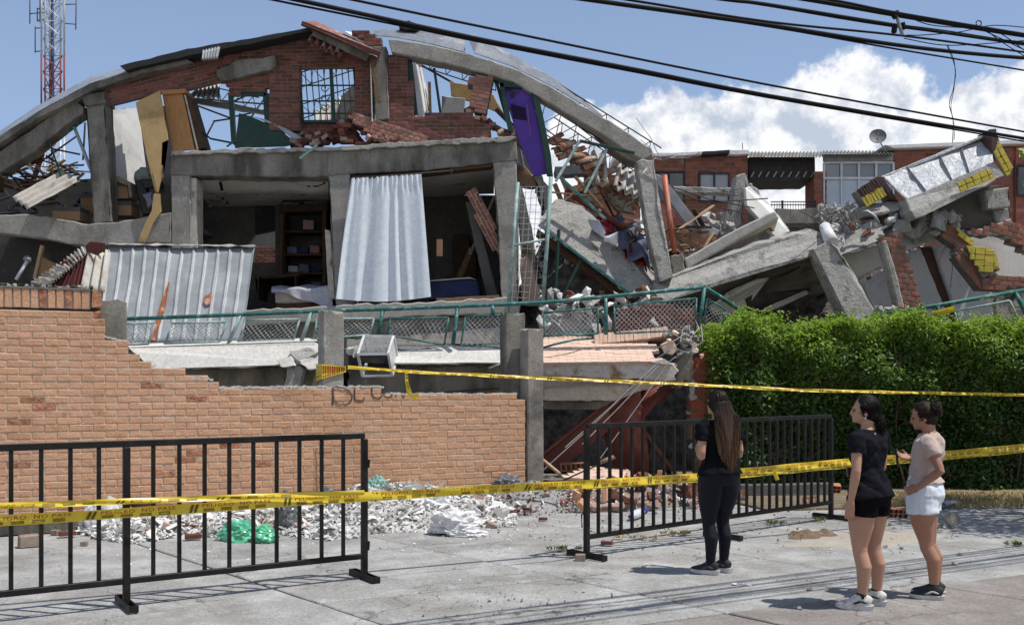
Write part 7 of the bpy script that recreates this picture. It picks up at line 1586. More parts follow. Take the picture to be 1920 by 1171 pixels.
tag(tube('timber_pole', [P(1126, 866, 14.2), P(1150, 856, 14.3)], .03, wood), 'short wooden pole behind the barrier end post', 'pole')
tag(tube('timber_pole', [P(1018, 862, 14.2), P(1050, 888, 13.9)], .025, pale_wood), 'pale stick leaning at the wall end post', 'stick')

# ------------------------------------------------ bags, bottle, small litter
def bag(name, label, c, rx, ry, rz, m, seed, cat='bag', wr=.12, fl=.55, parts=None):
    """crumpled plastic: a slack dome folded into sharp facets"""
    bm = bmesh.new(); bmesh.ops.create_icosphere(bm, subdivisions=4, radius=1); rr_ = random.Random(seed)
    pl_n = [(V((rr_.gauss(0, 1), rr_.gauss(0, 1), rr_.gauss(0, .8))).normalized(), rr_.uniform(.62, .98)) for _ in range(22)]
    for v in bm.verts:
        n_ = v.co.normalized(); r = 1.25
        for q_, h in pl_n:
            dd = n_.dot(q_)
            if dd > .05: r = min(r, h / dd)
        k = V((n_.x * 2.6, n_.y * 2.6, n_.z * 2.6 + seed * 5.0))
        r *= 1 + wr * 1.3 * (.30 - abs(noise.noise(k))) + wr * .8 * (.25 - abs(noise.noise(k * 2.6 + V((3, 0, 0)))))
        z = n_.z * r; z = z if z > -fl else -fl - (z + fl) * .05
        v.co = V((n_.x * r * rx, n_.y * r * ry, (z + fl) * rz))
    bmesh.ops.translate(bm, verts=bm.verts, vec=c); return tag(MB(name, bm, m, None, False), label, cat)
def gz(px, py, dz=0): p = G(px, py); p.z = dz; return p
white_bag = mat('white woven sack', (.70, .70, .72), (.62, .62, .65), 5, rough=.7, bump=.3, stain=(.42, .42, .44), ssc=5, sth=.66)
film = mat('clear plastic film', (.74, .74, .73), (.66, .66, .66), 5, rough=.3, spec=.6, bump=.5, bsc=14)
green_film = mat('green plastic bag', (.07, .38, .19), (.13, .50, .30), 3.5, rough=.3, spec=.6, bump=.5, bsc=12)
grey_film = mat('grey plastic bag', (.17, .17, .175), (.11, .11, .115), 5, rough=.32, spec=.6, bump=.5, bsc=14)
bag('sack', 'white woven sack lying at the left end of the plaster heap', gz(195, 998, 0), .23, .18, .26, white_bag, 3)
bag('sack', 'limp white sack slumped behind the first one', gz(205, 972, .02), .24, .16, .2, white_bag, 7)
bag('sack', 'red and white printed sack corner beside the white sack', gz(218, 990, .03), .07, .09, .17, mat('red printed plastic', (.55, .03, .05), (.70, .66, .62), 9, bump=.3, rough=.4), 4)
bag('plastic_bag', 'bright green plastic bag on the plaster heap', gz(452, 1012, .0), .26, .2, .14, green_film, 11, wr=.3)
bag('plastic_bag', 'flat green plastic tail right of the green bag', gz(500, 1016, .0), .16, .12, .10, green_film, 12, wr=.3)
bag('plastic_bag', 'dark grey plastic bag knotted on the plaster heap', gz(542, 996, .02), .16, .15, .24, grey_film, 13, wr=.3)
bag('plastic_bag', 'grey plastic bag near the wall behind the barrier end post', hp(3.6, .3) + V((0, 0, .2)), .16, .12, .15, grey_film, 14, wr=.3)
bag('plastic_sheet', 'sea green plastic sheet crumpled against the brick wall', wpt(wst(700, 912)[0], .22, .2), .17, .1, .2, mat('sea green plastic', (.18, .42, .34), (.30, .52, .44), 5, rough=.4, bump=.4, bsc=14), 15, 'plastic sheet', wr=.35)
bag('plastic_sheet', 'clear white plastic sheet at the right end of the plaster heap', gz(848, 1000, .02), .34, .24, .15, film, 16, 'plastic sheet', wr=.35)
bag('plastic_sheet', 'clear white plastic sheet on top of the plaster heap', gz(812, 975, .1), .26, .2, .17, film, 17, 'plastic sheet', wr=.35)
bag('plastic_sheet', 'trailing edge of clear plastic on the pavement', gz(868, 1004, .0), .24, .1, .07, film, 18, 'plastic sheet', wr=.35)
bag('plastic_bag', 'black plastic scraps on the mortar heap below the wall end post', hp(6.05, .3) + V((0, 0, .3)), .22, .14, .1, grey_film, 19, wr=.35)
# bricks standing alone on the pavement
blk = to_me(brick_box(901, .19, .12, .14, .008), 'brick', mat('greyed brick', (.32, .26, .21), (.24, .16, .12), 7, bump=.5))
for px, py, sc_2, la in ((54, 1024, 1, 'lone greyed brick on the pavement left of the barrier post'), (126, 1006, .7, 'small flat brick piece behind the left barrier'), (104, 1002, .45, 'small dark stone left of the flat brick piece'), (158, 1022, .35, 'tiny dark stone below the white sack'), (272, 1008, .9, 'grey block at the front of the plaster heap beside the printed sack'), (248, 1004, .8, 'red brick lying between the printed sack and the grey block'), (354, 998, 1.1, 'long red brick on the front edge of the plaster heap'), (362, 1012, .7, 'short red brick below the long one on the plaster heap'), (1138, 1022, .5, 'white and red brick piece behind the barrier foot'), (1018, 976, .45, 'brick bit on the pavement in front of the mortar heap'), (1088, 1050, .5, 'pale stone on the foot of the right barrier')):
    o = loose('loose_brick', blk if sc_2 == 1 or 'grey' in la or 'dark' in la or 'pale' in la else hb[1], gz(px, py, .06 * sc_2), (0, 0, R.uniform(-.6, .6)), la, 'brick' if 'brick' in la or 'block' in la else 'stone'); o.scale = (sc_2,) * 3
o = loose('concrete_block', to_me(brick_box(902, .22, .16, .16, .01, .01), 'concrete_block', rubble_grey), wpt(wst(210, 922)[0], .27, .28), (.5, .5, .6), 'grey block perched on the rubble against the brick wall at left', 'block')
o = loose('loose_brick', hb[0], wpt(wst(268, 918)[0], .30, .2), (.2, .1, .2), 'orange brick perched on the rubble against the brick wall', 'brick')
tag(tube('dark_hose', [wpt(wst(246, 925)[0], .3, .3), wpt(wst(258, 940)[0], .22, .45), wpt(wst(262, 960)[0], .05, .6)], .03, cable_m), 'dark hose drooping beside the perched bricks', 'hose')
o = loose('rock', to_me(chunk(905, .26, .2, .2, 26), 'rock', mat('river stone', (.25, .235, .21), (.17, .155, .135), 8, bump=.8)), gz(1784, 988, .09), (0, 0, .5), 'rounded grey rock on the pavement right of the girl in white shorts', 'rock')
for i, (px, py) in enumerate([(1765, 985), (1758, 987), (1772, 990), (1800, 1040), (1690, 1028), (1672, 1012), (1660, 1026), (1518, 1106), (1500, 1142), (1790, 1058)]):
    o = loose('stone', rub[0], gz(px, py, .015), (0, 0, i), 'small stone on the pavement near the two standing girls', 'stone', 'small stones near the two girls'); o.scale = (.07, .06, .05)
bt_ = T('water_jug', 'clear plastic bottle with blue caps lying behind the barrier bars', 'bottle', gz(1194, 976))
a, b = gz(1182, 976, .055), gz(1206, 968, .07)
tube('body', [a, a.lerp(b, .08), a.lerp(b, .2), a.lerp(b, .8), a.lerp(b, .92), b], [.02, .03, .055, .055, .04, .03], mat('clear bottle', (.70, .74, .80), rough=.15, bump=0, spec=.8), bt_, 14)
blue_cap = mat('blue cap', (.03, .06, .55), rough=.4, bump=0)
tube('cap', [b, b.lerp(a, -.12)], .045, blue_cap, bt_, 14); tube('cap', [a.lerp(b, -.06), a.lerp(b, .02)], .022, blue_cap, bt_, 12)
cn_ = T('drink_can', 'crushed blue and white can on the dry grass', 'can', gz(1780, 952, .03)); a, b = gz(1768, 952, .05), gz(1790, 950, .05)
tube('can_body', [a, a.lerp(b, .5) + V((0, 0, .01)), b], [.045, .04, .045], mat('printed can', (.04, .07, .22), (.55, .55, .58), 14, rough=.3, bump=0), cn_, 14); tube('can_end', [b, b.lerp(a, -.03)], .04, alu, cn_, 14)
sp_t = T('plastic_spoon', 'white plastic spoon on the pavement', 'spoon', gz(1392, 1096, .008)); tube('handle', [gz(1382, 1096, .01), gz(1409, 1099, .01)], .006, alu, sp_t, 5)
bm = bmesh.new(); bmesh.ops.create_icosphere(bm, subdivisions=2, radius=.026); 
for v in bm.verts: v.co.z *= .3
bmesh.ops.translate(bm, verts=bm.verts, vec=gz(1377, 1096, .01)); MB('bowl', bm, alu, sp_t, True)
# little brown earth pile
vs, fs = hump(*G(1520, 1006)[:2], .34, .2, .07, 30, 7, 9); o = M('earth_pile', vs, fs, mat('brown earth', (.26, .18, .12), (.17, .115, .075), 9, bump=1, bsc=30, bdist=.03)); tag(o, 'small pile of brown earth on the pavement left of the black clad girl', 'earth pile')

# ------------------------------------------------ crowd barriers
def barrier(label, pts, ztop, zbot, spacing, feet, lead=0):
    t = T('crowd_barrier', label, 'barrier', pts[0])
    a, b = pts[0], pts[-1]; d_ = (b - a).normalized(); perp = V((d_.y, -d_.x, 0))
    Z = lambda z: V((0, 0, z))
    bar('top_rail', a + Z(ztop - .025), b + Z(ztop - .025), .04, .05, black_paint, t); bar('bottom_rail', a + Z(zbot), b + Z(zbot), .038, .046, black_paint, t)
    for i, p in enumerate(pts): bar('post', p + Z(.02), p + Z(ztop - .0502 if 0 < i < len(pts) - 1 else ztop - .0503), .05, .05, black_paint, t, up=d_)
    for k in range(len(pts) - 1):
        L_ = (pts[k + 1] - pts[k]).length; n = max(1, round(L_ / spacing))
        for i in range(1, n):
            p = pts[k].lerp(pts[k + 1], i / n); bar('bar', p + Z(zbot + .023), p + Z(ztop - .0502), .029, .029, black_paint, t, up=d_, bev=.003)
    for i in feet:
        p = pts[i]; fb = bmesh.new()
        for sg in (-.028, .028): bar_bm(fb, p - perp * .24 + d_ * sg + Z(.03), p + perp * .24 + d_ * sg + Z(.03), .012, .05)
        for e in (-.24, .24): bar_bm(fb, p + perp * e - d_ * .034 + Z(.03), p + perp * e + d_ * .034 + Z(.03), .012, .0502)
        bmesh.ops.recalc_face_normals(fb, faces=fb.faces); MB('foot', fb, black_paint, t)
    return t
p1, p2 = G(237, 1138), G(683, 1085); dl = p2 - p1
lb_ = barrier('black steel crowd barrier standing at left in front of the brick wall', [p1 - dl * 1.0, p1, p2], 1.258, .20, .193, (0, 1, 2))
bar('latch', p2 + V((.03, .0, .96)), p2 + V((.035, 0, 1.03)), .02, .03, black_paint, lb_); bar('latch', p2 + V((.03, 0, .25)), p2 + V((.035, 0, .33)), .02, .03, black_paint, lb_)
q1, q2, q3 = G(1100, 1046), G(1355, 1009), G(1558, 972)
rb_ = barrier('black steel crowd barrier standing at right in front of the hedge', [q1, q2, q3], 1.295, .205, .157, (0, 1, 2))
tube('latch', [q1 + V((-.045, 0, .3)), q1 + V((-.05, 0, .42)), q1 + V((-.02, 0, .44))], .008, black_paint, rb_, 5)

# ------------------------------------------------ caution tapes
ty = mat('yellow tape', (.72, .54, .03), (.62, .45, .025), 5, rough=.35, spec=.5, bump=.15, bsc=18, grain=.06)
tpr = mat('red tape lettering', (.42, .045, .012), rough=.5, bump=0); tpk = mat('olive tape bars', (.28, .20, .015), rough=.5, bump=0); tpb = mat('black tape slashes', (.12, .09, .015), rough=.5, bump=0)
tcu = bpy.data.curves.new('tape_text', 'FONT'); tcu.body = 'PELIGRO  NO PASE'; tcu.size = 1; tcu.resolution_u = 2; tcu.space_character = 1.12
tob = bpy.data.objects.new('tape_text', tcu); C.objects.link(tob); dg = bpy.context.evaluated_depsgraph_get(); tme = bpy.data.meshes.new_from_object(tob.evaluated_get(dg))
bpy.data.objects.remove(tob); tv = np.array([v.co[:] for v in tme.vertices]); tf = [tuple(p.vertices) for p in tme.polygons]; tv[:, 0] -= tv[:, 0].min(); tw_, th_ = tv[:, 0].max(), tv[:, 1].max(); tv[:, 0] /= tw_; tv[:, 1] /= th_
def tape(label, path, wid, rep=.74, text=True, tilt=0, twist=0, bars=True, phase=0, seg=.05, name='caution_tape'):
    """path of (px,py,Y) centre points; printed strip with real width"""
    q3 = [P(*p) for p in path]; fine = resample(q3, seg, 0, False); n = len(fine)
    cum = [0]
    for a, b in zip(fine, fine[1:]): cum.append(cum[-1] + (b - a).length)
    def at(s):
        s = min(max(s, 0), cum[-1] - 1e-6); i = max(0, int(np.searchsorted(cum, s, side='right')) - 1); i = min(i, n - 2); f = (s - cum[i]) / (cum[i + 1] - cum[i])
        p = fine[i].lerp(fine[i + 1], f); d_ = (fine[min(n - 1, i + 2)] - fine[max(0, i - 1)]).normalized(); up = V((0, 0, 1)); up = (up - d_ * up.dot(d_)).normalized(); nn = d_.cross(up)
        a = tilt + .22 * math.sin(s * 1.9 + phase) + twist * s
        u2 = up * math.cos(a) + nn * math.sin(a); n2 = d_.cross(u2); 
        return p, u2, n2
    def pt(s, v, off): 
        p, u2, n2 = at(s); return p + u2 * (v * wid) + n2 * (off + .006 * math.sin(v * 5 + s * 7))
    t = T(name, label, 'tape', q3[0])
    vs = []; fs = []; nv = 4
    for side in (0, -.0012):
        for c_ in cum:
            for j in range(nv + 1): vs.append(pt(c_, j / nv - .5, side))
    W_ = nv + 1; o_ = n * W_
    for i in range(n - 1):
        for j in range(nv): a = i * W_ + j; fs += [(a, a + W_, a + W_ + 1, a + 1), (o_ + a + 1, o_ + a + W_ + 1, o_ + a + W_, o_ + a)]
    M('strip', vs, fs, ty, t, True)
    vs = []; fs = []; kv = []; kf = []; sv = []; sf = []
    s = phase * .1
    while s < cum[-1] - rep:
        if text:
            b0 = len(vs); vs += [pt(s + .12 + x * (rep - .2), .03 + y * .33, .0022) for x, y, _ in tv]; fs += [tuple(b0 + k for k in f) for f in tf]
        if bars:
            for k in range(4):
                b0 = len(kv); x0 = s + .13 + k * (rep - .2) / 4; x1 = x0 + (rep - .2) / 4 * .62
                kv += [pt(x, y, .002) for x, y in ((x0, -.40), (x1, -.40), (x1, -.08), (x0, -.08))] if text else [pt(x, y, .002) for x, y in ((x0, -.30), (x1, -.30), (x1, .12), (x0, .12))]; kf.append((b0, b0 + 1, b0 + 2, b0 + 3))
        for k in range(2):
            b0 = len(sv); x0 = s + .02 + k * .035; y0, y1 = (-.40, .38) if text else (-.3, .15); sv += [pt(x0, y0, .002), pt(x0 + .02, y0, .002), pt(x0 + .038, y1, .002), pt(x0 + .018, y1, .002)]; sf.append((b0, b0 + 1, b0 + 2, b0 + 3))
        s += rep
    for nm, a, b, m_ in (('lettering', vs, fs, tpr), ('printed_bars', kv, kf, tpk), ('slashes', sv, sf, tpb)):
        if a: M(nm, a, b, m_, t)['kind'] = 'stuff'
    return t
def Yt(px): # tape line running just in front of the barriers
    return np.interp(px, [-80, 0, 683, 1100, 1355, 1558, 1920, 2050], [6.75, 6.9, 8.35, 9.35, 10.6, 12.05, 13.3, 13.9])
def tp_(pts): return [(x, y, float(Yt(x))) for x, y in pts]
tape('lower caution tape strung along both barriers, printed PELIGRO NO PASE', tp_([(-60, 981), (0, 976), (240, 961), (480, 944), (560, 938), (683, 931), (960, 914), (1100, 907), (1320, 893), (1390, 884), (1590, 865), (1770, 851), (2040, 826)]), .080, tilt=.1)
tape('folded caution tape above the lower one at the left barrier', [(x, y, float(Yt(x)) - .03) for x, y in [(-60, 952), (0, 948), (240, 939), (480, 930), (560, 927), (683, 923)]], .042, text=False, phase=2)
tape('narrow second caution tape just below the lower tape at right', [(x, y, float(Yt(x)) + .02) for x, y in [(1100, 914), (1320, 899), (1390, 892), (1590, 874), (1770, 859), (2040, 835)]], .038, text=False, phase=1)
tape('upper caution tape stretched from the concrete post across the hedge', [(652, 688, 12.4), (700, 691, 12.3), (760, 696, 12.3), (985, 707, 12.6), (1290, 720, 12.9), (1500, 731, 13.2), (1920, 740, 13.9), (2040, 742, 14.1)], .044, text=True, tilt=-.5, phase=3)
# winding round the post
s_, t_ = wst(630, 700); pc = wpt(s_, 0, -.27)
def wind(z0, z1, w_, label):
    hw, hd = .155, .17; t = []
    pts = [pc + wu * -hw + wn_ * -hd, pc + wu * -hw + wn_ * hd, pc + wu * hw + wn_ * hd, pc + wu * hw + wn_ * -hd]
    zz = [z0[0], z0[0] + (z0[1] - z0[0]) * .3, z0[1], z0[1]]
    vs = []; fs = []
    for i, p in enumerate(pts): vs += [p + V((0, 0, zz[i] - w_ / 2)), p + V((0, 0, zz[i] + w_ / 2))]
    vs += [v - (v - pc - V((0, 0, v.z))).normalized() * .002 for v in vs]
    for i in range(3): fs += [(2 * i, 2 * i + 2, 2 * i + 3, 2 * i + 1), (8 + 2 * i + 1, 8 + 2 * i + 3, 8 + 2 * i + 2, 8 + 2 * i)]
    return M('winding', vs, fs, ty, wt_), vs
wt_ = T('caution_tape', 'caution tape wound round the grey concrete post', 'tape', pc + V((0, 0, 1.8)))
zb_ = lambda py: CH - (py - HY) / F * 12.6
for a, b, w_ in ((684, 690, .05), (690, 689, .045), (697, 690, .05), (703, 691, .04), (712, 693, .05)):
    o, vs = wind((zb_(a), zb_(b)), None, w_, '')
    b0 = []; f0 = []
    for k in range(5):
        for (i0, i1) in ((2, 4),):
            for q_ in range(2):
                f_ = (k + q_ * .45) / 5.2 + .03; g_ = f_ + .05; lo_, hi_ = vs[i0], vs[i0 + 1]; l2, h2 = vs[i1], vs[i1 + 1]; n0 = len(b0)
                b0 += [lo_.lerp(l2, f_).lerp(hi_.lerp(h2, f_), .25) + wn_ * .003, lo_.lerp(l2, g_).lerp(hi_.lerp(h2, g_), .25) + wn_ * .003, lo_.lerp(l2, g_).lerp(hi_.lerp(h2, g_), .75) + wn_ * .003, lo_.lerp(l2, f_).lerp(hi_.lerp(h2, f_), .75) + wn_ * .003]; f0.append((n0, n0 + 1, n0 + 2, n0 + 3))
    M('lettering', b0, f0, tpr, wt_)['kind'] = 'stuff'
tape('loose tail of caution tape hanging over the top of the brick wall', [(762, 696, 12.28), (763, 712, 12.3), (766, 728, 12.35), (769, 742, 12.36), (776, 744, 12.33), (784, 738, 12.3)], .06, rep=.3, text=False, tilt=.2, seg=.03)
tg_ = tape('short yellow warning tape tied to the railing above the hedge', [(1748, 588, 16.2), (1765, 586, 16.2), (1790, 578, 16.2)], .10, rep=.36, text=True, bars=False, phase=0)
tape('knotted tail of tape on the second strand left of the black clad girl', [(1452, 884, 11.0), (1455, 892, 11.0), (1458, 899, 11.0)], .04, rep=9, text=False, seg=.03)
# ------------------------------------------------ people
def skinmat(name, c): 
    m = mat(name, c, tuple(x * .86 for x in c), 6, rough=.5, bump=.06, bsc=120, grain=.05, spec=.35); b = m.node_tree.nodes['Principled BSDF']; b.inputs['Subsurface Weight'].default_value = .06; b.inputs['Subsurface Radius'].default_value = (.02, .008, .004); return m
skin_a = skinmat('tan skin', (.40, .215, .14)); skin_b = skinmat('warm skin', (.44, .245, .165)); skin_c = skinmat('brown skin', (.36, .185, .12))
hair_black = mat('black hair', (.007, .006, .006), (.011, .009, .008), 20, rough=.55, bump=.1, spec=.12, grain=.1); hair_dark = mat('dark brown hair', (.03, .019, .013), (.018, .012, .009), 20, rough=.55, bump=.1, spec=.12)
hair_long = mat('long brown hair', (.03, .02, .014), (.03, .02, .014), 20, rough=.5, bump=.05, spec=.18, grain=0)
_t = hair_long.node_tree; _tc = _t.nodes.new('ShaderNodeTexCoord'); _sp = _t.nodes.new('ShaderNodeSeparateXYZ'); _rp = _t.nodes.new('ShaderNodeValToRGB'); _t.links.new(_tc.outputs['Generated'], _sp.inputs[0]); _t.links.new(_sp.outputs[2], _rp.inputs[0])
_e = _rp.color_ramp.elements; _e[0].position = .1; _e[0].color = (.125, .066, .038, 1); _e[1].position = .8; _e[1].color = (.018, .012, .009, 1); _x = _e.new(.5); _x.color = (.06, .033, .02, 1)
_t.links.new(_rp.outputs[0], _t.nodes['Principled BSDF'].inputs['Base Color'])
tee_black = mat('black cotton', (.006, .0065, .008), (.008, .009, .011), 8, rough=.9, spec=.08, bump=.25, bsc=70, grain=.1); tee_navy = mat('black navy cotton', (.007, .0075, .011), (.010, .011, .016), 8, rough=.9, spec=.1, bump=.25, bsc=70, grain=.1)
leg_m = mat('navy leggings', (.006, .0075, .013), (.008, .0095, .016), 4, rough=.65, bump=.1, grain=.08, spec=.2)
tee_beige = mat('dusty pink cotton', (.48, .38, .335), (.43, .335, .295), 5, rough=.9, bump=.3, bsc=60, grain=.06); denim = mat('pale denim', (.70, .745, .81), (.60, .655, .74), 7, rough=.85, bump=.35, bsc=60, grain=.1)
shorts_m = mat('black shorts', (.005, .005, .006), spec=.08, rough=.9, bump=.2, grain=.1)
shoe_w = mat('white trainer', (.66, .65, .62), (.50, .49, .45), 10, rough=.6, bump=.2, stain=(.32, .30, .27), ssc=12, sth=.62); shoe_b = mat('black trainer', (.018, .019, .022), (.03, .031, .035), 9, rough=.7, bump=.25); sole_w = mat('pale sole', (.60, .60, .60), (.46, .46, .45), 9, rough=.6, bump=.1); lace = mat('dark trim', (.02, .02, .03), bump=0)
sock = mat('black sock', (.015, .015, .017), bump=.1); eye_w = mat('eye', (.05, .035, .03), rough=.2, bump=0)

def ell(bm, pts, rad_, side=V((1, 0, 0)), n=16):
    """closed loft of ellipses: pts, [(a,b)], a along side, b across"""
    rings = []; pts = [V(p) for p in pts]
    for i, p in enumerate(pts):
        d_ = (pts[min(i + 1, len(pts) - 1)] - pts[max(i - 1, 0)]).normalized(); s = (side - d_ * side.dot(d_)).normalized(); u_ = d_.cross(s); a, b = rad_[i] if isinstance(rad_[i], tuple) else (rad_[i],) * 2
        rings.append([bm.verts.new(p + s * math.cos(2 * math.pi * k / n) * a + u_ * math.sin(2 * math.pi * k / n) * b) for k in range(n)])
    for q0, q1 in zip(rings, rings[1:]):
        for k in range(n): bm.faces.new((q0[k], q0[(k + 1) % n], q1[(k + 1) % n], q1[k]))
    bm.faces.new(list(reversed(rings[0]))); bm.faces.new(rings[-1])
def ball(bm, c, r, rot=None, sub=3):
    q_ = bmesh.ops.create_icosphere(bm, subdivisions=sub, radius=1)['verts']; m_ = Matrix.Translation(c) @ (rot.to_4x4() if rot else Matrix()) @ Matrix.Diagonal((*r, 1))
    bmesh.ops.transform(bm, matrix=m_, verts=q_)
def remesh(bm, vox, smooth=6, fac=.5):
    bmesh.ops.recalc_face_normals(bm, faces=bm.faces); me = bpy.data.meshes.new('t'); bm.to_mesh(me); bm.free(); o = bpy.data.objects.new('t', me); C.objects.link(o)
    r = o.modifiers.new('r', 'REMESH'); r.mode = 'VOXEL'; r.voxel_size = vox; s = o.modifiers.new('s', 'SMOOTH'); s.iterations = smooth; s.factor = fac
    d_ = bpy.context.evaluated_depsgraph_get(); d_.update(); out = bpy.data.meshes.new_from_object(o.evaluated_get(d_)); bpy.data.objects.remove(o); return out
def put(name, me, Mx, m, parent, warp=None, smooth=True):
    vs = np.empty(len(me.vertices) * 3); me.vertices.foreach_get('co', vs); vs = vs.reshape(-1, 3); fs = [tuple(p.vertices) for p in me.polygons]
    if warp: 
        nr = np.empty(len(me.vertices) * 3); me.vertices.foreach_get('normal', nr); nr = nr.reshape(-1, 3); vs = np.array([np.array(v) + np.array(n_) * warp(V(v)) for v, n_ in zip(vs, nr)])
    out = [Mx @ V(v) for v in vs]; bpy.data.meshes.remove(me); return M(name, out, fs, m, parent, smooth)
def hand(bm, w_, d_, palm_n, curl=.5, s=1.0, thumb=None):
    """palm and five fingers from the wrist along d_; palm_n is the palm side"""
    d_ = d_.normalized(); pn_ = (palm_n - d_ * palm_n.dot(d_)).normalized(); sd_ = d_.cross(pn_) * (thumb or 1)
    ell(bm, [w_ - d_ * .02, w_ + d_ * .02, w_ + d_ * .055, w_ + d_ * .085], [(.024, .02), (.032, .016), (.038, .014), (.036, .012)], sd_, 12)
    for i, (off, ln) in enumerate(((.028, .070), (.010, .078), (-.009, .072), (-.027, .056))):
        p = w_ + d_ * .075 + sd_ * off; dr_ = (d_ + sd_ * off * 3).normalized(); pts = [p]
        for k in range(3): dr_ = (dr_ + pn_ * curl * .55).normalized(); pts.append(pts[-1] + dr_ * ln / 3)
        ell(bm, pts, [.0092, .009, .0083, .0068], sd_, 8)
    p = w_ + d_ * .02 + sd_ * .028; dr_ = (d_ * .7 + sd_ * .7 + pn_ * .3).normalized(); pts = [p]
    for k in range(3): dr_ = (dr_ + d_ * .25 + pn_ * .1).normalized(); pts.append(pts[-1] + dr_ * .024)
    ell(bm, pts, [.013, .011, .0098, .0078], sd_, 8)
def person(label, X, Y, h, fwd, headfwd, headpitch, skin, arms, legs_, hips=1.0, lean=0.0, wide=1.1, cloth_fn=None, hair_fn=None, shoe=None, headside=0):
    t = T('person', label, 'person', (X, Y, 0)); s = h / 1.6; f = V((*fwd, 0)).normalized(); r = V((f.y, -f.x, 0))
    Mx = Matrix((r, f, V((0, 0, 1)))).transposed().to_4x4(); Mx = Matrix.Translation((X, Y, 0)) @ Mx @ Matrix.Diagonal((s, s, s, 1))
    hf = V((*headfwd, 0)).normalized(); hl = V((hf.dot(r), hf.dot(f), 0)); ang = math.atan2(-hl.x, hl.y)
    Hm = Matrix.Translation((0, .01, 1.40)) @ Euler((headpitch, 0, ang), 'XYZ').to_matrix().to_4x4() @ Matrix.Translation((0, .015, .092))
    Hr = Hm.to_3x3()
    bm = bmesh.new()
    L = {}
    for sg in (-1, 1):
        lg = legs_[0 if sg < 0 else 1]; hipx = .085 * sg; ax, ay = lg['foot']; kx, ky = lg.get('knee', ((hipx + ax) / 2, .02 + ay * .5)); ly = lean
        pts = [(hipx, ly - .005, .84), (hipx * 1.02, ly * .9 + .0, .74), ((hipx * .6 + kx * .4), ly * .6 + ky * .4 + .008, .62), (kx, ky + .012, .47), (kx, ky + .006, .42), ((kx + ax) / 2, (ky + ay) / 2 - .022, .32), ((kx * .25 + ax * .75), (ky * .25 + ay * .75) - .014, .20), (ax, ay - .004, .10), (ax, ay, .055)]
        rr_ = [(.092 * hips, .10 * hips), (.090 * hips, .098 * hips), (.078 * hips, .084 * hips), (.055, .058), (.051, .054), (.053, .058), (.041, .044), (.031, .036), (.034, .04)]
        ell(bm, pts, rr_); L[sg] = (pts, rr_)
        ang_f = lg.get('turn', 0); fd = V((-math.sin(ang_f), math.cos(ang_f), 0)); a_ = V((ax, ay, 0))
        ell(bm, [a_ - fd * .03 + V((0, 0, .045)), a_ + fd * .05 + V((0, 0, .045)), a_ + fd * .13 + V((0, 0, .03)), a_ + fd * .17 + V((0, 0, .025))], [(.03, .035), (.036, .035), (.04, .024), (.03, .015)], V((-fd.y, fd.x, 0)))
    tor = [((0, lean - .01, .79), (.15 * hips, .105 * hips)), ((0, lean - .018, .85), (.172 * hips, .122 * hips)), ((0, lean - .012, .92), (.16 * hips, .112 * hips)), ((0, lean * .8, 1.0), (.132, .093)), ((0, lean * .6 + .005, 1.06), (.126, .088)), ((0, lean * .4, 1.14), (.138, .097)), ((0, .0, 1.22), (.152, .104)), ((0, -.004, 1.28), (.160, .092)), ((0, -.005, 1.315), (.135, .072)), ((0, -.002, 1.345), (.075, .056)), ((0, .0, 1.37), (.052, .052)), ((0, .006, 1.44), (.047, .05))]; tor = [(p, (a * (wide if .95 < p[2] < 1.34 else 1), b * (1.06 if .95 < p[2] < 1.34 else 1))) for p, (a, b) in tor]
    ell(bm, [p for p, _ in tor], [q_ for _, q_ in tor], n=24)
    Hp = lambda x, y, z: Hm @ V((x, y, z))
    ball(bm, Hp(0, -.008, .014), (.073, .090, .095), Hr); ball(bm, Hp(0, .022, -.04), (.056, .066, .066), Hr); ball(bm, Hp(0, .070, -.078), (.024, .022, .020), Hr)
    ell(bm, [Hp(0, .080, .012), Hp(0, .094, -.012), Hp(0, .099, -.029), Hp(0, .088, -.040)], [(.008, .012), (.010, .012), (.013, .011), (.010, .008)], Hr @ V((1, 0, 0)), 10)
    ball(bm, Hp(0, .084, -.056), (.020, .010, .006), Hr, 2); ball(bm, Hp(0, .082, -.065), (.018, .010, .007), Hr, 2); ball(bm, Hp(0, .074, .022), (.045, .014, .010), Hr, 2)
    for sg in (-1, 1): ball(bm, Hp(.072 * sg, -.010, -.022), (.010, .017, .030), Hr, 2)
    for sg in (-1, 1):
        e, w_, hd, pn_, cu_ = arms[0 if sg < 0 else 1]; sh = V((.155 * wide * sg, -.006, 1.295)); e = V(e); w_ = V(w_); mid = (sh + e) / 2
        ell(bm, [sh - V((.03 * sg, 0, -.0)), sh + V((.008 * sg, 0, -.02)), mid, e.lerp(sh, .12), e, e.lerp(w_, .25), e.lerp(w_, .65), w_, w_ + V(hd).normalized() * .012], [.046, .048, .041, .035, .034, .036, .029, .0235, .024], n=14)
        hand(bm, w_, V(hd), V(pn_), cu_, thumb=-1 if sg < 0 else 1)
    put('body', remesh(bm, .0058, 4), Mx, skin, t)
    for sg in (-1, 1):
        b2 = bmesh.new(); ball(b2, Hp(.031 * sg, .078, -.002), (.012, .009, .007), Hr, 2); me = bpy.data.meshes.new('t'); b2.to_mesh(me); b2.free(); put('eye', me, Mx, eye_w, t)
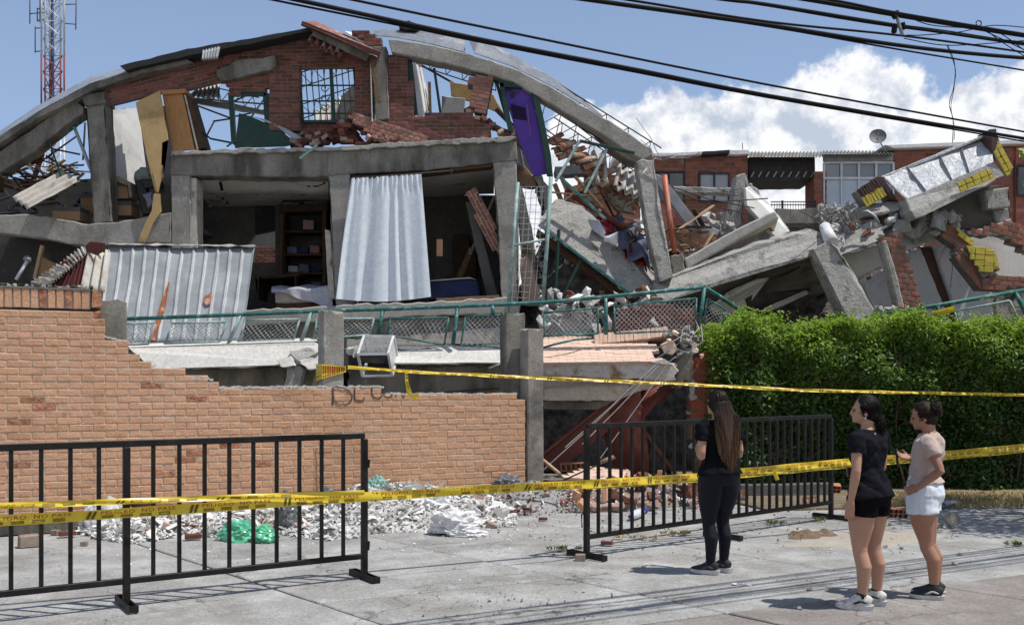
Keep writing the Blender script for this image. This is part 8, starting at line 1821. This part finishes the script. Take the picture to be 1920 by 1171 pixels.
    # trainers: sole, upper, collar
    for sg in (-1, 1):
        lg = legs_[0 if sg < 0 else 1]; ax, ay = lg['foot']; ang_f = lg.get('turn', 0); fd = V((-math.sin(ang_f), math.cos(ang_f), 0)); sd_ = V((fd.y, -fd.x, 0)); a_ = V((ax, ay, 0))
        up = shoe[0]; b2 = bmesh.new()
        ell(b2, [a_ + fd * y_ + V((0, 0, z_)) for y_, z_ in ((-.070, .058), (-.055, .064), (-.02, .066), (.03, .06), (.08, .046), (.13, .038), (.165, .034), (.182, .03))], [(.022, .035), (.036, .046), (.040, .05), (.041, .046), (.044, .034), (.045, .026), (.034, .02), (.014, .01)], sd_)
        ell(b2, [a_ - fd * .004 + V((0, 0, z_)) for z_ in (.06, .095, .116)], [(.038, .05), (.038, .048), (.036, .045)], sd_)
        sh_ = put('shoe', remesh(b2, .005, 4), Mx, up, t)
        b2 = bmesh.new(); prof_ = [(-.078, .026), (-.06, .038), (-.02, .042), (.03, .043), (.08, .047), (.125, .048), (.16, .038), (.186, .016)]; lo_, hi_ = [], []
        for sgn in (1, -1):
            for y_, x_ in (prof_ if sgn > 0 else prof_[::-1]):
                rise = .012 * max(0, (y_ - .1) / .09); heel = .010 * max(0, (-y_ - .02) / .06)
                lo_.append(b2.verts.new(a_ + fd * y_ + sd_ * x_ * sgn * .94 + V((0, 0, .002 + rise)))); hi_.append(b2.verts.new(a_ + fd * (y_ - heel) + sd_ * x_ * sgn + V((0, 0, .034 + rise * .4 + heel))))
        n_ = len(lo_)
        for k in range(n_): b2.faces.new((lo_[k - 1], lo_[k], hi_[k], hi_[k - 1]))
        b2.faces.new(lo_); b2.faces.new(hi_); bmesh.ops.recalc_face_normals(b2, faces=b2.faces); bmesh.ops.transform(b2, matrix=Mx, verts=b2.verts); MB('sole', b2, shoe[1], sh_)
        b2 = bmesh.new()
        for k in range(4): 
            y_ = .035 + k * .022; z_ = .100 - k * .012; tube_bm(b2, [a_ + fd * y_ + sd_ * .022 + V((0, 0, z_ - .006)), a_ + fd * (y_ + .006) + V((0, 0, z_ + .003)), a_ + fd * y_ - sd_ * .022 + V((0, 0, z_ - .006))], .0035, 4)
        for sgn in (-1, 1): 
            for dz in (0, .016): tube_bm(b2, [a_ + fd * (.06 - dz) + sd_ * .046 * sgn + V((0, 0, .05)), a_ + fd * (.01 - dz) + sd_ * .0445 * sgn + V((0, 0, .074)), a_ + fd * (-.025 - dz) + sd_ * .0425 * sgn + V((0, 0, .06))], .0045, 4)
        bmesh.ops.transform(b2, matrix=Mx, verts=b2.verts); MB('laces', b2, shoe[2], sh_)
        b2 = bmesh.new(); ell(b2, [a_ + V((0, -.002, z_)) for z_ in (.09, .128)], [(.036, .042), (.0345, .040)]); me = bpy.data.meshes.new('t'); b2.to_mesh(me); b2.free(); put('sock', me, Mx, shoe[3], t)
    def grow(rr_, g): return [(a + g, b + g) for a, b in rr_]
    def trousers(name, m, low, g, g2, warp):
        b2 = bmesh.new()
        for sg in (-1, 1):
            pts, rr_ = L[sg]; pp, qq = [], []
            for i, p in enumerate(pts):
                if p[2] >= low: pp.append(p); qq.append((rr_[i][0] + g, rr_[i][1] + g))
                else:
                    q0 = pts[i - 1]; ft = (q0[2] - low) / (q0[2] - p[2]); pp.append(tuple(V(q0).lerp(V(p), ft))); k = rr_[i - 1][0] + (rr_[i][0] - rr_[i - 1][0]) * ft + g2; qq.append((k, k + .004)); break
            ell(b2, pp, qq)
        tt_ = [x for x in tor if x[0][2] <= 1.0]; ell(b2, [p for p, _ in tt_], [(a + g, b + g) for _, (a, b) in tt_], n=24)
        return put(name, remesh(b2, .0065, 5), Mx, m, t, warp)
    def tee(name, m, hem, sleeve, g, warp, hemw=0):
        b2 = bmesh.new(); tt_ = [x for x in tor if hem - .03 <= x[0][2] <= 1.36]; pts = [V(p) for p, _ in tt_]; pts[0].z = hem
        ell(b2, pts, [(a + g + (hemw if i == 0 else 0), b + g + (hemw if i == 0 else 0)) for i, (_, (a, b)) in enumerate(tt_)], n=24)
        for sg in (-1, 1):
            e = V(arms[0 if sg < 0 else 1][0]); sh = V((.155 * wide * sg, -.006, 1.295)); dd = (e - sh); 
            ell(b2, [sh - V((.05 * sg, 0, -.015)), sh + V((.012 * sg, 0, -.012)), sh + dd * sleeve * .5, sh + dd * sleeve], [.060, .063, .064, .063], n=14)
        return put(name, remesh(b2, .0065, 4), Mx, m, t, warp)
    cloth_fn(trousers, tee, t, Mx)
    hair_fn(t, Mx, Hm, Hr, Hp)
    return t, Mx, Hp
def wrink(a, fx=9, fz=16, seed=0, k=1):
    return lambda v: a * (noise.noise(V((v.x * fx, v.y * fx, v.z * fz + v.x * 8 * k + seed))) + .6 * noise.noise(V((v.x * fx * 2.2, v.y * fx * 2, v.z * fz * 1.5 - v.x * 14 + seed))))
def strands(bm, n, Hm, seed, fall, r=.0032, cap=(.080, .099, .103), zmin=-.03, ymax=.045, npt=16):
    """hair strands rooted on the scalp; fall(p_root, k) -> list of local points"""
    rr_ = random.Random(seed)
    while n > 0:
        v = V((rr_.gauss(0, 1), rr_.gauss(0, 1), rr_.gauss(0, 1))).normalized(); p = V((v.x * cap[0], v.y * cap[1] - .008, v.z * cap[2] + .014))
        if p.z < zmin or p.y > ymax + .45 * max(0, p.z - .05): continue
        n -= 1; pts = fall(Hm, p, rr_)
        if pts: tube_bm(bm, pts, [r * min(1, .6 + .4 * (len(pts) - i) / 4) for i in range(len(pts))], 4, cap=False)
def cap_hair(bm, Hm, Hr, Hp):
    ball(bm, Hp(0, -.020, .022), (.081, .090, .098), Hr); ball(bm, Hp(0, -.045, -.02), (.074, .064, .075), Hr)
# the one with long hair
def clA(trousers, tee, t, Mx):
    trousers('leggings', leg_m, .09, .006, .006, wrink(.002, 9, 22)); tee('t_shirt', tee_black, .87, .50, .012, wrink(.010, 8, 15), .012)
def hairA(t, Mx, Hm, Hr, Hp):
    bm = bmesh.new(); cap_hair(bm, Hm, Hr, Hp)
    ell(bm, [(-.005, -.062, 1.50), (-.0, -.085, 1.42), (.0, -.105, 1.32), (.005, -.122, 1.2), (.012, -.128, 1.08), (.02, -.118, 1.0), (.025, -.112, .95)], [(.084, .055), (.100, .050), (.118, .044), (.122, .038), (.108, .032), (.07, .024), (.02, .012)], n=28)
    put('hair', remesh(bm, .006, 3), Mx, hair_long, t, lambda v: .006 * noise.noise(V((v.x * 75, v.y * 40, v.z * 2.5))))
    bm = bmesh.new()
    def fall(Hm, p, rr_):
        q_ = Hm @ p; side = p.x / .08; tgt = .128 * side * rr_.uniform(.5, 1.1); l = rr_.uniform(.34, .56) * (1 - .35 * abs(side)) ; pts = [q_]
        lift = Hm @ (p * 1.06); pts = [Hm @ (p * .98), lift]
        yb = -.075 - .04 * rr_.random(); back = p.y < .02 or rr_.random() < .6
        z = lift.z; x0, y0 = lift.x, lift.y; ph = rr_.uniform(0, 6)
        for k in range(1, 15):
            f_ = k / 14; zz = lift.z - (lift.z - 1.40) * min(1, f_ * 2.5) if f_ < .4 else 1.40 - l * (f_ - .4) / .6
            g_ = min(1, f_ * 2.4); yy = y0 + (yb - .055 * math.sin(max(0, f_ - .3) * 2.2) - y0) * g_; xx = x0 + (tgt * (1 - .55 * max(0, f_ - .55)) + .02 * f_ - x0) * g_ * .8
            rad_h = math.hypot(xx / .095, (yy + .0) / .11)
            pts.append(V((xx + .006 * math.sin(f_ * 9 + ph), yy, min(zz, lift.z + .001))))
        return pts
    strands(bm, 520, Hm, 5, fall, .0026); bmesh.ops.transform(bm, matrix=Mx, verts=bm.verts); MB('hair_strands', bm, hair_long, t)['kind'] = 'stuff'
pA = G(1347, 1074)
person('person with waist long brown hair in black tee and navy leggings seen from behind', pA.x, pA.y, 1.615, (-.42, .91), (-.62, .79), .05, skin_b,
       [((-.215, -.05, 1.035), (-.10, .17, 1.09), (.5, .8, .2), (1, 0, -.3), .7), ((.215, -.03, 1.04), (.10, .19, 1.09), (-.5, .8, .2), (-1, 0, -.3), .7)],
       [dict(foot=(-.088, .0), knee=(-.085, .015), turn=.55), dict(foot=(.085, .04), knee=(.08, .04), turn=.25)], 1.14, 0, 1.1, clA, hairA, (shoe_b, sole_w, mat('grey laces', (.10, .10, .11), bump=0), sock))
# the one in black tee and black shorts
def clB(trousers, tee, t, Mx):
    trousers('shorts', shorts_m, .705, .012, .018, wrink(.005, 10, 18, 3)); tee('t_shirt', tee_navy, .84, .52, .015, wrink(.016, 7, 14, 5, 1.6), .008)
def tail(bm, pts, rad_, Mx): ell(bm, pts, rad_, n=14)
def hairB(t, Mx, Hm, Hr, Hp):
    bm = bmesh.new(); cap_hair(bm, Hm, Hr, Hp); ell(bm, [Hp(0, -.075, -.03), Hp(0, -.105, -.07), Hp(.005, -.112, -.11), Hp(.01, -.105, -.15)], [(.05, .04), (.038, .036), (.034, .03), (.015, .014)], n=16)
    put('hair', remesh(bm, .006, 3), Mx, hair_black, t, lambda v: .004 * noise.noise(V((v.x * 60, v.y * 60, v.z * 14))))
    bm = bmesh.new()
    def fall(Hm, p, rr_):
        pts = []; tgt = V((rr_.gauss(0, .018), -.100 + rr_.gauss(0, .012), -.075)); p1 = p * 1.05
        for k in range(8):
            f_ = k / 7; q_ = p1.lerp(tgt, f_); e_ = V((q_.x / .084, (q_.y + .014) / .10, (q_.z - .014) / .105)); l = e_.length
            if l < 1.0 and l > 0: q_ = V((e_.x / l * .084, e_.y / l * .10 - .014, e_.z / l * .105 + .014))
            pts.append(Hm @ q_)
        ph = rr_.uniform(0, 6); a = rr_.uniform(.008, .02)
        for k in range(1, 6): pts.append(Hm @ (tgt + V((a * math.cos(k * 1.9 + ph), a * math.sin(k * 1.9 + ph) - .008, -.019 * k))))
        return pts
    strands(bm, 420, Hm, 8, fall, .0022); bmesh.ops.transform(bm, matrix=Mx, verts=bm.verts); MB('hair_strands', bm, hair_black, t)['kind'] = 'stuff'
    er = bmesh.new()
    for sg in (-1,): tube_bm(er, [Hm @ V((.080 * sg, -.006, -.05)), Hm @ V((.081 * sg, -.006, -.066))], .005, 6)
    bmesh.ops.transform(er, matrix=Mx, verts=er.verts); MB('earring', er, alu, t)
pB = G(1628, 1138)
tB, MxB, HpB = person('person in black tee, black shorts and white trainers with a low dark ponytail', pB.x, pB.y, 1.592, (-.66, .75), (-.93, .36), .0, skin_b,
       [((-.235, -.035, 1.05), (-.235, .01, .82), (0, .10, -1), (1, .3, 0), .35), ((.215, -.0, 1.05), (.06, .13, 1.02), (-1, .15, 0), (0, -1, 0), .3)],
       [dict(foot=(-.115, -.01), knee=(-.105, .0), turn=.45), dict(foot=(.115, .0), knee=(.105, .005), turn=.15)], 1.10, 0, 1.12, clB, hairB, (shoe_w, sole_w, lace, sock))
# the one in dusty pink tee and pale denim shorts
def clC(trousers, tee, t, Mx):
    trousers('denim_shorts', denim, .700, .014, .024, wrink(.010, 9, 13, 9)); tee('t_shirt', tee_beige, .94, .55, .016, wrink(.015, 7, 12, 2, 1.4), .012)
    bm = bmesh.new()
    a, b = V((.05, .262, 1.20)), V((.045, .25, 1.06)); bar_bm(bm, a, b, .075, .009, V((0, 1, .3))); bmesh.ops.recalc_face_normals(bm, faces=bm.faces); bmesh.ops.transform(bm, matrix=Mx, verts=bm.verts)
    tag(MB('phone', bm, lace, None), 'dark phone held in the hand of the girl in the dusty pink tee', 'phone')
def hairC(t, Mx, Hm, Hr, Hp):
    bm = bmesh.new(); cap_hair(bm, Hm, Hr, Hp)
    for k in range(7): ball(bm, Hp(.022 * math.cos(k * 2.1), -.118 + .018 * math.sin(k * 1.7), .048 + .022 * math.sin(k * 2.6)), (.026, .026, .024), Hr, 2)
    ball(bm, Hp(0, -.115, .045), (.036, .034, .034), Hr)
    put('hair', remesh(bm, .0055, 2), Mx, hair_dark, t, lambda v: .005 * noise.noise(V((v.x * 55, v.y * 55, v.z * 30))))
    bm = bmesh.new()
    def fall(Hm, p, rr_):
        pts = []; tgt = V((rr_.gauss(0, .02), -.105, .045 + rr_.gauss(0, .018))); p1 = p * 1.04
        for k in range(8):
            f_ = k / 7; q_ = p1.lerp(tgt, f_); e_ = V((q_.x / .084, (q_.y + .014) / .10, (q_.z - .014) / .105)); l = e_.length
            if 0 < l < 1.0: q_ = V((e_.x / l * .084, e_.y / l * .10 - .014, e_.z / l * .105 + .014))
            pts.append(Hm @ q_)
        ph = rr_.uniform(0, 6)
        for k in range(1, 7): pts.append(Hm @ (tgt + V((.034 * math.cos(k * 1.3 + ph), -.012 + .03 * math.sin(k * 1.1 + ph), .030 * math.sin(k * 1.3 + ph)))))
        return pts
    strands(bm, 360, Hm, 12, fall, .0022); 
    for k in range(14):
        p = Hp(R.gauss(0, .02), -.085, -.075); tube_bm(bm, [p, p + V((R.gauss(0, .01), -.02, -.015)), p + V((R.gauss(0, .02), -.035, -.035))], .0015, 3)
    bmesh.ops.transform(bm, matrix=Mx, verts=bm.verts); MB('hair_strands', bm, hair_dark, t)['kind'] = 'stuff'
pC = G(1742, 1119)
person('person in dusty pink tee and pale denim shorts with a hair bun, hand on hip', pC.x, pC.y, 1.535, (-.86, .51), (-.90, .42), -.22, skin_c,
       [((-.235, -.12, 1.065), (-.185, .075, .90), (.45, .75, -.2), (1, -.2, 0), .5), ((.205, .03, 1.05), (.13, .165, 1.125), (-.5, .8, .25), (-.6, -.3, .8), .5)],
       [dict(foot=(-.075, -.045), knee=(-.08, -.0), turn=.05), dict(foot=(.085, -.035), knee=(.08, .0), turn=.0)], 1.12, .045, 1.08, clC, hairC, (shoe_b, sole_w, mat('white trim', (.6, .6, .6), bump=0), sock))
